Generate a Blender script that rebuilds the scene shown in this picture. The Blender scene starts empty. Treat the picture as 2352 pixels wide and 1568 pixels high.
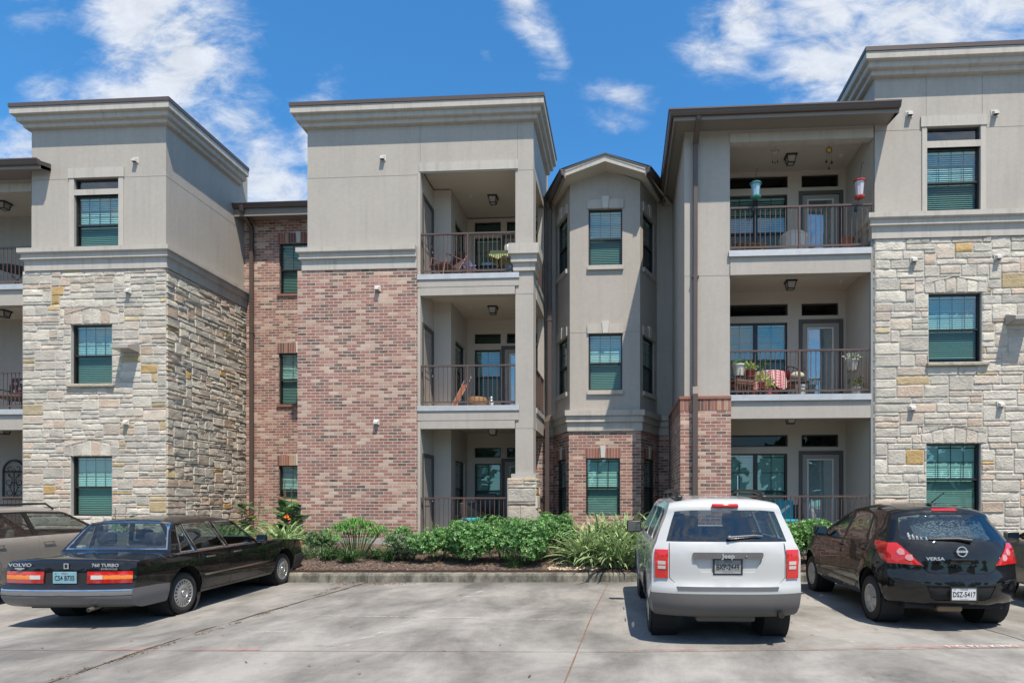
import bpy, bmesh, math, random
from mathutils import Vector, Matrix, noise, geometry
PI = math.pi
random.seed(7)
S = bpy.context.scene
COL = S.collection
# ------------------------------------------------------------------ camera
cam = bpy.data.objects.new('camera', bpy.data.cameras.new('camera'))
COL.objects.link(cam)
cam.data.sensor_width = 36
cam.data.lens = 36 * 1398 / 2352
cam.data.shift_x = (1176 - 1344) / 2352
cam.data.shift_y = (1152 - 784) / 2352
cam.data.clip_end = 5000
cam.location = (0, 0, 1.544)
cam.rotation_euler = (PI / 2, 0, 0.061)
S.camera = cam
# ------------------------------------------------------------------ sun + sky
SUNV = Vector((0.23, -0.42, 1.0)).normalized()          # towards the sun
sun = bpy.data.objects.new('sun', bpy.data.lights.new('sun', 'SUN'))
COL.objects.link(sun)
sun.data.energy = 5.0
sun.data.angle = math.radians(0.5)
sun.data.color = (1.0, 0.90, 0.76)
sun.rotation_euler = SUNV.to_track_quat('Z', 'Y').to_euler()
ELEV = math.asin(SUNV.z)
W = bpy.data.worlds.new('World'); S.world = W; W.use_nodes = True
nt = W.node_tree; nt.nodes.clear()
def N(nt, t, **k):
    n = nt.nodes.new(t)
    for a, b in k.items():
        if a.startswith('i_'):
            n.inputs[a[2:].replace('_', ' ')].default_value = b
        else: setattr(n, a, b)
    return n
def L(nt, a, b): nt.links.new(a, b)
sky = N(nt, 'ShaderNodeTexSky', sky_type='NISHITA', sun_disc=False, sun_elevation=ELEV,
        sun_rotation=math.atan2(SUNV.x, SUNV.y), air_density=1.0, dust_density=0.3, ozone_density=2.2, altitude=100)
tc = N(nt, 'ShaderNodeTexCoord')
sep = N(nt, 'ShaderNodeSeparateXYZ'); L(nt, tc.outputs['Generated'], sep.inputs[0])
def mth(op, a, b=None, c=None, nt=nt, clamp=False):
    n = nt.nodes.new('ShaderNodeMath'); n.operation = op; n.use_clamp = clamp
    for i, v in enumerate((a, b, c)):
        if v is None: continue
        if isinstance(v, (int, float)): n.inputs[i].default_value = v
        else: nt.links.new(v, n.inputs[i])
    return n.outputs[0]
yy = mth('MAXIMUM', mth('ABSOLUTE', sep.outputs[1]), 0.08)
uu = mth('DIVIDE', sep.outputs[0], yy)                  # direction tangents x/y and z/y
ww = mth('DIVIDE', sep.outputs[2], yy)
cmb = N(nt, 'ShaderNodeCombineXYZ'); L(nt, uu, cmb.inputs[0]); L(nt, ww, cmb.inputs[1]); cmb.inputs[2].default_value = 0.3
mp = N(nt, 'ShaderNodeMapping'); L(nt, cmb.outputs[0], mp.inputs[0])
mp.inputs['Rotation'].default_value = (0, 0, math.radians(35)); mp.inputs['Scale'].default_value = (3.0, 5.2, 1)
nz = N(nt, 'ShaderNodeTexNoise', i_Scale=1.9, i_Detail=12.0, i_Roughness=0.60, i_Distortion=0.55); L(nt, mp.outputs[0], nz.inputs['Vector'])
mp2 = N(nt, 'ShaderNodeMapping'); L(nt, cmb.outputs[0], mp2.inputs[0]); mp2.inputs['Scale'].default_value = (7, 15, 1); mp2.inputs['Rotation'].default_value = (0, 0, math.radians(50))
nz2 = N(nt, 'ShaderNodeTexNoise', i_Scale=1.7, i_Detail=12.0, i_Roughness=0.66, i_Distortion=.4); L(nt, mp2.outputs[0], nz2.inputs['Vector'])
# soft cloud banks: (u, w, radius u, radius w, rotation deg, weight)
BANKS = [(-.83, .86, .10, .10, 0, 1.1), (-.76, .76, .14, .11, 0, 1.1), (-.84, .66, .14, .10, 10, 1.0), (-.95, .58, .22, .08, -8, .85), (-.77, .59, .12, .10, 0, 1.0), (-1.0, .70, .06, .07, 0, .55), (-1.02, .86, .07, .05, 0, .45),
         (-.66, .66, .06, .13, 40, .75), (-.60, .53, .10, .10, 40, .85), (-.50, .60, .05, .10, 15, 1.0), (-.47, .47, .07, .12, 0, .85), (-.55, .42, .14, .06, 0, .7),
         (-.17, .83, .035, .13, 28, .75), (-.12, .76, .02, .06, 30, .6), (-.23, .745, .015, .03, 30, .4), (.0, .665, .07, .03, -15, .62), (-.02, .63, .06, .03, 0, .5),
         (.19, .78, .07, .07, 0, .95), (.16, .73, .07, .05, 0, .8), (.19, .85, .03, .04, 0, .5), (.33, .80, .09, .09, 0, 1.0), (.34, .70, .10, .07, 0, 1.1), (.46, .74, .12, .12, 0, 1.1), (.48, .66, .08, .06, 0, .8), (.60, .80, .10, .10, 0, 1.0), (.72, .78, .2, .06, 0, .9), (.70, .88, .2, .07, 0, .8), (.45, .90, .12, .05, 0, .55)]
mask = None
for (cu, cw, ru, rw, rot, wt) in BANKS:
    c_, s_ = math.cos(math.radians(rot)), math.sin(math.radians(rot))
    du = mth('SUBTRACT', uu, cu); dw = mth('SUBTRACT', ww, cw)
    a = mth('DIVIDE', mth('ADD', mth('MULTIPLY', du, c_), mth('MULTIPLY', dw, s_)), ru)
    b = mth('DIVIDE', mth('SUBTRACT', mth('MULTIPLY', dw, c_), mth('MULTIPLY', du, s_)), rw)
    d2 = mth('ADD', mth('MULTIPLY', a, a), mth('MULTIPLY', b, b))
    g = mth('MULTIPLY', mth('POWER', 2.718, mth('MULTIPLY', d2, -0.9)), wt)
    mask = g if mask is None else mth('MAXIMUM', mask, g)
front = mth('GREATER_THAN', sep.outputs[1], 0.0)
back = mth('MULTIPLY', mth('SUBTRACT', 1.0, front), 0.62)  # unseen cloud cover behind the camera, thickened to lift and whiten the ambient light
mask = mth('ADD', mth('MULTIPLY', mask, front), back)
den = mth('ADD', mth('MULTIPLY', mask, 1.0), mth('MULTIPLY', mth('ADD', mth('MULTIPLY', mth('SUBTRACT', nz.outputs['Fac'], .5), 1.9), mth('MULTIPLY', mth('SUBTRACT', nz2.outputs['Fac'], .5), 1.5)), mth('MULTIPLY_ADD', mask, .8, .38)))
mr = N(nt, 'ShaderNodeMapRange'); mr.interpolation_type = 'SMOOTHSTEP'
L(nt, den, mr.inputs[0]); mr.inputs[1].default_value = .20; mr.inputs[2].default_value = 1.12; mr.inputs[3].default_value = 0; mr.inputs[4].default_value = .90
up = mth('GREATER_THAN', sep.outputs[2], 0.02)
cf = mth('MULTIPLY', mr.outputs[0], up)
hs = N(nt, 'ShaderNodeVectorMath', operation='MULTIPLY'); L(nt, sky.outputs[0], hs.inputs[0]); hs.inputs[1].default_value = (.50, 1.18, 1.55)
shade = N(nt, 'ShaderNodeMapRange'); L(nt, nz2.outputs['Fac'], shade.inputs[0]); shade.inputs[1].default_value = .3; shade.inputs[2].default_value = .75; shade.inputs[3].default_value = .78; shade.inputs[4].default_value = 1.05
cc = N(nt, 'ShaderNodeVectorMath', operation='SCALE'); cc.inputs[0].default_value = (6.3, 6.6, 7.1); L(nt, shade.outputs[0], cc.inputs['Scale'])
mx = N(nt, 'ShaderNodeMix', data_type='RGBA'); L(nt, cf, mx.inputs[0]); L(nt, hs.outputs[0], mx.inputs[6]); L(nt, cc.outputs[0], mx.inputs[7])
bg = N(nt, 'ShaderNodeBackground'); bg.inputs[1].default_value = 0.10; L(nt, mx.outputs[2], bg.inputs[0])
wo = N(nt, 'ShaderNodeOutputWorld'); L(nt, bg.outputs[0], wo.inputs[0])
S.view_settings.view_transform = 'Standard'; S.view_settings.look = 'None'
S.view_settings.exposure = 0.50; S.view_settings.gamma = 1
S.cycles.max_bounces = 8; S.cycles.transparent_max_bounces = 24; S.cycles.sample_clamp_indirect = 6
S.cycles.caustics_reflective = False; S.cycles.caustics_refractive = False

# ------------------------------------------------------------------ materials
MAT = {}
ALB = .80
def mat(name, base=(.5, .5, .5), rough=.6, metal=0, coat=0, spec=.5, var=0.0, vscale=3.0, bump=0.0, bscale=30.0, attr=False, fine=0.0, streak=0.0):
    if name in MAT: return MAT[name]
    base = tuple(q * ALB for q in base)
    m = bpy.data.materials.new(name); m.use_nodes = True; t = m.node_tree
    b = t.nodes['Principled BSDF']
    b.inputs['Base Color'].default_value = (*base, 1); b.inputs['Roughness'].default_value = rough
    b.inputs['Metallic'].default_value = metal; b.inputs['Coat Weight'].default_value = coat
    b.inputs['Coat Roughness'].default_value = .03; b.inputs['Specular IOR Level'].default_value = spec
    src = None
    co = N(t, 'ShaderNodeTexCoord')
    if attr:
        at = N(t, 'ShaderNodeAttribute', attribute_name='tint'); sv = N(t, 'ShaderNodeVectorMath', operation='SCALE'); sv.inputs['Scale'].default_value = ALB; L(t, at.outputs['Color'], sv.inputs[0]); src = sv.outputs[0]
    if var:
        n1 = N(t, 'ShaderNodeTexNoise', i_Scale=vscale, i_Detail=6.0, i_Roughness=.65); L(t, co.outputs['Object'], n1.inputs['Vector'])
        r = N(t, 'ShaderNodeMapRange'); L(t, n1.outputs['Fac'], r.inputs[0]); r.inputs[1].default_value = .25; r.inputs[2].default_value = .75
        r.inputs[3].default_value = 1 - var; r.inputs[4].default_value = 1 + var
        v = N(t, 'ShaderNodeVectorMath', operation='SCALE'); L(t, r.outputs[0], v.inputs['Scale'])
        if src is None: v.inputs[0].default_value = base
        else: L(t, src, v.inputs[0])
        src = v.outputs[0]
    if fine:
        n2 = N(t, 'ShaderNodeTexNoise', i_Scale=vscale * 14, i_Detail=3.0); L(t, co.outputs['Object'], n2.inputs['Vector'])
        r = N(t, 'ShaderNodeMapRange'); L(t, n2.outputs['Fac'], r.inputs[0]); r.inputs[1].default_value = .3; r.inputs[2].default_value = .7
        r.inputs[3].default_value = 1 - fine; r.inputs[4].default_value = 1 + fine
        v = N(t, 'ShaderNodeVectorMath', operation='SCALE'); L(t, r.outputs[0], v.inputs['Scale'])
        if src is None: v.inputs[0].default_value = base
        else: L(t, src, v.inputs[0])
        src = v.outputs[0]
    if streak:
        mp_ = N(t, 'ShaderNodeMapping'); mp_.inputs['Scale'].default_value = (5, 5, .35); L(t, co.outputs['Object'], mp_.inputs[0])
        n2 = N(t, 'ShaderNodeTexNoise', i_Scale=1.3, i_Detail=6.0, i_Roughness=.7); L(t, mp_.outputs[0], n2.inputs['Vector'])
        r = N(t, 'ShaderNodeMapRange'); L(t, n2.outputs['Fac'], r.inputs[0]); r.inputs[1].default_value = .48; r.inputs[2].default_value = .75
        r.inputs[3].default_value = 1; r.inputs[4].default_value = 1 - streak
        v = N(t, 'ShaderNodeVectorMath', operation='SCALE'); L(t, r.outputs[0], v.inputs['Scale']); L(t, src, v.inputs[0]); src = v.outputs[0]
    if src is not None: L(t, src, b.inputs['Base Color'])
    if bump:
        n3 = N(t, 'ShaderNodeTexNoise', i_Scale=bscale, i_Detail=5.0, i_Roughness=.6); L(t, co.outputs['Object'], n3.inputs['Vector'])
        bp = N(t, 'ShaderNodeBump', i_Strength=1.0, i_Distance=bump); L(t, n3.outputs['Fac'], bp.inputs['Height']); L(t, bp.outputs[0], b.inputs['Normal'])
    MAT[name] = m; return m
stucco = mat('stucco', (.465, .43, .39), .85, var=.06, vscale=.8, bump=.004, bscale=55, fine=.03, streak=.10)
balcm = mat('balcony_stucco_lightened', (.62, .56, .49), .85, var=.05, vscale=.8, bump=.003, bscale=55)  # copy of the stucco, lightened to offset the shade inside the balconies
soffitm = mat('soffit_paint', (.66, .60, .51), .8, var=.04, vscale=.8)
trimm = mat('trim_stucco', (.53, .495, .45), .8, var=.05, vscale=.9, bump=.002, bscale=60, fine=.03, streak=.26)
fascm = mat('fascia_paint', (.26, .235, .21), .6, var=.04)
gutm = mat('brown_metal', (.105, .078, .068), .38, var=.08, vscale=2, spec=.5)
railm = mat('brown_rail', (.12, .075, .062), .35, var=.12, vscale=4, spec=.6)
jointm = mat('joint_dark', (.25, .235, .215), .9)  # dark line colour of the stucco control joints
flashm = mat('flashing_metal', (.62, .62, .62), .4, metal=.35, var=.12, vscale=5)
framem = mat('bronze_frame', (.022, .02, .02), .4, spec=.5)
doorfm = mat('door_frame_paint', (.105, .095, .09), .6, var=.04)
doorm = mat('door_paint', (.36, .335, .31), .55, var=.03)
whitem = mat('white_paint', (.75, .74, .72), .5, var=.03)
ventm = mat('vent_paint', (.68, .66, .62), .5, var=.06, vscale=8)
blindm = mat('blind_slat', (1.1, 1.1, 1.08), .6)
darkm = mat('dark_room', (.03, .03, .033), .9)
blackm = mat('black_metal', (.018, .018, .018), .45)
lampglass = mat('frosted_glass', (.5, .5, .48), .25, spec=.6)
chrome = mat('chrome', (.75, .76, .78), .12, metal=1)
stonem = mat('limestone', (.5, .47, .4), .9, attr=True, var=.16, vscale=7, bump=.02, bscale=22, fine=.10)
mortarm = mat('mortar', (.56, .545, .505), .95, var=.1, vscale=6, bump=.004, bscale=60)
keym = mat('keystone_white', (.62, .6, .56), .8, var=.06, vscale=6)
concm = mat('foundation_concrete', (.4, .385, .36), .9, var=.12, vscale=3)
def glassmat(name, tint, refl=1.0, rough=.0, ior=1.5, add=0.0):
    m = bpy.data.materials.new(name); m.use_nodes = True; t = m.node_tree; t.nodes.clear()
    tr = N(t, 'ShaderNodeBsdfTransparent'); tr.inputs[0].default_value = (*tint, 1)
    gl = N(t, 'ShaderNodeBsdfGlossy', i_Roughness=rough); gl.inputs[0].default_value = (refl, refl, refl, 1)
    fr = N(t, 'ShaderNodeFresnel'); ge = N(t, 'ShaderNodeNewGeometry')      # same reflectance from both sides of the thin pane
    L(t, mth('ADD', mth('MULTIPLY', ge.outputs['Backfacing'], 1 / ior - ior, nt=t), ior, nt=t), fr.inputs['IOR'])
    co = N(t, 'ShaderNodeTexCoord'); n3 = N(t, 'ShaderNodeTexNoise', i_Scale=1.3, i_Detail=1.0); L(t, co.outputs['Object'], n3.inputs['Vector'])
    bp = N(t, 'ShaderNodeBump', i_Strength=1.0, i_Distance=.004); L(t, n3.outputs['Fac'], bp.inputs['Height'])
    L(t, bp.outputs[0], gl.inputs['Normal'])
    mx = N(t, 'ShaderNodeMixShader'); L(t, mth('ADD', fr.outputs[0], add, nt=t, clamp=True), mx.inputs[0]); L(t, tr.outputs[0], mx.inputs[1]); L(t, gl.outputs[0], mx.inputs[2])
    o = N(t, 'ShaderNodeOutputMaterial'); L(t, mx.outputs[0], o.inputs[0]); MAT[name] = m; return m
glassU = glassmat('window_glass', (.56, .80, .765), 1.0, ior=1.6, add=.07)
glassL = glassmat('screened_glass', (.33, .485, .455), .8, ior=1.5)
glassD = glassmat('door_glass', (.75, .86, .86), 1.0, ior=1.9, add=.16)
carglass = glassmat('tinted_car_glass', (.46, .52, .52), 1.0, ior=1.6, add=.05)
carclear = glassmat('light_car_glass', (.58, .655, .65), 1.0, ior=1.5, add=.05)
def brickmat():
    m = bpy.data.materials.new('red_brick'); m.use_nodes = True; t = m.node_tree; b = t.nodes['Principled BSDF']
    uv = N(t, 'ShaderNodeUVMap', uv_map='UVMap')
    def bt(c1, c2, mo):
        n = N(t, 'ShaderNodeTexBrick', offset=.5, squash=1.0, i_Scale=1.0)
        n.inputs['Color1'].default_value = c1; n.inputs['Color2'].default_value = c2; n.inputs['Mortar'].default_value = mo
        n.inputs['Mortar Size'].default_value = .0085; n.inputs['Mortar Smooth'].default_value = .25; n.inputs['Bias'].default_value = 0
        n.inputs['Brick Width'].default_value = .234; n.inputs['Row Height'].default_value = .0785
        L(t, uv.outputs[0], n.inputs['Vector']); return n
    br = bt((0, 0, 0, 1), (1, 1, 1, 1), (.5, .5, .5, 1))
    cr = N(t, 'ShaderNodeValToRGB'); cr.color_ramp.interpolation = 'LINEAR'
    els = [(0, (.075, .048, .042)), (.12, (.13, .075, .06)), (.2, (.21, .085, .068)), (.40, (.29, .11, .082)), (.56, (.23, .10, .083)), (.70, (.33, .16, .12)), (.84, (.40, .26, .195)), (1, (.50, .38, .30))]
    e = cr.color_ramp.elements; e[0].position = 0; e[0].color = (*els[0][1], 1); e[1].position = 1; e[1].color = (*els[-1][1], 1)
    for p, c in els[1:-1]:
        x = e.new(p); x.color = (*c, 1)
    L(t, br.outputs['Color'], cr.inputs[0])
    mp_ = N(t, 'ShaderNodeMapping'); mp_.inputs['Scale'].default_value = (5, 16, 1); L(t, uv.outputs[0], mp_.inputs[0])
    n1 = N(t, 'ShaderNodeTexNoise', i_Scale=1.5, i_Detail=5.0, i_Roughness=.7); L(t, mp_.outputs[0], n1.inputs['Vector'])
    r = N(t, 'ShaderNodeMapRange'); L(t, n1.outputs['Fac'], r.inputs[0]); r.inputs[1].default_value = .42; r.inputs[2].default_value = .68; r.inputs[3].default_value = 0; r.inputs[4].default_value = .55
    m1 = N(t, 'ShaderNodeMix', data_type='RGBA'); L(t, r.outputs[0], m1.inputs[0]); L(t, cr.outputs[0], m1.inputs[6]); m1.inputs[7].default_value = (.38, .265, .21, 1)
    n2 = N(t, 'ShaderNodeTexNoise', i_Scale=.9, i_Detail=3.0); L(t, uv.outputs[0], n2.inputs['Vector'])
    r2 = N(t, 'ShaderNodeMapRange'); L(t, n2.outputs['Fac'], r2.inputs[0]); r2.inputs[1].default_value = .3; r2.inputs[2].default_value = .7; r2.inputs[3].default_value = .86; r2.inputs[4].default_value = 1.16
    vs = N(t, 'ShaderNodeVectorMath', operation='SCALE'); L(t, m1.outputs[2], vs.inputs[0]); L(t, r2.outputs[0], vs.inputs['Scale'])
    m2 = N(t, 'ShaderNodeMix', data_type='RGBA'); L(t, br.outputs['Fac'], m2.inputs[0]); L(t, vs.outputs[0], m2.inputs[6]); m2.inputs[7].default_value = (.50, .465, .43, 1)
    L(t, m2.outputs[2], b.inputs['Base Color']); b.inputs['Roughness'].default_value = .9
    iv = mth('SUBTRACT', 1.0, br.outputs['Fac'], nt=t)
    n3 = N(t, 'ShaderNodeTexNoise', i_Scale=70.0, i_Detail=3.0); L(t, uv.outputs[0], n3.inputs['Vector'])
    hh = mth('ADD', iv, mth('MULTIPLY', n3.outputs['Fac'], .35, nt=t), nt=t)
    bp = N(t, 'ShaderNodeBump', i_Strength=1.0, i_Distance=.012); L(t, hh, bp.inputs['Height']); L(t, bp.outputs[0], b.inputs['Normal'])
    MAT['brick'] = m; return m
brickm = brickmat()
soldm = mat('soldier_brick', (.3, .13, .1), .9, attr=True, var=.12, vscale=9, bump=.004, bscale=60, fine=.08)

# ------------------------------------------------------------------ mesh helpers
class MB:
    def __init__(s): s.v = []; s.f = []; s.c = []; s.mi = []; s.cur = 0; s.tint = None; s.rot = []; s.r = False
    def face(s, pts):
        i = len(s.v); s.v += [tuple(p) for p in pts]; s.f.append(tuple(range(i, i + len(pts)))); s.c.append(s.tint); s.mi.append(s.cur); s.rot.append(s.r)
    def mesh(s, vs, fs):
        i = len(s.v); s.v += [tuple(p) for p in vs]
        for f in fs: s.f.append(tuple(a + i for a in f)); s.c.append(s.tint); s.mi.append(s.cur); s.rot.append(s.r)
    def box(s, x0, x1, y0, y1, z0, z1):
        if x0 > x1: x0, x1 = x1, x0
        if y0 > y1: y0, y1 = y1, y0
        if z0 > z1: z0, z1 = z1, z0
        s.mesh([(x0, y0, z0), (x1, y0, z0), (x1, y1, z0), (x0, y1, z0), (x0, y0, z1), (x1, y0, z1), (x1, y1, z1), (x0, y1, z1)],
               [(0, 3, 2, 1), (4, 5, 6, 7), (0, 1, 5, 4), (1, 2, 6, 5), (2, 3, 7, 6), (3, 0, 4, 7)])
        return s
    def rbox(s, x0, x1, y0, y1, z0, z1, r=.02, M=None):
        """box with chamfered edges"""
        bm = bmesh.new(); bmesh.ops.create_cube(bm, size=1)
        for v in bm.verts: v.co = Vector(((x0 + x1) / 2 + v.co.x * (x1 - x0), (y0 + y1) / 2 + v.co.y * (y1 - y0), (z0 + z1) / 2 + v.co.z * (z1 - z0)))
        r = min(r, abs(x1 - x0) * .45, abs(y1 - y0) * .45, abs(z1 - z0) * .45)
        bmesh.ops.bevel(bm, geom=list(bm.edges), offset=r, segments=3, affect='EDGES', profile=.5)
        s.bm(bm, M); return s
    def bm(s, bm, M=None):
        bm.verts.index_update(); M = M or Matrix()
        s.mesh([tuple(M @ v.co) for v in bm.verts], [tuple(v.index for v in f.verts) for f in bm.faces]); bm.free()
    def xf(s, M):
        s.v = [tuple(M @ Vector(p)) for p in s.v]; return s
    def tube(s, pts, r, n=8, cap=True, closed=False):
        pts = [Vector(p) for p in pts]; k = len(pts); rr = r if isinstance(r, (list, tuple)) else [r] * k
        vs = []; prev = None
        for i, p in enumerate(pts):
            a = pts[(i - 1) % k] if (closed or i > 0) else p; b = pts[(i + 1) % k] if (closed or i < k - 1) else p
            d = (b - a).normalized() if (b - a).length > 1e-9 else Vector((0, 0, 1))
            if prev is None: u = d.orthogonal().normalized()
            else:
                u = prev - d * prev.dot(d); u = u.normalized() if u.length > 1e-6 else d.orthogonal().normalized()
            prev = u; w = d.cross(u)
            for j in range(n):
                t = 2 * PI * j / n; vs.append(p + (u * math.cos(t) + w * math.sin(t)) * rr[i])
        fs = []
        for i in range(k if closed else k - 1):
            for j in range(n):
                a = i * n + j; b = i * n + (j + 1) % n; c = ((i + 1) % k) * n + (j + 1) % n; d = ((i + 1) % k) * n + j
                fs.append((a, b, c, d))
        if cap and not closed:
            fs.append(tuple(reversed(range(n)))); fs.append(tuple((k - 1) * n + j for j in range(n)))
        s.mesh(vs, fs); return s
    def lathe(s, prof, n=24, M=None, a0=0, a1=2 * PI):
        """profile [(r,z)] around Z"""
        M = M or Matrix(); vs = []; k = len(prof); full = abs(a1 - a0 - 2 * PI) < 1e-6; m = n if full else n + 1
        for j in range(m):
            t = a0 + (a1 - a0) * j / n
            for r, z in prof: vs.append(M @ Vector((r * math.cos(t), r * math.sin(t), z)))
        fs = []
        for j in range(n):
            for i in range(k - 1):
                a = j * k + i; b = ((j + 1) % m) * k + i
                fs.append((a, b, b + 1, a + 1))
        s.mesh(vs, fs); return s
    def sphere(s, c, r, n=10, M=None):
        pr = [(max(1e-4, math.sin(PI * i / n)) , -math.cos(PI * i / n)) for i in range(n + 1)]
        rx, ry, rz = r if isinstance(r, tuple) else (r, r, r)
        return s.lathe(pr, n + 4, (M or Matrix()) @ Matrix.Translation(c) @ Matrix.Diagonal((rx, ry, rz, 1)))
    def build(s, name, material, parent=None, smooth=None, loc=None, merge=False):
        me = bpy.data.meshes.new(name); me.from_pydata(s.v, [], s.f)
        mats = material if isinstance(material, (list, tuple)) else [material]
        for q in mats: me.materials.append(q)
        if len(mats) > 1: me.polygons.foreach_set('material_index', s.mi)
        import array
        U = array.array('f'); CA = array.array('f'); dc = any(c is not None for c in s.c); vs = s.v
        for p, rt, cc_ in zip(me.polygons, s.rot, s.c):
            n = p.normal; az = abs(n.z); hl = math.hypot(n.x, n.y) or 1; hx, hy = abs(n.y / hl), abs(n.x / hl)
            for vi in p.vertices:
                co = vs[vi]
                if az > .8: u, v = co[0], co[1]
                else: u, v = co[0] * hx + co[1] * hy, co[2]
                U.extend((v, u) if rt else (u, v))
                if dc: CA.extend((*(cc_ or (1, 1, 1)), 1))
        me.uv_layers.new(name='UVMap'); me.uv_layers[0].data.foreach_set('uv', U)
        if dc:
            me.color_attributes.new('tint', 'FLOAT_COLOR', 'CORNER'); me.color_attributes['tint'].data.foreach_set('color', CA)
        if merge or smooth is not None:
            bm = bmesh.new(); bm.from_mesh(me); bmesh.ops.remove_doubles(bm, verts=bm.verts, dist=1e-5)
            bmesh.ops.recalc_face_normals(bm, faces=bm.faces) if merge else None
            bm.to_mesh(me); bm.free()
        if smooth is not None:
            me.polygons.foreach_set('use_smooth', [True] * len(me.polygons)); me.set_sharp_from_angle(angle=math.radians(smooth))
        o = bpy.data.objects.new(name, me); COL.objects.link(o)
        if loc is not None: o.location = loc
        attach(o, parent); return o
def attach(o, parent):
    if parent is not None:
        o.parent = parent
        if parent.get('_world'): o.matrix_parent_inverse = Matrix.Translation(parent.location).inverted()
def tag(o, label=None, cat=None, group=None, kind=None):
    if label: o['label'] = label
    if cat: o['category'] = cat
    if group: o['group'] = group
    if kind: o['kind'] = kind
    return o
def empty(name, loc, label, cat, group=None, rz=0, world=False):
    o = bpy.data.objects.new(name, None); COL.objects.link(o); o.location = loc; o.rotation_euler = (0, 0, rz)
    o.empty_display_size = .2
    if world: o['_world'] = 1
    return tag(o, label, cat, group)
def copytree(o, parent=None):
    c = o.copy(); COL.objects.link(c)
    if parent is not None: c.parent = parent; c.matrix_parent_inverse = o.matrix_parent_inverse.copy()
    for ch in o.children: copytree(ch, c)
    return c
def sbox(name, m, parent, *b):
    mb = MB()
    for q in b: mb.box(*q)
    return mb.build(name, m, parent)

class Fr:
    """wall frame: u along wall, v up (world z), w inward"""
    def __init__(s, o, d):                       # o=(x,y) of u=0, d=(dx,dy) unit, inward normal = left of d
        s.o = Vector((o[0], o[1], 0)); s.d = Vector((d[0], d[1], 0)).normalized(); s.n = Vector((-s.d.y, s.d.x, 0))
    def p(s, u, v, w=0): q = s.o + s.d * u + s.n * w; return (q.x, q.y, v)
    def M(s):
        return Matrix(((s.d.x, s.n.x, 0, s.o.x), (s.d.y, s.n.y, 0, s.o.y), (0, 0, 1, 0), (0, 0, 0, 1)))
    def box(s, mb, u0, u1, w0, w1, v0, v1):
        t = MB(); t.cur = mb.cur; t.box(u0, u1, w0, w1, v0, v1); t.xf(s.M()); mb.mesh(t.v, t.f)
FY = lambda y: Fr((0, y), (1, 0))                 # wall facing the camera (-y); u = x
FXR = lambda x: Fr((x, 0), (0, 1))                # wall facing +x; u = y, inward = -x
FXL = lambda x: Fr((x, 0), (0, -1))               # wall facing -x; u = -y
def wall(mb, F, u0, u1, v0, v1, holes=(), depth=.12, ends=False):
    us = sorted({u0, u1, *[h[0] for h in holes], *[h[1] for h in holes]}); vs = sorted({v0, v1, *[h[2] for h in holes], *[h[3] for h in holes]})
    us = [u for u in us if u0 - 1e-6 <= u <= u1 + 1e-6]; vs = [v for v in vs if v0 - 1e-6 <= v <= v1 + 1e-6]
    for a, b in zip(us, us[1:]):
        for c, d in zip(vs, vs[1:]):
            m = ((a + b) / 2, (c + d) / 2)
            if any(h[0] < m[0] < h[1] and h[2] < m[1] < h[3] for h in holes): continue
            mb.face([F.p(a, c), F.p(b, c), F.p(b, d), F.p(a, d)])
    for h in holes:
        a, b, c, d = max(h[0], u0), min(h[1], u1), max(h[2], v0), min(h[3], v1)
        mb.face([F.p(a, c), F.p(a, c, depth), F.p(b, c, depth), F.p(b, c)])
        mb.face([F.p(a, d), F.p(b, d), F.p(b, d, depth), F.p(a, d, depth)])
        mb.face([F.p(a, c), F.p(a, d), F.p(a, d, depth), F.p(a, c, depth)])
        mb.face([F.p(b, c), F.p(b, c, depth), F.p(b, d, depth), F.p(b, d)])
    if ends:                                      # thickness return at the borders
        t = .10
        for (pa, pb) in (((u0, v0), (u0, v1)), ((u1, v1), (u1, v0)), ((u0, v1), (u1, v1)), ((u1, v0), (u0, v0))):
            mb.face([F.p(*pa), F.p(*pb), F.p(*pb, t), F.p(*pa, t)])
def molding(mb, path, prof, flip=False, close=False):
    """sweep profile [(out, z)] along plan path; outward is to the right of travel"""
    P = [Vector((p[0], p[1])) for p in path]; k = len(P); rows = []
    for i, p in enumerate(P):
        d1 = (P[i] - P[i - 1]).normalized() if i > 0 else None; d2 = (P[i + 1] - P[i]).normalized() if i < k - 1 else None
        n1 = Vector((d1.y, -d1.x)) if d1 else None; n2 = Vector((d2.y, -d2.x)) if d2 else None
        if n1 is None: m = n2
        elif n2 is None: m = n1
        else:
            m = (n1 + n2).normalized(); m = m / max(.3, m.dot(n1))
        rows.append([(p.x + m.x * o, p.y + m.y * o, z) for o, z in prof])
    for a, b in zip(rows, rows[1:]):
        for i in range(len(prof) - 1): mb.face([a[i], b[i], b[i + 1], a[i + 1]])
    mb.face(rows[0][::-1]); mb.face(rows[-1])
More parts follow.
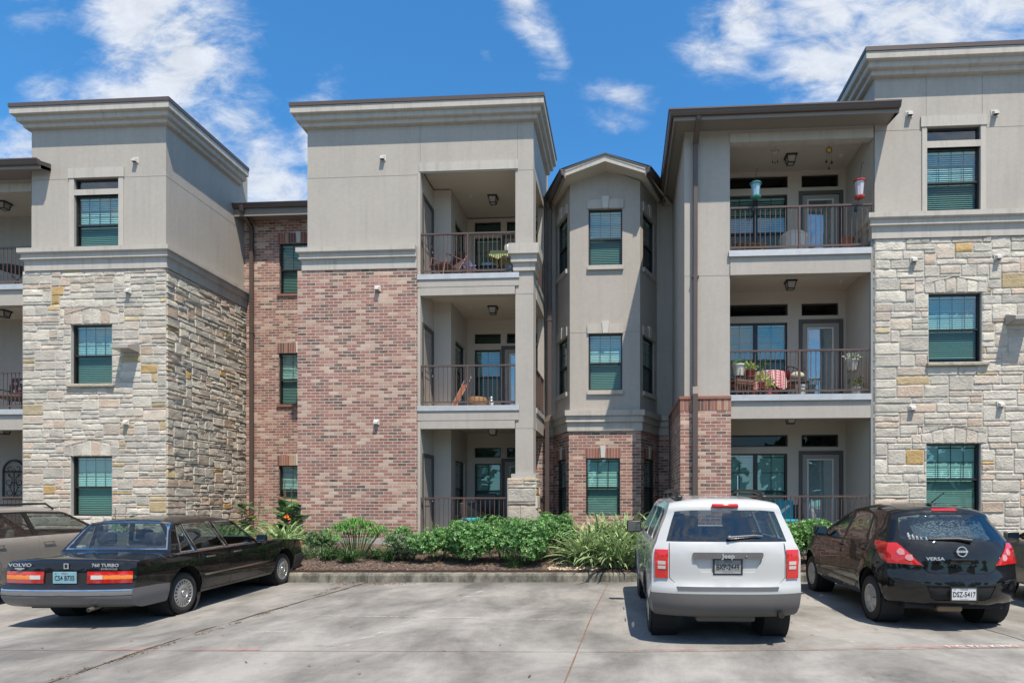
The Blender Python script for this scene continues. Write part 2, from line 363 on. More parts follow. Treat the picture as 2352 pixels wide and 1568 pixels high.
# ================================================================== BUILDING
B = empty('apartment_building', (-3, 16, 0.5), 'long three storey apartment block with grey stucco towers over pale stone and red brick', 'building', world=True)
def window(F, u0, u1, v0, v1, cols=4, rows=2, lites=1, blind=0.0, single=False, rec=.07, label=None, tilt=60, nolow=False):
    fw = .035; mb = MB()
    w0, w1 = rec - .02, rec + .05
    F.box(mb, u0, u1, w0, w1, v1 - fw, v1); F.box(mb, u0, u1, w0, w1, v0, v0 + fw)
    F.box(mb, u0, u0 + fw, w0, w1, v0 + fw, v1 - fw); F.box(mb, u1 - fw, u1, w0, w1, v0 + fw, v1 - fw)
    lw = (u1 - u0) / lites; mid = v0 + (v1 - v0) * .485
    for i in range(1, lites): F.box(mb, u0 + lw * i - .05, u0 + lw * i + .05, w0, w1, v0 + fw, v1 - fw)
    if not single:
        for i in range(lites):
            a = u0 + lw * i + (fw if i == 0 else .05); b = u0 + lw * (i + 1) - (fw if i == lites - 1 else .05)
            F.box(mb, a, b, w0 + .005, w1, mid - .02, mid + .02)
    o = mb.build('window', framem, B)
    if label: o['label'] = label
    # panes
    def pane(a, b, c, d, m):
        p = MB(); p.face([F.p(a, c, rec + .018), F.p(b, c, rec + .018), F.p(b, d, rec + .018), F.p(a, d, rec + .018)]); p.build('pane', m, o)
    for i in range(lites):
        a = u0 + lw * i + (fw if i == 0 else .05); b = u0 + lw * (i + 1) - (fw if i == lites - 1 else .05)
        if single: pane(a, b, v0 + fw, v1 - fw, glassL if single == 2 else glassU)
        else: pane(a, b, mid + .02, v1 - fw, glassU); pane(a, b, v0 + fw, mid - .02, glassL)
    if not single:
        mu = MB()
        for i in range(lites):
            a = u0 + lw * i + (fw if i == 0 else .05); b = u0 + lw * (i + 1) - (fw if i == lites - 1 else .05)
            for k in range(1, cols):
                x = a + (b - a) * k / cols; F.box(mu, x - .007, x + .007, rec + .022, rec + .030, mid + .02, v1 - fw)
            for k in range(1, rows):
                z = mid + .02 + (v1 - fw - mid - .02) * k / rows
                xs = [a] + [a + (b - a) * j / cols for j in range(1, cols)] + [b]
                for q, r in zip(xs, xs[1:]): F.box(mu, q + .007, r - .007, rec + .022, rec + .030, z - .007, z + .007)
        mu.build('muntin_grid', framem, o)
    if not nolow:
        bl = MB(); bot = v0 + .03 + blind * (v1 - v0); z = v1 - .075
        F.box(bl, u0 + .04, u1 - .04, rec + .055, rec + .10, v1 - .075, v1 - .035)
        rnd = random.Random(int(abs(u0 * 977 + v0 * 131))); tw_ = rnd.uniform(-9, 5)
        while z > bot:
            z -= .046; tl = math.radians(tilt + tw_ + rnd.uniform(-2, 2)); hh = .026 * math.sin(tl); dd = .026 * math.cos(tl); wc = rec + .082
            for i in range(lites):
                a = u0 + lw * i + .045; b = u0 + lw * (i + 1) - .045
                bl.face([F.p(a, z - hh, wc - dd), F.p(b, z - hh, wc - dd), F.p(b, z + hh, wc + dd), F.p(a, z + hh, wc + dd)])
        F.box(bl, u0 + .045, u1 - .045, rec + .06, rec + .10, z - .05, z - .03)
        bl.build('blinds', blindm, o)
    rm = MB(); d = .55
    q = lambda u, v, w: F.p(u, v, w)
    a, b, c, e = u0, u1, v0, v1; w = w1
    rm.face([q(a, c, d), q(b, c, d), q(b, e, d), q(a, e, d)]); rm.face([q(a, c, w), q(b, c, w), q(b, c, d), q(a, c, d)]); rm.face([q(a, e, w), q(b, e, w), q(b, e, d), q(a, e, d)])
    rm.face([q(a, c, w), q(a, e, w), q(a, e, d), q(a, c, d)]); rm.face([q(b, c, w), q(b, e, w), q(b, e, d), q(b, c, d)])
    rm.build('dark_interior', darkm, o)
    return o
def door(F, u0, u1, v0, v1, lite=None, fw=.09, rec=0.0, knob=1, leaf=None):
    """frame u0..u1 x v0..v1; leaf inside; optional glazed lite (ua,ub,va,vb)"""
    mb = MB()
    F.box(mb, u0, u0 + fw, -.025, .05, v0, v1); F.box(mb, u1 - fw, u1, -.025, .05, v0, v1); F.box(mb, u0 + fw, u1 - fw, -.025, .05, v1 - fw, v1)
    o = mb.build('door', doorfm, B)
    lf = MB(); a, b, c, d = u0 + fw, u1 - fw, v0, v1 - fw
    if lite:
        la, lb, lc, ld = lite
        for q in ((a, la, c, d), (lb, b, c, d), (la, lb, c, lc), (la, lb, ld, d)): F.box(lf, q[0], q[1], .012, .05, q[2], q[3])
    else:
        F.box(lf, a, b, .012, .05, c, d)
        for (x0, x1, z0, z1) in ((a + .1, b - .1, c + .15, c + .85), (a + .1, b - .1, c + 1.0, d - .12)):
            F.box(lf, x0, x1, .004, .012, z0, z0 + .02); F.box(lf, x0, x1, .004, .012, z1 - .02, z1); F.box(lf, x0, x0 + .02, .004, .012, z0 + .02, z1 - .02); F.box(lf, x1 - .02, x1, .004, .012, z0 + .02, z1 - .02)
    lf.build('door_leaf', doorm, o)
    if lite:
        la, lb, lc, ld = lite; t = .03; w = MB()
        F.box(w, la - t, la + .005, -.004, .03, lc - t, ld + t); F.box(w, lb - .005, lb + t, -.004, .03, lc - t, ld + t); F.box(w, la + .005, lb - .005, -.004, .03, lc - t, lc + .005); F.box(w, la + .005, lb - .005, -.004, .03, ld - .005, ld + t)
        w.build('lite_frame', whitem, o)
        p = MB(); p.face([F.p(la, lc, .02), F.p(lb, lc, .02), F.p(lb, ld, .02), F.p(la, ld, .02)]); p.build('pane', glassD, o)
        bl = MB(); z = ld
        while z > lc + .03:
            z -= .028; bl.face([F.p(la, z - .012, .035), F.p(lb, z - .012, .035), F.p(lb, z + .009, .052), F.p(la, z + .009, .052)])
        bl.build('blinds', blindm, o)
        r = MB(); r.face([F.p(la - .1, lc - .1, .12), F.p(lb + .1, lc - .1, .12), F.p(lb + .1, ld + .1, .12), F.p(la - .1, ld + .1, .12)]); r.build('dark_interior', darkm, o)
    if knob:
        k = MB(); x = a + .07 if knob > 0 else b - .07
        p = F.p(x, v0 + .95, -.03); k.sphere(p, .03, 8); p2 = F.p(x, v0 + 1.1, -.005); k.sphere(p2, .022, 8); k.build('door_knob', chrome, o, smooth=60)
    return o
def railing(p0, p1, z0, z1, post=(.5,), parent=B, label=None):
    """metal railing between plan points p0 and p1"""
    a = Vector((p0[0], p0[1], 0)); b = Vector((p1[0], p1[1], 0)); ln = (b - a).length
    F = Fr(p0, (b - a)[:2]); mb = MB()
    F.box(mb, 0, ln, -.025, .025, z1 - .04, z1); F.box(mb, 0, ln, -.018, .018, z0 + .08, z0 + .115)
    n = max(2, int(ln / .112)); pu = [ln * q for q in post]
    for i in range(1, n):
        u = ln * i / n
        if any(abs(u - q) < .04 for q in pu): continue
        F.box(mb, u - .0075, u + .0075, -.0075, .0075, z0 + .115, z1 - .04)
    F.box(mb, 0, .012, -.02, .02, z0 + .05, z1 - .04); F.box(mb, ln - .012, ln, -.02, .02, z0 + .05, z1 - .04)
    o = mb.build('railing', railm, parent)
    for q in pu:
        m = MB(); F.box(m, q - .022, q + .022, -.03, .03, z0, z1 - .042); m.build('railing_post', railm, o)
    return o
def vent(x, y, z):
    mb = MB(); mb.box(x - .075, x + .075, y - .012, y, z - .07, z + .075)
    mb.mesh([(x - .055, y - .012, z + .05), (x + .055, y - .012, z + .05), (x + .05, y - .10, z - .0), (x - .05, y - .10, z - .0), (x - .055, y - .012, z - .06), (x + .055, y - .012, z - .06), (x + .05, y - .10, z - .055), (x - .05, y - .10, z - .055)],
            [(0, 1, 2, 3), (0, 3, 7, 4), (1, 5, 6, 2), (3, 2, 6, 7)])
    o = mb.build('wall_vent', ventm, B)
    f = MB(); f.box(x - .048, x + .048, y - .09, y - .02, z - .05, z - .045); f.build('flap', framem, o)
def stones(name, F, u0, u1, v0, v1, holes, seed, parent=B, scale=1.0, arches=(), prot=.02, warm=.05):
    rnd = random.Random(seed); cu, cv = .066 * scale, .068 * scale
    n = int(math.ceil((u1 - u0) / cu)); top = int(math.ceil((v1 - v0) / cv)); H = [0] * n; rects = []
    cu = (u1 - u0) / n; cv = (v1 - v0) / top
    while min(H) < top:
        h = min(H); i = H.index(h); j = i
        while j < n and H[j] == h: j += 1
        run = j - i
        hh = rnd.choice([1, 2, 2, 2, 3, 3, 3, 4, 4, 5]); w = rnd.randint(5, 12) if hh > 1 else rnd.randint(6, 14)
        if hh >= 4: w = rnd.randint(4, 10)
        if run - w < 3: w = run
        if w > 15: w = rnd.randint(6, 10)
        if w < 4: hh = rnd.choice([2, 3, 4])
        hh = min(hh, top - h)
        lft = H[i - 1] - h if i > 0 else 0
        if lft > 0 and abs(lft - hh) == 1 and rnd.random() < .75 : hh = lft
        rects.append((u0 + i * cu, u0 + (i + w) * cu, v0 + h * cv, v0 + (h + hh) * cv))
        for q in range(i, i + w): H[q] = h + hh
    allh = list(holes) + [(a[0], a[1], a[2], a[3]) for a in arches]
    out = []
    for r in rects:
        parts = [r]
        for h in allh:
            nx = []
            for (a, b, c, d) in parts:
                if b <= h[0] or a >= h[1] or d <= h[2] or c >= h[3]: nx.append((a, b, c, d)); continue
                if c < h[2]: nx.append((a, b, c, h[2])); c = h[2]
                if d > h[3]: nx.append((a, b, h[3], d)); d = h[3]
                if a < h[0]: nx.append((a, h[0], c, d))
                if b > h[1]: nx.append((h[1], b, c, d))
            parts = nx
        out += [p for p in parts if p[1] - p[0] > .035 and p[3] - p[2] > .03]
    mb = MB()
    def col(edge=False):
        t = rnd.random(); k = rnd.uniform(.84, 1.12)
        if t < warm: c = rnd.choice([(.60, .41, .18), (.56, .44, .26), (.55, .46, .30)])
        elif t < .22: c = (.60, .52, .435)
        elif t < .42: c = (.585, .54, .47)
        elif t < .6: c = (.54, .505, .44)
        elif t < .68: c = (.60, .48, .38)
        else: c = (.64, .595, .51)
        if edge and rnd.random() < .12: c = (.58, .46, .27)
        return tuple(q * k for q in c)
    def stone(pu, z0, z1, quad=None):
        """slightly uneven split face block"""
        a, b = pu; g = .0075; a += g; b -= g; z0 += g; z1 -= g
        p = rnd.uniform(.35, 1.0) * prot; tx = rnd.uniform(-.3, .3) * prot; tz = rnd.uniform(-.35, .35) * prot
        nu = max(2, min(6, int((b - a) / .09))); nv = 2 if z1 - z0 < .18 else 3
        e = min(.018, (z1 - z0) * .2); sd = rnd.uniform(0, 99)
        cor = [rnd.uniform(0, .014) for _ in range(4)]
        g_ = []
        us = [a, a + e] + [a + e + (b - a - 2 * e) * i / nu for i in range(1, nu)] + [b - e, b]
        vs = [z0, z0 + e] + [z0 + e + (z1 - z0 - 2 * e) * i / nv for i in range(1, nv)] + [z1 - e, z1]
        mb.tint = col(a - u0 > (u1 - u0) - .6 or b - u0 < .3)
        verts = []
        for jj, v in enumerate(vs):
            for ii, u in enumerate(us):
                bo = ii in (0, len(us) - 1) or jj in (0, len(vs) - 1)
                w = prot * .0 if bo else -(p * .55 + tx * (u - a) / (b - a) + tz * (v - z0) / (z1 - z0) + prot * .75 * noise.noise(Vector((u * 9 + sd, v * 14, sd))) + prot * .45)
                du = dv = 0
                wb = .006 * noise.noise(Vector((u * 6 + sd, v * 6, 3.1)))
                if bo: du = cor[0] * .4 * noise.noise(Vector((sd, v * 9, 1))) ; dv = wb
                q = u + du, v + dv
                if quad: q = quad((u - a) / (b - a), (v - z0) / (z1 - z0))
                verts.append(F.p(q[0], q[1], w))
        nn = len(us); fs = []
        for jj in range(len(vs) - 1):
            for ii in range(nn - 1): k = jj * nn + ii; fs.append((k, k + 1, k + nn + 1, k + nn))
        mb.mesh(verts, fs)
    for (a, b, c, d) in out: stone((a, b), c, d)
    for (a, b, c, d) in arches:                  # flat pointed arch of upright stones
        k = 6; wd = (b - a) / k; m = (a + b) / 2
        topf = lambda u: c + (d - c) * (1 - .42 * abs(u - m) / ((b - a) / 2)) - .004
        for i in range(k):
            x0, x1 = a + i * wd + .006, a + (i + 1) * wd - .006
            sk = (i - k / 2 + .5) * .012
            stone((x0, x1), c, d, quad=lambda s, t, x0=x0, x1=x1, sk=sk: (x0 + (x1 - x0) * s + sk * t, c + .006 + (topf(x0 + (x1 - x0) * s) - c - .012) * t))
        for sg in (0, 1):                         # slivers over the shoulders
            e0 = a if sg == 0 else m; e1 = m if sg == 0 else b
            f = lambda s, t, e0=e0, e1=e1: (e0 + .008 + (e1 - e0 - .016) * s, topf(e0 + (e1 - e0) * s) + .01 + (d + .004 - topf(e0 + (e1 - e0) * s) - .012) * t)
            stone((e0, e1), c, d, quad=f)
    o = mb.build(name, stonem, parent, smooth=28)
    bk = MB(); bk.tint = None; wall(bk, F, u0, u1, v0, v1, holes, depth=.16)
    for i, v in enumerate(bk.v): pass
    bk.build('mortar_bed', mortarm, o)
    return o
def soldiers(F, u0, u1, v0, v1, w=-.006, name='soldier_course', flare=0):
    mb = MB(); n = max(3, int(round((u1 - u0) / .0775))); rnd = random.Random(int(u0 * 100 + v0 * 10)); wd = (u1 - u0) / n; m = (u0 + u1) / 2
    for i in range(n):
        mb.tint = rnd.choice([(.30, .12, .085), (.36, .17, .12), (.25, .11, .09), (.45, .30, .21), (.33, .14, .10), (.16, .085, .07)])
        a, b = u0 + i * wd + .005, u0 + (i + 1) * wd - .005
        F.box(mb, a, b, w, .03, v0, v1)
    o = mb.build(name, soldm, B)
    bk = MB(); F.box(bk, u0, u1, w + .005, .02, v0 - .004, v1 + .004); bk.build('mortar_bed', mortarm, o)
    return o
def keystone(F, u, v0, v1, parent, w=-.03, t=.075):
    mb = MB(); a, b = t * .72, t
    P = [F.p(u - a, v0, w), F.p(u + a, v0, w), F.p(u + b, v1, w), F.p(u - b, v1, w), F.p(u - a, v0, 0), F.p(u + a, v0, 0), F.p(u + b, v1, 0), F.p(u - b, v1, 0)]
    mb.mesh(P, [(0, 1, 2, 3), (0, 3, 7, 4), (1, 5, 6, 2), (3, 2, 6, 7), (0, 4, 5, 1)]); return mb.build('keystone', keym, parent)
def joint(F, u0, u1, v0, v1, w=-.0015):
    pass
CORN = [(0, 10.965), (.10, 10.975), (.115, 10.99), (.115, 11.07), (.195, 11.085), (.21, 11.10), (.21, 11.20), (.28, 11.215), (.295, 11.23), (.295, 11.38), (0, 11.38)]
CAP = [(0, 11.383), (.315, 11.383), (.315, 11.475), (0, 11.475)]
TRIM = [(0, 7.37), (.10, 7.37), (.10, 7.60), (.115, 7.625), (.16, 7.64), (.16, 7.665), (.145, 7.675), (.145, 7.765), (.195, 7.785), (.205, 7.80), (.205, 7.905), (0, 7.915)]
def cornice(path):
    mb = MB(); molding(mb, path, CORN); o = mb.build('cornice', trimm, B)
    c = MB(); molding(c, path, CAP); c.build('cornice_cap', gutm, o); return o
def trimband(path, prof=TRIM, dz=0):
    mb = MB(); molding(mb, path, [(o, z + dz) for o, z in prof]); return mb.build('belt_course', trimm, B)
def jointlines(F, segs):
    for (a, b, c, d) in segs:
        mb = MB(); F.box(mb, a, b, -.002, .002, c, d); mb.build('control_joint', jointm, B)
J = .009
# ---------------------------------------------------------------- left tower
YL = 14.58
F = FY(YL); mb = MB()
HL3 = (-13.83, -12.65, 7.84, 9.28); HT3 = (-13.83, -12.65, 9.42, 9.70)
wall(mb, F, -14.98, -11.41, 7.3, 11.4, [HL3, HT3], .1)
wall(mb, FXR(-11.41), YL, 17.9, 7.3, 11.4)
wall(mb, FXL(-14.98), -17.9, -YL, 7.3, 11.4)
mb.face([(-14.98, YL, 11.36), (-11.41, YL, 11.36), (-11.41, 17.9, 11.36), (-14.98, 17.9, 11.36)])
mb.face([(-14.98, 17.9, 7.3), (-11.41, 17.9, 7.3), (-11.41, 17.9, 11.4), (-14.98, 17.9, 11.4)])
mb.build('stucco_wall', stucco, B)
jointlines(F, [(-14.98, -13.99, 9.70, 9.70 + J), (-12.49, -11.41, 9.70, 9.70 + J)]); jointlines(FXR(-11.41), [(YL, 17.73, 9.70, 9.70 + J)])
cornice([(-14.98, 17.5), (-14.98, YL), (-11.41, YL), (-11.41, 17.5)])
trimband([(-14.98, 16.5), (-14.98, YL), (-11.41, YL), (-11.41, 17.73)])
mb = MB(); F.box(mb, -13.98, -12.50, -.035, 0, 9.71, 9.955); F.box(mb, -13.96, -13.83, -.02, 0, 7.905, 9.71); F.box(mb, -12.65, -12.52, -.02, 0, 7.905, 9.71); F.box(mb, -13.83, -12.65, -.02, .05, 9.28, 9.42)
mb.build('window_surround', trimm, B)
window(F, *HL3); window(F, *HT3, single=1, nolow=True)
HL2 = (-13.87, -12.78, 4.505, 6.005); HL1 = (-13.87, -12.78, 1.19, 2.69)
FS = FY(YL - .06)
stones('stone_wall', FS, -15.16, -11.36, .2, 7.37, [HL2, HL1], 3, scale=.84, arches=[(-14.05, -12.6, 6.005, 6.42), (-14.05, -12.6, 2.69, 3.10)])
window(FS, *HL2, rec=.1); window(FS, *HL1, rec=.1)
stones('stone_wall', FXR(-11.36), YL - .06, 17.72, .2, 7.37, [], 5, scale=.84, prot=.036, warm=.03)
sbox('jamb_wall', stucco, B, (-15.15, -15.14, YL - .05, 16.6, .3, 7.37))
for v0 in (4.42,):
    mb = MB(); mb.tint = (.47, .42, .33); mb.rbox(-13.95, -12.70, YL - .14, YL, v0, v0 + .085, .02); mb.build('stone_sill', stonem, B)
vent(-12.20, YL, 10.11); vent(-12.32, YL - .08, 6.81); vent(-12.38, YL - .08, 3.53)
def floodlight(x, y, z):
    mb = MB(); w = .23; d = .36
    vs = [(x - w, y, z + .13), (x + w, y, z + .13), (x + w, y - .05, z + .13), (x - w, y - .05, z + .13), (x - w, y - d, z + .02), (x + w, y - d, z + .02), (x - w, y - d, z - .06), (x + w, y - d, z - .06), (x - w, y, z - .09), (x + w, y, z - .09)]
    mb.mesh(vs, [(0, 1, 2, 3), (3, 2, 5, 4), (4, 5, 7, 6), (6, 7, 9, 8), (0, 3, 4, 6, 8), (1, 9, 7, 5, 2), (0, 8, 9, 1)])
    o = mb.build('wall_floodlight', mat('lamp_housing', (.42, .39, .36), .45, var=.05), B)
    g = MB(); g.mesh([(x - w + .03, y - .05, z - .092), (x + w - .03, y - .05, z - .092), (x + w - .03, y - d + .03, z - .068), (x - w + .03, y - d + .03, z - .068)], [(0, 1, 2, 3)]); g.build('lamp_lens', lampglass, o)
floodlight(-12.27, YL - .08, 5.36)
# ---------------------------------------------------------------- recess between the left and middle tower
YRc = 17.735; F = FY(YRc); mb = MB(); RW = [(-10.31, -9.2, 7.79, 9.32), (-10.33, -9.2, 4.47, 6.02), (-10.33, -9.2, 1.2, 2.64)]
wall(mb, F, -11.45, -7.9, 0.2, 10.2, RW, .1); mb.build('brick_wall', brickm, B)
for h in RW:
    window(F, *h, cols=3, rows=2, rec=.08)
    s = soldiers(F, h[0] - .04, h[1] + .04, h[3], h[3] + .30); keystone(F, (h[0] + h[1]) / 2 + .05, h[3] + .005, h[3] + .34, s)
    mb = MB(); mb.tint = (.28, .13, .10); F.box(mb, h[0] - .05, h[1] + .05, -.045, .02, h[2] - .07, h[2]); mb.build('brick_sill', soldm, B)
def eave(name, path, ztop, zs, over, gut=True, inner=None):
    """roof edge: fascia + gutter along the path (outer edge line, outward right of travel), sloping roof deck behind"""
    mb = MB(); molding(mb, path, [(-over, zs), (-.02, zs), (0, zs - .09), (0, ztop - .12), (-over, ztop + over * .15)]); o = mb.build(name, fascm, B)
    if gut:
        g = MB(); molding(g, path, [(0.0, ztop - .13), (.06, ztop - .13), (.085, ztop - .09), (.10, ztop - .03), (.12, ztop - .02), (.12, ztop), (.0, ztop)]); g.build('gutter', gutm, o)
    return o
eave('roof_edge', [(-11.42, 17.25), (-8.0, 17.25)], 10.28, 10.02, .9)
def downpipe(pts, w=.055, parent=B):
    mb = MB(); P = [Vector(p) for p in pts]
    for a, b in zip(P, P[1:]):
        d = (b - a); ln = d.length; q = d.to_track_quat('Z', 'Y').to_matrix().to_4x4()
        t = MB(); t.rbox(-w, w, -w * .8, w * .8, -.02, ln + .02, .012); t.xf(Matrix.Translation(a) @ q); mb.mesh(t.v, t.f)
    o = mb.build('downpipe', gutm, parent)
    s = MB()
    for z in (6.6,):
        for a, b in zip(P, P[1:]):
            if abs(a.z - b.z) > 1.5 and min(a.z, b.z) < z < max(a.z, b.z):
                s.box(a.x - w * 1.25, a.x + w * 1.25, a.y - w * .95, a.y + w, z, z + .035)
    if s.v: s.build('strap', gutm, o)
    return o
downpipe([(-11.13, 17.17, 10.2), (-11.13, 17.2, 10.08), (-11.13, 17.66, 9.75), (-11.13, 17.66, .5)])
# ---------------------------------------------------------------- middle tower
YM = 14.98; F = FY(YM); mb = MB()
wall(mb, F, -7.97, -5.06, 7.3, 11.4); wall(mb, F, -5.06, -2.2, 9.77, 11.4); wall(mb, FXL(-7.97), -17.9, -YM, 7.3, 11.4)
wall(mb, FXR(-2.2), YM, 17.6, 9.77, 11.4)
mb.face([(-7.97, YM, 11.36), (-2.2, YM, 11.36), (-2.2, 17.9, 11.36), (-7.97, 17.9, 11.36)])
mb.face([(-7.97, 17.9, 7.3), (-2.2, 17.9, 7.3), (-2.2, 17.9, 11.4), (-7.97, 17.9, 11.4)])
mb.build('stucco_wall', stucco, B)
cornice([(-7.97, 17.5), (-7.97, YM), (-2.2, YM), (-2.2, 17.5)])
trimband([(-7.97, 16.5), (-7.97, YM), (-5.12, YM)], dz=0)
jointlines(F, [(-7.97, -5.075, 9.73, 9.73 + J), (-5.06, -5.06 + J, 10.02, 10.97), (-2.60, -2.60 + J, 10.02, 10.97)])
sbox('opening_lintel', trimm, B, (-5.075, -2.58, YM - .03, YM, 9.80, 10.02))
mb = MB(); wall(mb, FY(YM - .075), -8.19, -5.12, .45, 7.37); wall(mb, FXL(-8.19), -17.74, -(YM - .075), .45, 7.37); wall(mb, FXR(-5.12), YM - .075, YM + .02, .45, 7.37)
mb.build('brick_wall', brickm, B)
sbox('foundation', concm, B, (-8.22, -5.08, YM - .10, YM + .3, .1, .62))
mb = MB(); mb.box(-5.119, -5.05, YM - .02, YM + .3, .3, 9.8); mb.build('jamb_wall', trimm, B)
vent(-6.01, YM, 10.18); vent(-6.11, YM - .085, 6.88); vent(-6.14, YM - .085, 3.54)
# balcony recess of the middle tower
mb = MB(); XJ = -4.585; YJ = 16.07; YBk = 17.77
DM = [(15.10, 16.03, z0, z0 + 2.16) for z0 in (.62, 3.93, 7.20)]; wall(mb, FXR(-5.06), YM + .02, YJ, .3, 9.9, DM); wall(mb, FY(YJ), -5.06, XJ, .3, 9.9)
JW = [(16.50, 17.52, z, z + 1.50) for z in (7.80, 4.50, 1.19)]
wall(mb, FXR(XJ), YJ, YBk, .3, 9.9, JW, .1)
BW = []
for z in (9.80, 6.50, 3.14):
    BW += [(-4.36, -3.58, z - .29, z), (-4.36, -3.58, z - 2.02, z - .47), (-3.40, -2.5, z - .29, z)]
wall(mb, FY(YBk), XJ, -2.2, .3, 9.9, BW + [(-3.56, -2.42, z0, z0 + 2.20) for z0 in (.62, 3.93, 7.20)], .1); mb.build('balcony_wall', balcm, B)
for h in JW: window(FXR(XJ), *h, cols=2, rows=2)
for i, h in enumerate(BW):
    if i % 3 == 1: window(FY(YBk), *h, cols=2, rows=2)
    else: window(FY(YBk), *h, single=2, nolow=True)
for z0 in (.62, 3.93, 7.20):
    door(FXR(-5.06), 15.10, 16.03, z0, z0 + 2.16, knob=-1)
    dr = door(FY(YBk), -3.56, -2.42, z0, z0 + 2.20, lite=(-3.29, -2.70, z0 + .45, z0 + 1.95))
def slab(name, x0, x1, y0, y1, zt, fl=.12, beamz=None, ceil=None):
    o = sbox(name, soffitm, B, (x0, x1, y0 + .06, y1, ceil, zt)); return o
for zt, zb in ((7.21, 6.70), (3.93, 3.37)):
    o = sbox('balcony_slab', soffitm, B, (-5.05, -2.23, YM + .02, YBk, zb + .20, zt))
    m = MB(); m.box(-5.13, -2.56, YM - .03, YM + .20, zb + .205, zt - .12); m.box(-5.045, -2.66, YM - .024, YM + .20, zb, zb + .202); m.box(-2.645, -2.2, YM - .0, YM + .45, zb, zt)
    m.box(-2.40, -2.195, YM + .45, 17.0, zb + .205, zt - .12); m.box(-2.40, -2.185, YM + .45, 17.0, zb, zb + .202); m.build('edge_beam', stucco, o)
    m = MB(); m.box(-5.14, -2.55, YM - .055, YM + .1, zt - .118, zt + .012); m.box(-2.35, -2.17, YM + .46, 16.98, zt - .118, zt + .012); m.build('metal_flashing', flashm, o)
sbox('balcony_slab', concm, B, (-5.05, -2.23, YM + .02, YBk, .2, .62))
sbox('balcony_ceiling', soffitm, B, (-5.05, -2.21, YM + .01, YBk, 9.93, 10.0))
m = MB(); m.box(-2.65, -2.203, YM + .004, YM + .45, 2.24, 9.78); m.build('column', stucco, B)
cp = MB(); molding(cp, [(-2.65, YM + .45), (-2.65, YM), (-2.2, YM), (-2.2, YM + .45), (-2.65, YM + .45)], [(.0, 7.24), (.05, 7.26), (.05, 7.41), (.06, 7.44), (.10, 7.46), (.10, 7.60), (.11, 7.63), (.155, 7.65), (.155, 7.90), (0, 7.925)])
cp.build('column_capital', trimm, B)
sbox('column_base_cap', trimm, B, (-2.74, -2.13, YM - .07, YM + .52, 2.135, 2.24))
mb = MB()
bs = empty('dummy', (0, 0, 0), None, None); bpy.data.objects.remove(bs)
stb = stones('stone_pier', FY(YM - .12), -2.83, -2.12, .35, 2.13, [], 11, scale=1.25, prot=.03)
stones('stone_pier', FXR(-2.12), YM - .12, YM + .55, .35, 2.13, [], 12, scale=1.25, prot=.03)
sbox('stone_pier_core', mortarm, B, (-2.82, -2.13, YM - .1, YM + .54, .35, 2.13))
m = MB(); m.box(-2.375, -2.2, 17.0, 17.75, 3.38, 9.8); m.build('rear_pier', stucco, B)
m = MB(); wall(m, FY(16.9), -2.95, -2.12, .3, 3.37); wall(m, FXR(-2.12), 16.9, 17.6, .3, 3.37); m.build('brick_pier', brickm, B)
for z0, z1 in ((.62, 1.66), (3.94, 4.965), (7.22, 8.265)):
    railing((-5.05, YM + .03), (-2.66 if z0 > 1 else -2.83, YM + .03), z0, z1)
    railing((-2.22, YM + .46), (-2.22, 16.98), z0, z1)
def ceiling_light(x, y, z):
    mb = MB(); mb.box(x - .13, x + .13, y - .13, y + .13, z - .035, z)
    a, b = .105, .075; z0, z1 = z - .035, z - .19
    for sx, sy in ((-1, -1), (1, -1), (1, 1), (-1, 1)): mb.tube([(x + sx * a, y + sy * a, z0), (x + sx * b, y + sy * b, z1)], .011, 4)
    for z_, r in ((z1, b),):
        for s in (-1, 1): mb.box(x - r - .01, x + r + .01, y + s * r - .01, y + s * r + .01, z_ - .012, z_ + .008); mb.box(x + s * r - .01, x + s * r + .01, y - r + .01, y + r - .01, z_ - .012, z_ + .008)
    o = mb.build('ceiling_light', blackm, B)
    g = MB(); A, Bq = a - .006, b - .006
    g.mesh([(x - A, y - A, z0), (x + A, y - A, z0), (x + A, y + A, z0), (x - A, y + A, z0), (x - Bq, y - Bq, z1), (x + Bq, y - Bq, z1), (x + Bq, y + Bq, z1), (x - Bq, y + Bq, z1)], [(0, 1, 5, 4), (1, 2, 6, 5), (2, 3, 7, 6), (3, 0, 4, 7), (4, 5, 6, 7)])
    g.build('lamp_glass', lampglass, o)
def sprinkler(x, y, z):
    m = MB(); m.lathe([(.0, -.012), (.045, -.01), (.05, 0)], 12, Matrix.Translation((x, y, z))); m.tube([(x, y, z), (x, y, z - .05)], .012, 6); m.lathe([(0, -.05), (.022, -.05), (.022, -.055), (0, -.055)], 10, Matrix.Translation((x, y, z))); m.build('sprinkler', whitem, B)
for zc in (9.93, 6.90, 3.57): ceiling_light(-3.55, 16.55, zc); sprinkler(-4.15, 16.5, zc)
# ---------------------------------------------------------------- bay between the middle and right blocks
YB_ = 16.1; BF = FY(YB_); P0 = (-1.39, 16.1); P1 = (.465, 16.1); PL = (-1.90, 17.25); PR = (.97, 17.25); YBB = 17.25
dl = Vector((P0[0] - PL[0], P0[1] - PL[1])); dr_ = Vector((PR[0] - P1[0], PR[1] - P1[1]))
FL_ = Fr(PL, dl); FR_ = Fr(P1, dr_)
lenS = dl.length; lenR = dr_.length
BH = [(-.895, .0, z, z + 1.5) for z in (7.78, 4.49)]
SH = lambda zs: [(lenS * .5 - .42, lenS * .5 + .42, z, z + 1.5) for z in zs]
SR = lambda zs: [(lenR * .5 - .42, lenR * .5 + .42, z, z + 1.5) for z in zs]
mb = MB()
wall(mb, BF, P0[0], P1[0], 3.4, 9.985, BH, .1)
mb.mesh([(P0[0], YB_, 9.985), (P1[0], YB_, 9.985), (-.46, YB_, 10.34)], [(0, 1, 2)])
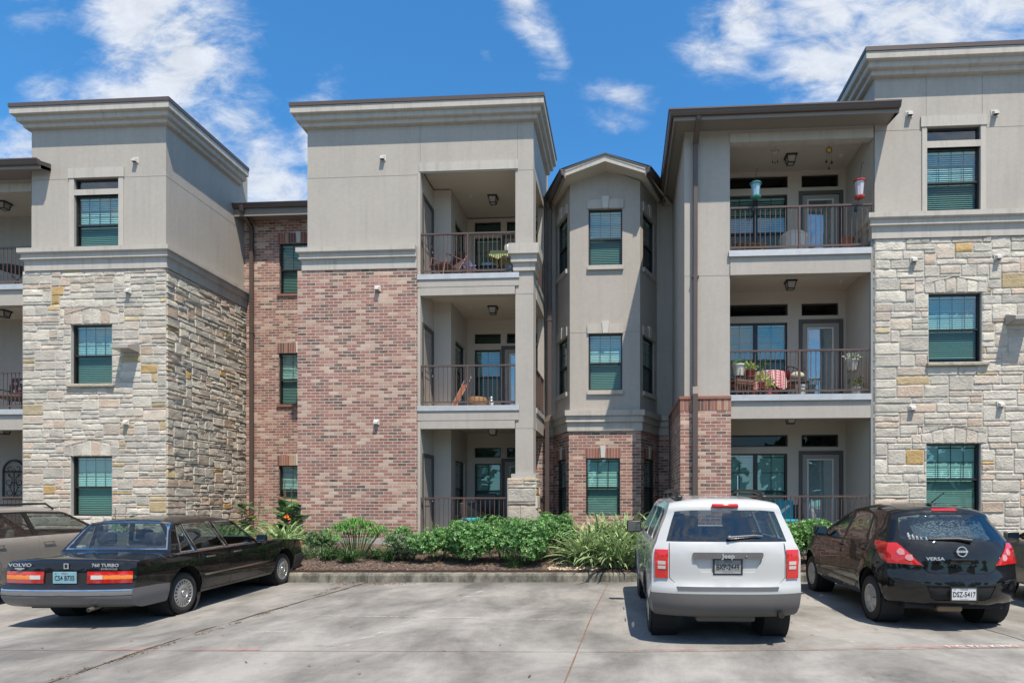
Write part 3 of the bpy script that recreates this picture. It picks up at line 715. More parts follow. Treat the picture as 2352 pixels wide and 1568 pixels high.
wall(mb, FL_, 0, lenS, 3.4, 10.0, SH((7.78, 4.49)), .1, ends=False); wall(mb, FR_, 0, lenR, 3.4, 10.0, SR((7.78, 4.49)), .1, ends=False)
wall(mb, FY(YBB), -2.2, PL[0], 3.4, 10.1); wall(mb, FY(YBB), PR[0], 1.42, 3.4, 10.1)
mb.build('bay_stucco_wall', stucco, B)
jointlines(BF, [(P0[0], -.9, 6.02, 6.02 + J), (0.01, P1[0], 6.02, 6.02 + J)])
def off(p, a, b): return (p[0] + a, p[1] + b)
mb = MB(); o_ = .05
q0, q1, qL, qR = off(P0, -.02, -o_), off(P1, .02, -o_), off(PL, -.05, -.02), off(PR, .05, -.02)
wall(mb, FY(YB_ - o_), q0[0], q1[0], .3, 3.42, [(-.96, -.06, 1.19, 2.70)], .14)
FLb = Fr(qL, (q0[0] - qL[0], q0[1] - qL[1])); FRb = Fr(q1, (qR[0] - q1[0], qR[1] - q1[1]))
lb = (Vector(q0) - Vector(qL)).length; rb = (Vector(qR) - Vector(q1)).length
hLb = (lb * .5 - .36, lb * .5 + .42, 1.19, 2.70); hRb = (rb * .5 - .42, rb * .5 + .36, 1.19, 2.70)
wall(mb, FLb, 0, lb, .3, 3.42, [hLb], .14, ends=False); wall(mb, FRb, 0, rb, .3, 3.42, [hRb], .14, ends=False)
wall(mb, FY(YBB - .05), -2.2, qL[0], .3, 3.42); wall(mb, FY(YBB - .05), qR[0], 1.36, .3, 3.42)
mb.build('bay_brick_wall', brickm, B)
BT = [(0, 3.41), (.09, 3.41), (.09, 3.60), (.10, 3.63), (.145, 3.645), (.145, 3.67), (.13, 3.68), (.13, 3.79), (.18, 3.81), (.18, 3.95), (0, 3.965)]
trimband([(-2.2, YBB), PL, P0, P1, PR, (1.3, YBB)], BT)
for h in BH:
    w_ = window(BF, *h, cols=3, rows=2)
for z in (7.78, 4.49):
    window(FL_, *SH((z,))[0], cols=2, rows=2); window(FR_, *SR((z,))[0], cols=2, rows=2)
window(FY(YB_ - o_), -.96, -.06, 1.19, 2.70, cols=3, rows=2); window(FLb, *hLb, cols=2, rows=2); window(FRb, *hRb, cols=2, rows=2)
def head(Fw, a, b, z):
    mb = MB(); m = (a + b) / 2
    Fw.box(mb, a - .03, m - .075, -.04, 0, z + .005, z + .245); Fw.box(mb, m + .075, b + .03, -.04, 0, z + .005, z + .245)
    o = mb.build('window_head', keym if 0 else trimm, B); keystone(Fw, m, z + .004, z + .315, o, -.06, .095)
    s = MB(); Fw.box(s, a - .05, b + .05, -.07, .03, 0, 0) if 0 else Fw.box(s, a - .03, b + .03, -.06, .02, z - 1.5 - .11, z - 1.5); s.build('window_sill', trimm, B)
for z in (9.28, 5.99):
    head(BF, -.895, 0, z); head(FL_, *SH((7.78,))[0][:2], z); head(FR_, *SR((7.78,))[0][:2], z)
for Fw, a, b in ((FY(YB_ - o_), -.96, -.06), (FLb, hLb[0], hLb[1]), (FRb, hRb[0], hRb[1])):
    s = soldiers(Fw, a - .02, b + .02, 2.70, 2.97); keystone(Fw, (a + b) / 2, 2.71, 3.03, s, t=.07)
# bay roof: front gable rake with gutters down both slanted sides
mb = MB(); oy = YB_ - .55
ex0, ex1 = -1.50, .63; pk = (-.44, 10.41); ez = 10.05
def rake(a, b, y, t=.10):
    return
G = [(-2.02, 17.0, ez + .02), (ex0, oy, ez), (pk[0], oy, pk[1]), (ex1, oy, ez), (1.22, 17.0, ez + .02)]
th = .17
mb.mesh([G[1], G[2], G[3], (ex1, oy, ez - th), (pk[0], oy, pk[1] - th), (ex0, oy, ez - th), (ex1, oy + .02, ez - th), (pk[0], oy + .02, pk[1] - th), (ex0, oy + .02, ez - th), (ex0, oy + .02, ez), (pk[0], oy + .02, pk[1]), (ex1, oy + .02, ez)],
        [(5, 4, 1, 0), (4, 3, 2, 1), (8, 7, 4, 5), (7, 6, 3, 4)])
rk = mb.build('bay_roof', trimm, B)
so = MB(); zz = .13
so.mesh([(ex0, oy + .02, ez - th + .02), (pk[0], oy + .02, pk[1] - th + .02), (ex1, oy + .02, ez - th + .02), (pk[0], 17.3, pk[1] - th + .06), (-2.1, 17.3, ez - th), (1.45, 17.3, ez - th)], [(0, 1, 3, 4), (1, 2, 5, 3)])
so.build('soffit', soffitm, rk)
rf = MB(); rf.mesh([(ex0 - .1, oy - .03, ez + .01), (pk[0], oy - .03, pk[1] + .03), (ex1 + .1, oy - .03, ez + .01), (pk[0], 17.9, pk[1] + .2), (-2.3, 17.2, ez + .03), (1.5, 17.2, ez + .03), (-2.3, 17.9, ez + .1), (1.5, 17.9, ez + .1)], [(0, 1, 3, 6, 4), (1, 2, 5, 7, 3)])
rf.mesh([(ex0, oy - .03, ez + .01), (ex0, oy - .03, ez - .03), (pk[0], oy - .03, pk[1] - .01), (pk[0], oy - .03, pk[1] + .03), (ex1, oy - .03, ez + .01), (ex1, oy - .03, ez - .03)], [(0, 1, 2, 3), (3, 2, 5, 4)])
rf.build('shingles', mat('shingle', (.09, .085, .085), .9, var=.2, vscale=20), rk)
for pth in ([(-2.05, 17.1), (ex0, oy - .02)], [(ex1, oy - .02), (1.16, 17.1)]):
    g = MB(); molding(g, pth, [(-.02, ez - .15), (0.02, ez - .15), (.06, ez - .12), (.075, ez - .03), (.09, ez - .02), (.09, ez + .005), (-.02, ez + .005)]); g.build('gutter', gutm, rk)
    f = MB(); molding(f, pth, [(-.05, ez - .22), (-.03, ez - .22), (-.03, ez - .02), (-.05, ez - .02)]); f.build('fascia', fascm, rk)
downpipe([(-2.06, 16.98, 9.95), (-2.03, 16.95, 9.7), (-2.03, 16.95, 3.95), (-2.08, 16.78, 3.75), (-2.08, 16.78, .4)], .06)
# ---------------------------------------------------------------- right balcony block
YR = 13.95; F = FY(YR); mb = MB(); XP = 1.41
wall(mb, F, XP, 2.43, 3.9, 10.0); wall(mb, FXL(XP), -17.3, -YR, 3.9, 10.0); wall(mb, FXR(2.43), YR, YR + .4, .3, 10.0, ends=False); wall(mb, FXR(2.0), YR + .4, 15.65, .3, 10.0, ends=False)
mb.build('stucco_wall', stucco, B)
jointlines(F, [(XP, 2.43, 6.66, 6.66 + J)]); jointlines(FXL(XP), [(-17.3, -YR, 6.66, 6.66 + J)])
mb = MB(); wall(mb, FY(YR - .08), XP - .10, 2.44, .3, 3.60); wall(mb, FXL(XP - .10), -17.3, -(YR - .08), .3, 3.60)
wall(mb, FXR(2.44), YR - .08, YR + .02, .3, 3.9, ends=False)
mb.build('brick_wall', brickm, B)
soldiers(FY(YR - .08), XP - .10, 2.445, 3.605, 3.86); soldiers(FXL(XP - .10), -17.3, -(YR - .08), 3.605, 3.86)
mb = MB(); mb.tint = (.32, .14, .10); mb.box(XP - .125, 2.445, YR - .105, YR, 3.862, 3.925); mb.box(XP - .125, XP, YR, 17.3, 3.862, 3.925); mb.build('brick_sill', soldm, B)
YRB = 15.65; XI = 5.60; FB = FY(YRB)
RB = []
tops = (3.235, 6.54, 9.77)
for t in tops: RB += [(2.60, 4.17, t - .30, t), (2.60, 4.16, t - 2.30, t - .47), (4.51, 5.42, t - .31, t)]
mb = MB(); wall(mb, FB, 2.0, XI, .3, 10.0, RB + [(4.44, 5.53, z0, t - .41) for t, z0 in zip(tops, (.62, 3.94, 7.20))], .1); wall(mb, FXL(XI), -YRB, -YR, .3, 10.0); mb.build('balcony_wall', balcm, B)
for i, h in enumerate(RB):
    if i % 3 == 1: window(FB, *h, cols=2, rows=2, lites=2)
    else: window(FB, *h, single=2, nolow=True)
for t, z0 in zip(tops, (.62, 3.94, 7.20)): door(FB, 4.44, 5.53, z0, t - .41, lite=(4.68, 5.27, z0 + .32, t - .64), knob=1)
for zt, zb in ((7.19, 6.66), (3.94, 3.42)):
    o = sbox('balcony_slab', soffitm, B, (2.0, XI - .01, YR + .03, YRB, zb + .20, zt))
    m = MB(); m.box(2.435, XI - .07, YR - .012, YR + .2, zb + .27, zt - .125); m.box(2.435, XI - .07, YR - .03, YR + .2, zb, zb + .267); m.build('edge_beam', stucco, o)
    m = MB(); m.box(2.40, XI - .07, YR - .065, YR + .1, zt - .122, zt + .012); m.build('metal_flashing', flashm, o)
sbox('balcony_slab', concm, B, (2.44, XI - .01, YR + .03, YRB, .2, .62))
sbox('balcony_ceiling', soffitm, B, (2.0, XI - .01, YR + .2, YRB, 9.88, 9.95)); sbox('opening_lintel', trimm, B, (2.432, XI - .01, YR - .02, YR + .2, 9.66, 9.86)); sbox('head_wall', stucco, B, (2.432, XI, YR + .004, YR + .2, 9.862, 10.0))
for z0, z1 in ((.62, 1.69), (3.95, 4.97), (7.20, 8.21)): railing((2.44, YR + .03), (XI - .02, YR + .03), z0, z1, post=(.49,))
for zc in (9.88, 6.86, 3.62): ceiling_light(4.05, 14.95, zc); sprinkler(5.25, 15.0, zc)
sbox('corner_board', mat('grey_trim', (.30, .30, .29), .5, var=.04), B, (5.525, 5.60, YR - .03, YR + .05, .4, 7.38))
# eave of the right block: front and left side
mb = MB(); EY = 13.36; EX = 1.12
pth = [(EX, 17.2), (EX, EY), (5.90, EY)]
molding(mb, pth, [(-.9, 9.94), (-.03, 9.94), (-.03, 9.84), (0, 9.84), (0, 9.93), (-.9, 10.1)]); rr = mb.build('roof_edge', fascm, B)
g = MB(); molding(g, pth, [(.0, 9.915), (.06, 9.915), (.085, 9.95), (.10, 10.0), (.12, 10.015), (.12, 10.045), (.0, 10.045)]); g.build('gutter', gutm, rr)
m = MB(); m.mesh([(EX + .03, EY + .03, 9.945), (5.89, EY + .03, 9.945), (5.89, YR + .25, 9.99), (EX + .03, YR + .25, 9.99)], [(0, 1, 2, 3)]); m.mesh([(EX + .03, YR, 9.945), (XP + .2, YR, 9.97), (XP + .2, 17.3, 9.97), (EX + .03, 17.3, 9.945)], [(0, 1, 2, 3)])
m.build('soffit', soffitm, rr)
m = MB(); m.mesh([(EX, EY, 10.0), (5.90, EY, 10.0), (5.9, 17.5, 10.9), (3, 17.5, 10.9), (EX, 17.5, 10.4)], [(0, 1, 2, 3, 4)]); m.mesh([(5.90, EY, 9.84), (5.90, EY, 10.03), (5.9, YR + .1, 10.15), (5.9, YR + .1, 9.94)], [(0, 1, 2, 3)]); m.build('roof_deck', MAT['shingle'], rr)
downpipe([(1.66, EY + .0, 9.95), (1.655, EY + .02, 9.86), (1.65, YR - .07, 9.62), (1.64, YR - .07, 4.15), (1.63, YR - .16, 3.95), (1.63, YR - .16, .35)], .06)
# ---------------------------------------------------------------- right tower
mb = MB(); RT = [(6.745, 7.89, 7.93, 9.385), (6.745, 7.89, 9.53, 9.84)]; XT = 5.62
wall(mb, F, XT, 12.5, 7.3, 11.4, RT, .1); wall(mb, FXL(XT), -17.9, -YR, 7.3, 11.4); mb.face([(XT, YR, 11.36), (12.5, YR, 11.36), (12.5, 18, 11.36), (XT, 18, 11.36)]); mb.face([(XT, 18, 7), (12.5, 18, 7), (12.5, 18, 11.4), (XT, 18, 11.4)])
mb.face([(12.5, YR, .2), (12.5, 18, .2), (12.5, 18, 11.4), (12.5, YR, 11.4)])
mb.build('stucco_wall', stucco, B)
cornice([(XT, 17.9), (XT, YR), (12.5, YR)]); trimband([(XT, 14.6), (XT, YR), (12.5, YR)])
jointlines(F, [(XT, 6.61, 9.80, 9.80 + J), (8.03, 12.5, 9.80, 9.80 + J), (6.73, 6.73 + J, 10.08, 10.97), (7.93, 7.93 + J, 10.08, 10.97)])
mb = MB(); F.box(mb, 6.61, 8.03, -.035, 0, 9.85, 10.08); F.box(mb, 6.64, 6.745, -.02, 0, 7.91, 9.85); F.box(mb, 7.89, 8.0, -.02, 0, 7.91, 9.85); F.box(mb, 6.745, 7.89, -.02, .05, 9.385, 9.53); mb.build('window_surround', trimm, B)
window(F, *RT[0]); window(F, *RT[1], single=1, nolow=True)
RS = [(6.755, 7.89, 4.61, 6.145), (6.71, 7.87, 1.30, 2.83)]
stones('stone_wall', FY(YR - .06), 5.60, 12.5, .2, 7.37, RS, 21, arches=[(6.66, 8.0, 6.145, 6.50), (6.6, 8.0, 2.83, 3.20)])
stones('stone_wall', FXL(5.60), -(YR + .02), -(YR - .06), .2, 7.37, [], 23)
window(FY(YR - .06), *RS[0], rec=.1, blind=.12); window(FY(YR - .06), *RS[1], rec=.1)
mb = MB(); mb.tint = (.45, .41, .33); mb.rbox(6.70, 8.02, YR - .15, YR, 4.53, 4.61, .02); mb.build('stone_sill', stonem, B)
vent(6.36, YR, 10.15); vent(8.19, YR, 10.10); vent(6.42, YR - .08, 6.88); vent(8.21, YR - .08, 6.90); vent(6.39, YR - .08, 3.62); vent(8.27, YR - .08, 3.675)
floodlight(8.60, YR - .08, 5.50)
# ---------------------------------------------------------------- left wing (mostly outside the frame)
YW = 14.95; mb = MB(); F = FY(YW); xl, xr = -19.0, -15.05
wall(mb, FY(16.7), xl, xr - .1, .2, 10.0, [(-16.35, -15.75, z, z + 1.5) for z in (7.8, 4.5)], .1); wall(mb, FXL(-14.99), -16.7, -YL, .2, 10.0)
mb.box(-19.0, -18.2, YW, YW + .4, .2, 10.0); mb.build('stucco_wall', stucco, B)
for z in (7.8, 4.5): window(FY(16.7), -16.35, -15.75, z, z + 1.5, cols=2)
for zt, zb in ((7.19, 6.66), (3.94, 3.42)):
    o = sbox('balcony_slab', soffitm, B, (xl, xr - .11, YW + .03, 16.7, zb + .2, zt))
    m = MB(); m.box(xl, xr - .11, YW - .012, YW + .2, zb + .27, zt - .125); m.box(xl, xr - .11, YW - .03, YW + .2, zb, zb + .267); m.build('edge_beam', stucco, o)
    m = MB(); m.box(xl, xr - .11, YW - .065, YW + .1, zt - .122, zt + .012); m.build('metal_flashing', flashm, o)
sbox('balcony_slab', concm, B, (xl, xr - .11, YW + .03, 16.7, .2, .62)); sbox('balcony_ceiling', soffitm, B, (xl, xr - .01, YW + .2, 16.7, 9.86, 9.95)); sbox('opening_lintel', trimm, B, (xl, xr - .12, YW - .02, YW + .2, 9.62, 9.84)); sbox('head_wall', stucco, B, (xl, xr, YW + .004, YW + .2, 9.842, 10.0))
for z0, z1 in ((.62, 1.68), (3.95, 4.95), (7.20, 8.21)): railing((-18.2, YW + .03), (xr - .12, YW + .03), z0, z1, post=(.5,))
for zc in (9.86, 6.86, 3.62): ceiling_light(-17.15, 15.9, zc)
EYW = 14.30; mb = MB(); pth = [(-20, EYW), (-14.46, EYW)]
molding(mb, pth, [(-.9, 9.94), (-.03, 9.94), (-.03, 9.84), (0, 9.84), (0, 9.93), (-.9, 10.1)]); rr = mb.build('roof_edge', fascm, B)
g = MB(); molding(g, pth, [(.0, 9.915), (.06, 9.915), (.085, 9.95), (.10, 10.0), (.12, 10.015), (.12, 10.045), (.0, 10.045)]); g.build('gutter', gutm, rr)
m = MB(); m.mesh([(-20, EYW + .03, 9.945), (-14.47, EYW + .03, 9.945), (-14.47, 15.2, 9.98), (-20, 15.2, 9.98)], [(0, 1, 2, 3)]); m.build('soffit', soffitm, rr)
m = MB(); m.mesh([(-14.46, EYW, 9.84), (-14.46, EYW, 10.03), (-14.46, YL, 10.1), (-14.46, YL, 9.94)], [(0, 1, 2, 3)]); m.mesh([(-20, EYW, 10.0), (-14.46, EYW, 10.0), (-14.46, 17.5, 10.8), (-20, 17.5, 10.8)], [(0, 1, 2, 3)]); m.build('roof_deck', MAT['shingle'], rr)
# hidden rear mass so that the interior stays dark
sbox('rear_wall', stucco, B, (-19, 12.5, 18.05, 18.2, .2, 9.9)); sbox('flat_roof', MAT['shingle'], B, (-11.4, -8.0, 17.3, 18.1, 10.2, 10.25))
# ================================================================== GROUND
kerb_y = lambda x: 11.99 + .0606 * x
G = lambda y: -.20 + .014 * y                         # the lot falls gently towards the camera
def gq(p): f = 1.12953 / (1 + .009067 * p[1]); return (p[0] * f, p[1] * f)
def concrete():
    m = bpy.data.materials.new('lot_concrete'); m.use_nodes = True; t = m.node_tree; b = t.nodes['Principled BSDF']
    co = N(t, 'ShaderNodeTexCoord')
    def noi(sc, scale, det=5.0, rough=.6, dist=0.0, lo=.3, hi=.7, a=0., c=1.):
        mp_ = N(t, 'ShaderNodeMapping'); mp_.inputs['Scale'].default_value = sc; mp_.inputs['Rotation'].default_value = (0, 0, -.35); L(t, co.outputs['Object'], mp_.inputs[0])
        n = N(t, 'ShaderNodeTexNoise', i_Scale=scale, i_Detail=det, i_Roughness=rough, i_Distortion=dist); L(t, mp_.outputs[0], n.inputs['Vector'])
        r = N(t, 'ShaderNodeMapRange'); L(t, n.outputs['Fac'], r.inputs[0]); r.inputs[1].default_value = lo; r.inputs[2].default_value = hi; r.inputs[3].default_value = a; r.inputs[4].default_value = c
        return r.outputs[0]
    a1 = noi((.75, .42, 1), 1.0, 8, .66, .25, .38, .60, .52, 1.14)      # broad grime patches
    a2 = noi((1, 1, 1), 2.3, 6, .7, .2, .3, .7, .90, 1.08)
    a3 = noi((1, 1, 1), 45, 3, .6, 0, .3, .7, .95, 1.05)
    a4 = noi((.35, 1.6, 1), 3.2, 7, .75, .2, .54, .70, 1.0, .80)      # scuffs
    a5 = noi((1, .8, 1), .9, 8, .7, .1, .60, .70, 1.0, .62)          # oil and tyre stains
    a6 = noi((1, 1, 1), 9, 6, .8, 0, .58, .70, 1.0, .86)
    v = mth('MULTIPLY', mth('MULTIPLY', a1, a2, nt=t), mth('MULTIPLY', a3, a4, nt=t), nt=t); v = mth('MULTIPLY', v, mth('MULTIPLY', a5, a6, nt=t), nt=t)
    # concrete darkens towards the kerb, edge broken up by noise
    sp = N(t, 'ShaderNodeSeparateXYZ'); L(t, co.outputs['Object'], sp.inputs[0])
    dk = mth('SUBTRACT', mth('MULTIPLY_ADD', sp.outputs[0], .0606, 11.99, nt=t), sp.outputs[1], nt=t)
    dn = mth('ADD', dk, noi((.8, .8, 1), 1.6, 5, .6, 0, .3, .7, -.35, .35), nt=t)
    r = N(t, 'ShaderNodeMapRange'); L(t, dn, r.inputs[0]); r.inputs[1].default_value = .0; r.inputs[2].default_value = .75; r.inputs[3].default_value = .66; r.inputs[4].default_value = 1.0
    v = mth('MULTIPLY', v, r.outputs[0], nt=t)
    sc_ = N(t, 'ShaderNodeVectorMath', operation='SCALE'); sc_.inputs[0].default_value = (.238, .23, .217); L(t, v, sc_.inputs['Scale'])
    L(t, sc_.outputs[0], b.inputs['Base Color']); b.inputs['Roughness'].default_value = .85
    n3 = N(t, 'ShaderNodeTexNoise', i_Scale=60.0, i_Detail=4.0); L(t, co.outputs['Object'], n3.inputs['Vector'])
    bp = N(t, 'ShaderNodeBump', i_Strength=1.0, i_Distance=.004); L(t, n3.outputs['Fac'], bp.inputs['Height']); L(t, bp.outputs[0], b.inputs['Normal'])
    return m
lotm = concrete()
m = MB(); m.face([(-900, -900, -.9), (900, -900, -.9), (900, 900, -.9), (-900, 900, -.9)]); tag(m.build('ground', mat('far_ground', (.22, .21, .17), .95, var=.1, vscale=.1)), kind='structure')
m = MB(); m.face([(-45, -45, G(-45)), (45, -45, G(-45)), (45, kerb_y(45) + .05, G(kerb_y(45))), (-45, kerb_y(-45) + .05, G(kerb_y(-45)))]); tag(m.build('parking_lot', lotm), kind='structure')
def kerbmat():
    m = bpy.data.materials.new('weathered_kerb'); m.use_nodes = True; t = m.node_tree; b = t.nodes['Principled BSDF']
    co = N(t, 'ShaderNodeTexCoord'); mp_ = N(t, 'ShaderNodeMapping'); mp_.inputs['Scale'].default_value = (3.2, 3.2, 1.6); L(t, co.outputs['Object'], mp_.inputs[0])
    n = N(t, 'ShaderNodeTexNoise', i_Scale=1.4, i_Detail=7.0, i_Roughness=.7); L(t, mp_.outputs[0], n.inputs['Vector'])
    cr = N(t, 'ShaderNodeValToRGB'); L(t, n.outputs['Fac'], cr.inputs[0]); e = cr.color_ramp.elements
    e[0].position = .40; e[0].color = (.065, .065, .052, 1); e[1].position = .66; e[1].color = (.24, .225, .19, 1)
    L(t, cr.outputs[0], b.inputs['Base Color']); b.inputs['Roughness'].default_value = .9
    n3 = N(t, 'ShaderNodeTexNoise', i_Scale=50.0, i_Detail=4.0); L(t, co.outputs['Object'], n3.inputs['Vector'])
    bp = N(t, 'ShaderNodeBump', i_Strength=1.0, i_Distance=.006); L(t, n3.outputs['Fac'], bp.inputs['Height']); L(t, bp.outputs[0], b.inputs['Normal']); return m
m = MB(); xs = [-45, -7.9, -5.0, -.26, 4.0, 8.6, 45]
for a, b_ in zip(xs, xs[1:]):
    molding(m, [(a + .006, kerb_y(a)), (b_ - .006, kerb_y(b_))], [(0, -.06), (-.012, .09), (-.03, .125), (-.06, .14), (-.16, .143), (-.16, -.06)])
tag(m.build('kerb', kerbmat()), kind='structure')
m = MB(); k_ = 60
for i in range(k_):
    a, b_ = -30 + i, -29 + i
    f = lambda x, d: kerb_y(x) + .175 + .012 * math.sin(x * 2.3) + d
    m.mesh([(a, f(a, 0), .1), (b_, f(b_, 0), .1), (b_, f(b_, 0), .185), (a, f(a, 0), .185), (a, f(a, .02), .185), (b_, f(b_, .02), .185)], [(0, 1, 2, 3), (3, 2, 5, 4)])
tag(m.build('bed_edging', mat('rusty_edging', (.07, .035, .028), .7, var=.3, vscale=6)), kind='structure')
def bedz(x, y):
    t = (y - kerb_y(x) - .2) / 2.9; t = min(1, max(0, t))
    return .165 + .34 * t ** .9 + .035 * noise.noise(Vector((x * 1.1, y * 1.3, 0))) + .012 * noise.noise(Vector((x * 5, y * 5, 2)))
m = MB(); nx, ny = 220, 34; vs = []; fs = []
for j in range(ny):
    for i in range(nx):
        x = -26 + 46 * i / (nx - 1); y = kerb_y(x) + .19 + 6.2 * (j / (ny - 1)) ** 1.4; vs.append((x, y, bedz(x, y)))
for j in range(ny - 1):
    for i in range(nx - 1): k = j * nx + i; fs.append((k, k + 1, k + nx + 1, k + nx))
m.mesh(vs, fs)
def mulchmat():
    m = bpy.data.materials.new('mulch_soil'); m.use_nodes = True; t = m.node_tree; b = t.nodes['Principled BSDF']
    co = N(t, 'ShaderNodeTexCoord'); n = N(t, 'ShaderNodeTexVoronoi', i_Scale=45.0); L(t, co.outputs['Object'], n.inputs['Vector'])
    cr = N(t, 'ShaderNodeValToRGB'); sp = N(t, 'ShaderNodeSeparateXYZ'); L(t, n.outputs['Color'], sp.inputs[0]); L(t, sp.outputs[0], cr.inputs[0]); e = cr.color_ramp.elements
    e[0].position = 0; e[0].color = (.035, .022, .018, 1); e[1].position = 1; e[1].color = (.19, .14, .11, 1)
    L(t, cr.outputs[0], b.inputs['Base Color']); b.inputs['Roughness'].default_value = .95
    bp = N(t, 'ShaderNodeBump', i_Strength=1.0, i_Distance=.02); L(t, sp.outputs[1], bp.inputs['Height']); L(t, bp.outputs[0], b.inputs['Normal']); return m
tag(m.build('planting_bed', mulchmat(), smooth=60), kind='structure')
# mulch chips and litter
rnd = random.Random(4); m = MB()
def chip(m, x, y, z, l, w, c):
    a = rnd.uniform(0, PI); p = rnd.uniform(-.5, .5); d = Vector((math.cos(a), math.sin(a), p * .6)).normalized() * l / 2; s = Vector((-math.sin(a), math.cos(a), rnd.uniform(-.4, .4))) * w / 2
    q = Vector((x, y, z)); m.tint = c; m.face([q - d - s, q + d - s, q + d + s, q - d + s])
for _ in range(11000):
    x = rnd.uniform(-9, 6.5); y = kerb_y(x) + .2 + 2.2 * rnd.random() ** 1.6; k = rnd.random()
    c = (.10, .06, .045) if k < .5 else (.20, .13, .10) if k < .75 else (.34, .27, .21) if k < .92 else (.05, .035, .03)
    chip(m, x, y, bedz(x, y) + rnd.uniform(.004, .02), rnd.uniform(.02, .06), rnd.uniform(.008, .02), c)
leafm = mat('dry_chips', (.2, .15, .1), .9, attr=True)
tag(m.build('mulch', leafm), kind='stuff')
m = MB()
for _ in range(1500):
    s_ = rnd.random(); y = kerb_y(0) - 0
    t = rnd.random(); x = -1.45 + .75 * rnd.random() if t < .1 else None
    yy_ = rnd.uniform(12.15, 14.8); f_ = (yy_ - 12.15) / 2.65
    x = -1.55 + f_ * .55 + rnd.random() * (1.15 - .55 * f_); r = rnd.uniform(.016, .04)
    m.tint = rnd.choice([(.55, .42, .26), (.60, .48, .32), (.50, .36, .20), (.62, .54, .42), (.45, .33, .22)])
    bm = bmesh.new(); bmesh.ops.create_icosphere(bm, subdivisions=1, radius=r)
    M_ = Matrix.Translation((x, yy_, bedz(x, yy_) + r * .3)) @ Matrix.Rotation(rnd.uniform(0, 3), 4, 'Z') @ Matrix.Rotation(rnd.uniform(-.4, .4), 4, 'X') @ Matrix.Diagonal((1.25, .85, .55, 1)); m.bm(bm, M_)
tag(m.build('gravel', mat('river_rock', (.5, .4, .3), .85, attr=True, var=.15, vscale=20)), kind='stuff')
m = MB()
for _ in range(520):
    k = rnd.random()
    if k < .45: x = rnd.uniform(-5.6, -4.2); y = kerb_y(x) - abs(rnd.gauss(0, .18)) - .02
    elif k < .7: x = rnd.uniform(-8, 5); y = kerb_y(x) - abs(rnd.gauss(0, .35)) - .02
    else: x = rnd.uniform(-7, 5); y = rnd.uniform(5.2, 11.5)
    if k > .7 and rnd.random() < .55: continue
    c = rnd.choice([(.20, .11, .07), (.26, .15, .09), (.10, .07, .05)]); chip(m, x, y, G(y) + .012, rnd.uniform(.02, .055), rnd.uniform(.008, .018), c)
for _ in range(900):                                # debris caught along the long joint
    y = rnd.uniform(4.2, 11.9); x = -5.25 + .06 * math.sin(y * .9) + rnd.gauss(0, .03)
    if abs(noise.noise(Vector((y * 1.7, 3, 1)))) < .12: continue
    c = rnd.choice([(.20, .12, .08), (.12, .08, .05), (.26, .17, .10), (.10, .12, .05)]); chip(m, x, y, G(y) + .012, rnd.uniform(.015, .045), rnd.uniform(.005, .012), c)
tag(m.build('leaf_litter', leafm), kind='stuff')
# joints
def strip(name, pts, w, mt, z=.004, wob=0):
    m = MB(); r = random.Random(len(name) + int(pts[0][0] * 10)); P = []; pts = [gq(q) for q in pts]
    for a, b_ in zip(pts, pts[1:]):
        n = max(1, int(math.dist(a, b_) / .06))
        for i in range(n): t = i / n; P.append((a[0] + (b_[0] - a[0]) * t, a[1] + (b_[1] - a[1]) * t))
    P.append(pts[-1]); L_ = []; R_ = []; ww_ = w
    for i, p in enumerate(P):
        q = P[min(i + 1, len(P) - 1)]; o = P[max(i - 1, 0)]; d = Vector((q[0] - o[0], q[1] - o[1])).normalized(); nn = Vector((-d.y, d.x))
        wj = w * (1 + (wob * noise.noise(Vector((i * .21, w * 50, 0))) * 1.6)); jj = wob * w * .6 * noise.noise(Vector((i * .11, 7, 0)))
        L_.append((p[0] + nn.x * (wj / 2 + jj), p[1] + nn.y * (wj / 2 + jj), z + G(p[1]))); R_.append((p[0] - nn.x * (wj / 2 - jj), p[1] - nn.y * (wj / 2 - jj), z + G(p[1])))
    for i in range(len(P) - 1): m.face([R_[i], R_[i + 1], L_[i + 1], L_[i]])
    return tag(m.build(name, mt), kind='structure')
dirt = mat('joint_dirt', (.085, .055, .04), .95, var=.35, vscale=14); dk = mat('joint_line', (.13, .10, .08), .95, var=.2, vscale=8)
strip('expansion_joint', [(-4.84, 3.6), (-4.86, 4.64), (-4.94, 5.58), (-5.04, 7.07), (-4.99, 8.35), (-4.93, 10.0), (-4.89, 11.4)], .034, dirt, wob=1.0)
strip('expansion_joint', [(-.56, 4.0), (-.49, 5.27), (-.41, 8.36), (-.26, 11.72)], .014, mat('joint_rust', (.20, .12, .075), .9, var=.3, vscale=9), wob=.4)
strip('expansion_joint', [(4.60, 4.5), (4.45, 7.3), (4.25, 8.6), (3.95, 11.95)], .016, dk, wob=.2)
strip('expansion_joint', [(-9, 5.82), (-4.9, 6.03), (0, 6.27), (4.45, 6.73), (9, 7.0)], .008, dk, wob=.3)
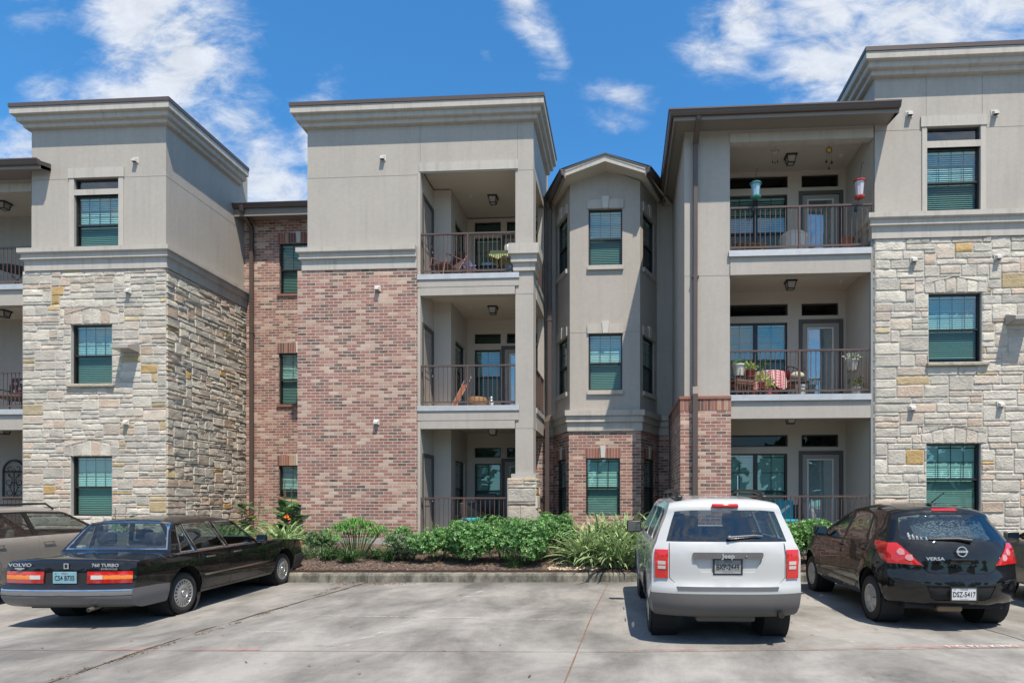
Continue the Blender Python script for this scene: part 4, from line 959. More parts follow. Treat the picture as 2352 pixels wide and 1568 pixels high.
def paint(name, col, fade, scale=(7, 7, 1), op=.75):
    m = bpy.data.materials.new(name); m.use_nodes = True; t = m.node_tree; b = t.nodes['Principled BSDF']; b.inputs['Base Color'].default_value = (*col, 1); b.inputs['Roughness'].default_value = .8
    co = N(t, 'ShaderNodeTexCoord'); mp_ = N(t, 'ShaderNodeMapping'); mp_.inputs['Scale'].default_value = scale; L(t, co.outputs['Object'], mp_.inputs[0])
    n = N(t, 'ShaderNodeTexNoise', i_Scale=1.0, i_Detail=8.0, i_Roughness=.75); L(t, mp_.outputs[0], n.inputs['Vector'])
    r = N(t, 'ShaderNodeMapRange'); L(t, n.outputs['Fac'], r.inputs[0]); r.inputs[1].default_value = fade; r.inputs[2].default_value = fade + .16; r.inputs[3].default_value = 0; r.inputs[4].default_value = op
    L(t, r.outputs[0], b.inputs['Alpha']); return m
redp = paint('faded_red_paint', (.50, .14, .12), .45, (5, 14, 1), .55); redf = paint('worn_red_paint', (.48, .16, .13), .50, (2.5, 14, 1), .5); whp = paint('worn_white_paint', (.62, .61, .58), .40, (9, 9, 1), .8); whf = paint('faint_white_paint', (.60, .59, .56), .50, (5, 5, 1), .45)
ty = lambda x: 6.27 + .05 * x if x < 0 else 6.27 + .102 * x
strip('red_kerb_line', [(-5.5, ty(-5.5) + .035), (-4.85, ty(-4.85) + .035)], .075, redp, .008)
strip('red_kerb_line', [(-4.45, ty(-4.45) + .035), (-3.75, ty(-3.75) + .035)], .075, redp, .008)
strip('red_kerb_line', [(-3.6, ty(-3.6) + .02), (-1.2, ty(-1.2) + .02)], .035, redf, .008)
strip('red_kerb_line', [(-.2, ty(-.2) + .05), (2.9, ty(2.9) + .05)], .10, redf, .008)
strip('red_kerb_line', [(2.9, ty(2.9) + .07), (4.45, ty(4.45) + .07)], .12, redp, .008)
strip('white_stall_line', [(-2.95, 6.3), (-2.75, 7.6), (-2.4, 10.6)], .09, whf, .008)
strip('white_stall_line', [(2.55, 6.7), (2.3, 7.6), (2.15, 8.4)], .08, whf, .008)
for a in ([(-4.5, 6.95), (-3.5, 7.0)], [(-4.2, 8.0), (-1.9, 8.0)], [(-1.2, 7.9), (-.5, 7.92)]): strip('white_stall_line', a, .018, whp, .008)
def text(s, size, M_, mt, name='lettering', parent=None, ext=.0, align='CENTER', sx=1.0, font_bold=0):
    c = bpy.data.curves.new('t', 'FONT'); c.body = s; c.size = size; c.extrude = ext; c.align_x = align; c.align_y = 'CENTER'; c.offset = font_bold; c.resolution_u = 2
    o = bpy.data.objects.new('t', c); COL.objects.link(o); dg = bpy.context.evaluated_depsgraph_get(); dg.update()
    me = bpy.data.meshes.new_from_object(o.evaluated_get(dg)); COL.objects.unlink(o); bpy.data.objects.remove(o)
    me.transform(M_ @ Matrix.Diagonal((sx, 1, 1, 1))); me.name = name; me.materials.clear(); me.materials.append(mt)
    q = bpy.data.objects.new(name, me); COL.objects.link(q); attach(q, parent); return q
np_ = gq((3.83, ty(3.83) + .07)); t_ = text('NO PARKING', .135, Matrix.Translation((np_[0], np_[1], G(np_[1]) + .012)) @ Matrix.Rotation(.102, 4, 'Z'), paint('white_letter_paint', (.66, .64, .62), .40, (10, 10, 1), .9), 'pavement_lettering', sx=1.02, font_bold=.002); tag(t_, kind='structure')

# ================================================================== PLANTS
def leafmat(name, rough=.45, trans=.25):
    m = bpy.data.materials.new(name); m.use_nodes = True; t = m.node_tree; b = t.nodes['Principled BSDF']; at = N(t, 'ShaderNodeAttribute', attribute_name='tint')
    L(t, at.outputs['Color'], b.inputs['Base Color']); b.inputs['Roughness'].default_value = rough
    tr = N(t, 'ShaderNodeBsdfTranslucent'); L(t, at.outputs['Color'], tr.inputs[0]); mx = N(t, 'ShaderNodeMixShader'); mx.inputs[0].default_value = trans
    o = t.nodes['Material Output']; L(t, b.outputs[0], mx.inputs[1]); L(t, tr.outputs[0], mx.inputs[2]); L(t, mx.outputs[0], o.inputs[0]); return m
leaf = leafmat('leaf'); stemm = mat('stem_wood', (.12, .09, .06), .9)
def kc(c, k): return tuple(q * k for q in c)
def shrub(x, y, rx, ry, h, label, group, n=2600, col=((.06, .17, .045), (.10, .25, .06), (.15, .32, .085)), ls=.05, seed=0, name='hedge_shrub', sparse=0, low=.12):
    r = random.Random(seed); z0 = bedz(x, y); e = empty(name, (x, y, z0), label, 'shrub', group); m = MB(); s = MB()
    lumps = [(r.uniform(-.6, .6) * rx, r.uniform(-.55, .55) * ry, h * r.uniform(.40, .78), r.uniform(.32, .52)) for _ in range(9)] + [(0, 0, h * .5, .75)]
    for i in range(n):
        l = r.choice(lumps); R = (rx * l[3] * 1.0, ry * l[3], h * .36 * (l[3] / .5) ** .5)
        v = Vector((r.gauss(0, 1), r.gauss(0, 1), r.gauss(0, 1))).normalized() * (r.random() ** .28)
        p = Vector((l[0] + v.x * R[0], l[1] + v.y * R[1], l[2] + v.z * R[2]))
        if p.z < low or p.z > h * 1.04: continue
        # small rosette of leaves
        c = r.choice(col); k = r.uniform(.75, 1.25); nn = (v + Vector((r.uniform(-.6, .6), r.uniform(-.6, .6), r.uniform(.1, .9)))).normalized()
        u = nn.orthogonal().normalized(); w = nn.cross(u); a0 = r.uniform(0, 6.28)
        for j in range(4):
            a = a0 + j * 1.57 + r.uniform(-.3, .3); d = (u * math.cos(a) + w * math.sin(a) + nn * r.uniform(.1, .6)).normalized(); t = d.cross(nn).normalized(); L1 = ls * r.uniform(.7, 1.2); wd = L1 * .28
            q = p + d * L1 * .1; m.tint = kc(c, k * r.uniform(.85, 1.15))
            m.face([q, q + d * L1 * .5 + t * wd, q + d * L1, q + d * L1 * .5 - t * wd])
    for i in range(9):
        a = r.uniform(0, 6.28); b = Vector((math.cos(a) * .05, math.sin(a) * .05, 0)); t_ = Vector((math.cos(a) * rx * .7, math.sin(a) * ry * .7, h * r.uniform(.5, .8)))
        s.tube([b, b.lerp(t_, .45) + Vector((0, 0, .04)), t_], [.012, .008, .004], 5)
    m.build('foliage', leaf, e); s.build('stem', stemm, e); return e
HG = 'green hedge shrubs in front of the brick tower'
HC = ((.05, .16, .045), (.085, .23, .06), (.14, .31, .085), (.19, .36, .11))
shrub(-4.55, 12.85, 0.50, 0.50, 0.58, 'small greyish shrub at the left end of the green hedge', HG, 1000, ((.11, .17, .09), (.15, .22, .12), (.07, .13, .055)), .045, 1)
shrub(-3.95, 12.80, 0.62, 0.55, 0.74, 'low hedge shrub in front of the ground floor balcony corner post', HG, 2000, HC, .05, 2)
shrub(-3.25, 12.75, 0.62, 0.60, 0.86, 'hedge shrub in front of the ground floor railing', HG, 2300, HC, .05, 3)
shrub(-2.55, 12.85, 0.62, 0.60, 0.93, 'full hedge shrub in front of the stone pier of the balcony column', HG, 2500, HC, .05, 4)
shrub(-1.95, 12.60, 0.60, 0.60, 0.95, 'tall hedge shrub between stone pier and gravel patch', HG, 2600, HC, .05, 5)
shrub(-1.42, 13.15, 0.52, 0.50, 1.00, 'topmost hedge shrub at the right end beside the striped grass', HG, 2200, HC, .05, 6)
HR = 'green hedge shrubs right of the white suv'
for i, (x, lb) in enumerate(((3.45, 'bright hedge shrub between white suv and black hatchback'), (4.1, 'hedge shrub directly behind the mirror of the black hatchback'), (4.8, 'hedge shrub hidden mostly behind the black hatchback roof'))):
    shrub(x, 13.0, .5, .5, .88, lb, HR, 1700, ((.09, .23, .055), (.14, .31, .085), (.20, .38, .12)), .055, 20 + i)
def blades(name, x, y, n, ln, w, col, label, cat, group=None, seed=0, droop=1.0, edge=None, spread=.06, upr=.5, zoff=0, curve=1.0):
    r = random.Random(seed); e = MB(); 
    for i in range(n):
        a = r.uniform(0, 6.283); el = r.uniform(upr, 1.45); l = ln * r.uniform(.6, 1.1); b = Vector((r.gauss(0, spread), r.gauss(0, spread), 0)); d = Vector((math.cos(a), math.sin(a), 0)); s = Vector((-d.y, d.x, 0))
        k = 6; P = []; ang = el; p = b.copy()
        for j in range(k + 1):
            P.append(p.copy()); p = p + (d * math.cos(ang) + Vector((0, 0, math.sin(ang)))) * (l / k); ang -= droop * (.14 + .10 * j) * r.uniform(.7, 1.3) * curve
        tw = r.uniform(-.5, .5); c = r.choice(col); kk = r.uniform(.7, 1.2)
        for j in range(k):
            w0 = w * (.7 + .5 * min(1, j * .5)) * (1 - (j / k) ** 3) ; w1 = w * (.7 + .5 * min(1, (j + 1) * .5)) * (1 - ((j + 1) / k) ** 3) + .0008
            sv = (s + Vector((0, 0, tw))).normalized(); A, Bq = P[j], P[j + 1]
            if A.z < -.02 and j > 1: break
            if edge:
                f = .50
                e.tint = kc(edge, kk); e.face([A - sv * w0, A - sv * w0 * f, Bq - sv * w1 * f, Bq - sv * w1]); e.face([A + sv * w0 * f, A + sv * w0, Bq + sv * w1, Bq + sv * w1 * f])
                e.tint = kc(c, kk); e.face([A - sv * w0 * f, A + sv * w0 * f, Bq + sv * w1 * f, Bq - sv * w1 * f])
            else:
                e.tint = kc(c, kk); e.face([A - sv * w0, A + sv * w0, Bq + sv * w1, Bq - sv * w1])
    o = e.build(name, leaf, loc=(x, y, bedz(x, y) + zoff)); return tag(o, label, cat, group)
FG = 'striped grass clumps'
gc = ((.10, .25, .06), (.07, .20, .05), (.14, .30, .08)); ed = (.50, .57, .32)
for i, (x, y, l, n, lb) in enumerate(((-.75, 12.75, .72, 150, 'cream striped grass clump right beside the tan gravel'), (-.15, 12.6, .80, 170, 'cream striped grass clump nearest the kerb left of the white suv'), (-.55, 13.5, .88, 140, 'striped grass clump against the bay wall under its window'), (.15, 13.4, .95, 150, 'tallest striped grass clump in front of the bay corner'), (.55, 12.9, .85, 120, 'striped grass clump beside the mirror of the white suv'), (.85, 13.9, .8, 90, 'striped grass clump behind the white suv against the brick'))):
    blades('striped_grass', x, y, int(n * 1.4), l * 1.36, .027, gc, lb, 'plant', FG, 40 + i, edge=ed, spread=.14, upr=.45, droop=.62)
for i, (x, y, l, n, lb) in enumerate(((-7.9, 13.6, .75, 120, 'striped grass clump against the corner of the brick tower'), (-8.6, 13.3, .75, 120, 'striped grass clump above the hood of the black sedan'), (-9.4, 13.9, .8, 100, 'striped grass clump seen through the windows of the black sedan'), (-8.3, 14.6, .8, 100, 'striped grass clump behind the orange canna flower'), (-10.3, 13.4, .7, 90, 'striped grass clump behind the roof of the black sedan'))):
    blades('striped_grass', x, y, int(n * 1.3), l * 1.15, .021, gc, lb, 'plant', FG, 60 + i, edge=(.42, .50, .26), spread=.14, upr=.3, droop=.75)
TG = 'dark green grass tufts along the bed'
shrub(-5.15, 13.55, .40, .4, .62, 'low leafy shrub between the feathery plant and the grey shrub', HG, 1100, HC, .045, 15)
shrub(-6.75, 13.45, .42, .4, .50, 'lowest leafy shrub left of the feathery plant', HG, 1000, ((.10, .18, .07), (.14, .24, .09), (.06, .13, .05)), .045, 16)
tg = ((.05, .12, .035), (.09, .19, .05), (.03, .08, .025))
for i, (x, y, l, n, lb) in enumerate(((-5.78, 12.55, .46, 150, 'spiky grass tuft nearest the kerb beside the feathery plant'), (-5.0, 12.75, .46, 150, 'spiky grass tuft in front of the feathery plant'), (-4.55, 13.7, .62, 110, 'taller grass tuft behind the grey shrub'), (-2.2, 12.35, .30, 60, 'small grass tuft at the foot of the tall hedge shrub'), (-5.35, 12.95, .42, 120, 'grass tuft half hidden behind the feathery plant'), (-6.3, 12.7, .44, 130, 'spiky grass tuft left of the feathery plant'))):
    blades('grass_tuft', x, y, n, l, .0065, tg, lb, 'plant', TG, 80 + i, spread=.05, upr=.6, droop=.8)
for i, (x, y, l, n, lb) in enumerate(((-7.0, 12.9, .42, 260, 'wispy grey green weed clump beside the front bumper of the black sedan'), (-6.45, 13.1, .42, 220, 'wispy weed clump between the front bumper and the feathery plant'))):
    blades('weed_clump', x, y, n, l, .006, ((.16, .22, .12), (.10, .18, .07), (.20, .24, .15)), lb, 'plant', 'wispy weed clumps', 90 + i, spread=.16, upr=.5, droop=.6)
# feathery umbrella plant
r = random.Random(9); px_, py_ = -5.85, 13.05
e = empty('feathery_plant', (px_, py_, bedz(px_, py_)), 'feathery bright green plant with drooping fronds in front of the brick wall', 'plant'); m = MB(); s = MB()
for i in range(70):
    a = r.uniform(0, 6.28); rr_ = r.random() ** .6; hx, hy = math.cos(a) * rr_ * .62, math.sin(a) * rr_ * .45; h = .86 - .38 * rr_ ** 2 * r.uniform(.5, 1.3) - r.random() * .12
    b = Vector((hx * .35, hy * .35, 0)); t_ = Vector((hx, hy, h)); s.tube([b, b.lerp(t_, .5) + Vector((0, 0, .05)), t_], [.006, .005, .003], 4)
    for j in range(26):
        q = r.uniform(0, 6.28); el = r.uniform(.1, 1.0); d = Vector((math.cos(q) * math.cos(el), math.sin(q) * math.cos(el), math.sin(el))); l = r.uniform(.10, .19); sd = d.cross(Vector((0, 0, 1))).normalized() * .0045
        m.tint = kc(r.choice(((.13, .33, .07), (.19, .42, .10), (.09, .24, .05))), r.uniform(.8, 1.2)); p1 = t_ + d * l * .55; p2 = t_ + d * l * .9 + Vector((0, 0, -l * .35)); p3 = p2 + Vector((d.x * .02, d.y * .02, -l * .3))
        m.face([t_ - sd, t_ + sd, p1 + sd * 1.3, p1 - sd * 1.3]); m.face([p1 - sd * 1.3, p1 + sd * 1.3, p2 + sd, p2 - sd]); m.face([p2 - sd, p2 + sd, p3])
m.build('foliage', leaf, e); s.build('stem', mat('green_stem', (.09, .17, .05), .6), e)
# canna lilies
def canna(x, y, h, n, label, seed, flower=None, dry=True):
    r = random.Random(seed); e = empty('canna_lily', (x, y, bedz(x, y)), label, 'plant', 'canna lilies in the left bed'); m = MB(); s = MB(); f = MB()
    for i in range(n):
        a = r.uniform(0, 6.28); b = Vector((math.cos(a) * .12, math.sin(a) * .1, 0)); t_ = b * 2.0 + Vector((r.uniform(-.1, .1), r.uniform(-.1, .1), h * r.uniform(.7, 1.0))); s.tube([b, b.lerp(t_, .5), t_], [.012, .01, .005], 5)
        for j in range(6):
            z = .25 + .68 * j / 6; p = b.lerp(t_, z); q = r.uniform(0, 6.28); d = Vector((math.cos(q), math.sin(q), r.uniform(.25, 1.1))).normalized(); sd = d.cross(Vector((0, 0, 1))).normalized(); sd = (sd + Vector((0, 0, r.uniform(-.5, .5)))).normalized(); l = r.uniform(.26, .42); w = l * .24
            c = r.choice(((.05, .14, .04), (.08, .20, .06), (.11, .25, .08)));
            if dry and r.random() < .28: c = r.choice(((.25, .15, .07), (.34, .24, .12), (.16, .09, .06)))
            up = d.cross(sd)
            pts = [(0, .12), (.3, .85), (.6, 1.0), (.85, .6), (1, .05)]; cen = [p + d * l * t - Vector((0, 0, 1)) * (t ** 2) * l * .25 for t, _ in pts]
            for k in range(4):
                w0, w1 = pts[k][1] * w, pts[k + 1][1] * w; m.tint = kc(c, r.uniform(.85, 1.1)); m.face([cen[k], cen[k + 1], cen[k + 1] + sd * w1 + up * w1 * .35, cen[k] + sd * w0 + up * w0 * .35]); m.tint = kc(c, r.uniform(.75, 1.0)); m.face([cen[k + 1], cen[k], cen[k] - sd * w0 + up * w0 * .35, cen[k + 1] - sd * w1 + up * w1 * .35])
        if r.random() < .6:
            for j in range(7):
                q = t_ + Vector((r.uniform(-.03, .03), r.uniform(-.03, .03), .04 * j)); s.sphere(q, .012, 4)
            s.tube([t_, t_ + Vector((0, 0, .3))], .004, 4)
    m.build('foliage', leaf, e); s.build('stem', mat('canna_stem', (.16, .12, .06), .8), e)
    if flower:
        for j in range(9):
            q = Vector(flower) + Vector((r.uniform(-.03, .03), r.uniform(-.03, .03), r.uniform(-.05, .05))); d = Vector((r.uniform(-1, 1), r.uniform(-1, .3), r.uniform(0, 1))).normalized(); sd = d.orthogonal().normalized(); f.tint = (.85, .22, .03); f.face([q, q + d * .05 + sd * .025, q + d * .1, q + d * .05 - sd * .025])
        f.build('flower', leaf, e)
    return e
canna(-8.35, 14.9, 1.35, 8, 'canna lily with one orange flower left of the brick tower', 5, flower=(.15, -.45, .62)); canna(-7.95 - .75, 15.6, 1.45, 6, 'tall canna lily against the recessed brick wall window', 6)
canna(-9.35, 14.8, 1.35, 5, 'canna lily with dry seed heads beside the recess downpipe', 7); canna(-11.35, 13.0, .95, 3, 'canna lily tips showing above the roof of the black sedan', 8); canna(-16.3, 13.9, 1.2, 5, 'green leafy plant in front of the far left patio railing', 12, dry=False)
blades('patio_shrub', -17.2, 14.4, 160, .7, .014, ((.08, .2, .05), (.14, .3, .08)), 'bushy green plant under the iron wall ornament', 'plant', None, 99, spread=.25, upr=.5, droop=.5)
# small seedling at the railing of the middle patio
blades('seedling', -3.35, 14.2, 30, .6, .02, ((.12, .28, .07),), 'single tall leafy sprout above the hedge at the patio railing', 'plant', None, 101, spread=.05, upr=1.1, droop=.4)
# trees behind the photographer (seen in paint and glass)
r = random.Random(31); m = MB()
for i in range(13):
    cx = -46 + i * 7.6 + r.uniform(-2, 2); cy = r.uniform(-34, -27); h = r.uniform(6.5, 10.5)
    m.tint = (.05, .04, .03); m.tube([(cx, cy, 0), (cx, cy, h * .5)], .22, 6)
    for k in range(620):
        v = Vector((r.gauss(0, 1), r.gauss(0, 1), r.gauss(0, 1))).normalized() * r.random() ** .4; p = Vector((cx + v.x * 3.6, cy + v.y * 2.8, h * .58 + v.z * h * .42)); d = Vector((r.uniform(-1, 1), r.uniform(-1, 1), r.uniform(-1, 1))).normalized() * .42; u = d.orthogonal().normalized() * .3
        m.tint = kc((.05, .10, .035), r.uniform(.6, 1.4)); m.face([p - d, p + u, p + d, p - u])
tag(m.build('distant_trees', leaf), kind='stuff')
# ================================================================== BALCONY THINGS
wick = mat('wicker_brown', (.17, .09, .065), .7, var=.3, vscale=25, bump=.004, bscale=80); rustm = mat('rust_frame', (.25, .12, .09), .5, var=.15, vscale=8)
mat('dark_bronze', (.07, .04, .03), .5)
def T(x, y, z, rz=0): return Matrix.Translation((x, y, z)) @ Matrix.Rotation(rz, 4, 'Z')
def flowerpot(mb, r, h, z=0, rb=.72): mb.lathe([(0, z), (r * rb, z), (r * .95, z + h * .85), (r * 1.06, z + h * .86), (r * 1.06, z + h), (r * .92, z + h), (r * .9, z + h * .88), (0, z + h * .86)], 18)
def foliage(mb, n, rx, rz_, z, cols, ls=.06, seed=1, ry=None):
    r = random.Random(seed)
    for i in range(n):
        v = Vector((r.gauss(0, 1), r.gauss(0, 1), r.gauss(0, 1))).normalized() * r.random() ** .4; p = Vector((v.x * rx, v.y * (ry or rx), z + v.z * rz_)); d = (v + Vector((r.uniform(-.6, .6), r.uniform(-.6, .6), r.uniform(-.2, .8)))).normalized(); s = d.orthogonal().normalized(); L1 = ls * r.uniform(.6, 1.3)
        mb.tint = kc(r.choice(cols), r.uniform(.75, 1.25)); mb.face([p, p + d * L1 * .5 + s * L1 * .3, p + d * L1, p + d * L1 * .5 - s * L1 * .3])
def potplant(name, x, y, z, r, h, potmat, cols, label, n=120, rx=None, rz_=None, ls=.07, seed=1, group=None, stem=True):
    e = empty(name, (x, y, z), label, 'potted plant', group); m = MB(); flowerpot(m, r, h); m.build('pot', potmat, e, smooth=40)
    f = MB(); foliage(f, n, rx or r * 1.3, rz_ or r, h + (rz_ or r) * .8, cols, ls, seed); f.build('foliage', leaf, e); return e
gcols = ((.10, .26, .06), (.18, .36, .09), (.07, .18, .05)); ycols = ((.35, .45, .10), (.50, .55, .16), (.22, .36, .08))
redpot = mat('red_pot', (.42, .05, .04), .4); creampot = mat('cream_pot', (.62, .60, .52), .5, var=.08); terra = mat('terracotta', (.36, .12, .07), .7, var=.1); tealm = mat('teal_cloth', (.03, .32, .42), .8); whitewick = mat('white_wicker', (.62, .64, .64), .6, var=.12, vscale=30, bump=.006, bscale=60); darkcloth = mat('dark_blue_cloth', (.02, .04, .09), .8)
# --- middle tower, third floor (floor z 7.22)
e = empty('sling_lounge_chair', (-4.45, 15.6, 7.22), 'rust framed sling lounge chair behind the top middle balcony railing', 'chair')
M_ = T(0, 0, 0, -.5); m = MB()
for s in (-.27, .27): m.tube([(s, -.55, .02), (s, -.48, .36), (s, .0, .30), (s, .42, .95)], .014, 6); m.tube([(s, -.1, .31), (s, .35, .02)], .014, 6); m.tube([(s, -.42, .58), (s, .22, .60)], .016, 6); m.tube([(s, -.45, .36), (s, -.42, .58)], .012, 6)
m.tube([(-.27, .42, .95), (.27, .42, .95)], .014, 6); m.tube([(-.27, -.48, .36), (.27, -.48, .36)], .014, 6); m.xf(M_); m.build('frame', rustm, e, smooth=50)
m = MB(); P = [(-.46, .35), (-.1, .29), (.04, .31), (.42, .93)]
for (a, b), (c, d) in zip(P, P[1:]): m.box(-.25, .25, 0, .001, 0, .001) if 0 else m.mesh([(-.25, a, b), (.25, a, b), (.25, c, d), (-.25, c, d), (-.25, a, b - .02), (.25, a, b - .02), (.25, c, d - .02), (-.25, c, d - .02)], [(0, 1, 2, 3), (4, 7, 6, 5), (0, 4, 5, 1), (2, 6, 7, 3), (1, 5, 6, 2), (0, 3, 7, 4)])
m.xf(M_); m.build('sling', mat('sling_fabric', (.09, .045, .04), .8, var=.1), e)
potplant('flowerpot', -3.92, 15.35, 7.22, .13, .24, mat('dark_red_pot', (.20, .06, .05), .5), ((.25, .25, .60), (.55, .50, .75), (.15, .16, .40)), 'pot of blue and lilac flowers beside the lounge chair', 130, .15, .12, .06, 3)
e = empty('sewing_table', (-2.98, 15.42, 7.22), 'small black iron table under a yellow green cloth', 'table'); m = MB()
for s in (-.2, .2): m.tube([(s, -.12, 0), (s * .8, 0, .3), (s, .0, .62)], .018, 6); m.tube([(s, .12, 0), (s * .8, 0, .3)], .018, 6); m.box(s - .02, s + .02, -.16, .16, 0, .03)
m.tube([(-.2, 0, .18), (.2, 0, .18)], .012, 6); m.build('iron_base', blackm, e); m = MB(); m.rbox(-.3, .3, -.2, .2, .62, .65, .008); m.build('table_top', mat('grey_top', (.4, .4, .38), .5), e)
m = MB(); n = 24
top = [(.34 * (1 if abs(math.cos(2 * PI * i / n)) > .7 else abs(math.cos(2 * PI * i / n)) / .7) * (1 if math.cos(2 * PI * i / n) > 0 else -1), .24 * (1 if abs(math.sin(2 * PI * i / n)) > .7 else abs(math.sin(2 * PI * i / n)) / .7) * (1 if math.sin(2 * PI * i / n) > 0 else -1), .657) for i in range(n)]
bot = [(p[0] * (1.05 + .05 * (i % 2)), p[1] * (1.05 + .05 * (i % 2)), .53 - .05 * (i % 3)) for i, p in enumerate(top)]
m.mesh(top + bot, [tuple(range(n))] + [(i, (i + 1) % n, n + (i + 1) % n, n + i) for i in range(n)])
o = m.build('tablecloth', mat('green_cloth', (.40, .44, .18), .85, var=.25, vscale=14), loc=(-2.98, 15.42, 7.22)); tag(o, 'mottled yellow green cloth hanging over the iron table', 'tablecloth')
m = MB(); m.lathe([(0, .662), (.075, .662), (.08, .70), (.08, .84), (.06, .87), (.07, .89), (.0, .89)], 16); o = m.build('glass_jar', lampglass, loc=(-2.93, 15.40, 7.22), smooth=40); tag(o, 'clear glass jar standing on the green tablecloth', 'jar')
# --- middle tower, second floor (3.94)
e = empty('folding_chair', (-4.2, 15.5, 3.94), 'folded chair with orange slats leaning against the second floor wall', 'folding chair'); m = MB()
for s in (-.2, .2): m.tube([(s, -.18, 0), (s * 1.0, .22, .78)], .013, 6)
m.tube([(-.2, .22, .78), (-.16, .25, .84), (.16, .25, .84), (.2, .22, .78)], .013, 6); m.xf(T(0, 0, 0, -.9)); m.build('frame', mat('grey_tube', (.35, .33, .32), .4, metal=.5), e, smooth=50)
for k in range(5):
    m = MB(); x = -.15 + .075 * k; m.mesh([(x - .028, -.14, .06), (x + .028, -.14, .06), (x + .028, .17, .66), (x - .028, .17, .66), (x - .028, -.155, .06), (x + .028, -.155, .06), (x + .028, .155, .66), (x - .028, .155, .66)], [(0, 1, 2, 3), (4, 7, 6, 5), (0, 4, 5, 1), (2, 6, 7, 3), (1, 5, 6, 2), (0, 3, 7, 4)]); m.xf(T(0, 0, 0, -.9)); m.build('slat', mat('orange_slat', (.42, .13, .06), .6), e)
m = MB(); m.lathe([(0, 0), (.17, 0), (.24, .12), (.25, .26), (.22, .33), (.2, .33), (.2, .3), (0, .3)], 20); o = m.build('basket_planter', mat('tan_basket', (.30, .17, .08), .8, var=.2, vscale=20, bump=.006, bscale=50), loc=(-3.78, 15.75, 3.94), smooth=50); tag(o, 'round tan basket planter beside the folded chair', 'planter')
m = MB(); m.lathe([(0, 0), (.05, 0), (.045, .06), (.06, .12), (.035, .18), (0, .19)], 12); m.sphere((0, 0, .22), .045, 8); o = m.build('figurine', whitem, loc=(-3.3, 15.2, 3.94), smooth=60); tag(o, 'small pale figurine on the second floor balcony edge', 'figurine')
# --- middle tower, patio (z .62)
def armchair(name, x, y, z, rz, label, fm, cm, cat='chair', group=None, seat=.42, back=.9, w=.58, rnd_back=False):
    e = empty(name, (x, y, z), label, cat, group, rz)
    for sx, sy in ((-1, -1), (1, -1), (-1, 1), (1, 1)): q = MB(); q.tube([(sx * w * .48, sy * .25, 0), (sx * w * .46, sy * .22, seat)], .016, 6); q.build('leg', fm, e)
    m = MB(); m.rbox(-w / 2, w / 2, -.27, .27, seat - .03, seat, .01); m.build('seat', fm, e); c = MB(); c.rbox(-w * .44, w * .44, -.25, .22, seat + .002, seat + .09, .03); c.build('cushion', cm, e)
    for s in (-1, 1): q = MB(); q.tube([(s * w / 2, -.24, seat), (s * w / 2, -.24, seat + .22), (s * w / 2, .25, seat + .24)], .016, 6); q.build('armrest', fm, e, smooth=50)
    m = MB()
    if rnd_back:
        R_ = w * .52; cz = seat + .22
        m.tube([(R_ * math.cos(t), .26, cz + R_ * math.sin(t)) for t in [PI * i / 14 - .25 + i * .036 for i in range(15)]], .016, 6)
        for i in range(7): t = PI * (i + .5) / 7; m.tube([(0, .26, cz - .1), (R_ * math.cos(t), .26, cz + R_ * math.sin(t))], .008, 5)
    else:
        m.rbox(-w / 2, w / 2, .24, .30, seat, back, .025)
    m.build('backrest', fm, e, smooth=50); return e
armchair('patio_chair', -3.9, 15.55, .62, .3, 'patio chair with bright teal cushion behind the ground floor middle railing', blackm, tealm, group='patio chairs'); 
e = armchair('patio_chair', -3.75, 16.3, .62, 0, 'dark blue high backed chair at the back of the middle patio', blackm, darkcloth, back=1.15, group='patio chairs')
# --- right block, third floor (7.20)
def wickerchair(x, y, z, rz, label, mt, group):
    e = empty('wicker_chair', (x, y, z), label, 'chair', group, rz); m = MB()
    m.rbox(-.30, .30, -.28, .26, .34, .40, .03); m.build('seat', mt, e)
    m = MB(); n = 14
    prof = []
    for i in range(n + 1):
        t = -1.15 + 2.3 * i / n; x_, y_ = .34 * math.sin(t * 1.36), .28 * math.cos(t * 1.36) * 1.0; hgt = .62 + .22 * math.cos(t * 1.2); prof.append((x_, y_, hgt))
    vs = [(a, b, .36) for a, b, h in prof] + [(a * 1.12, b * 1.12, h) for a, b, h in prof] + [(a * 1.0, b * 1.0, h) for a, b, h in prof]
    m.mesh(vs, [(i, i + 1, n + 2 + i, n + 1 + i) for i in range(n)]); m.tube([v for v in vs[n + 1:2 * n + 2]], .035, 7); m.build('backrest', mt, e, smooth=60)
    for sx, sy in ((-1, -1), (1, -1), (-1, 1), (1, 1)): q = MB(); q.tube([(sx * .26, sy * .23, 0), (sx * .27, sy * .24, .36)], .022, 6); q.build('leg', mt, e)
    e.scale = (.88, .88, .80); return e
wickerchair(4.08, 14.75, 7.20, 2.6, 'white wicker armchair in the middle of the top right balcony', whitewick, 'wicker chairs')
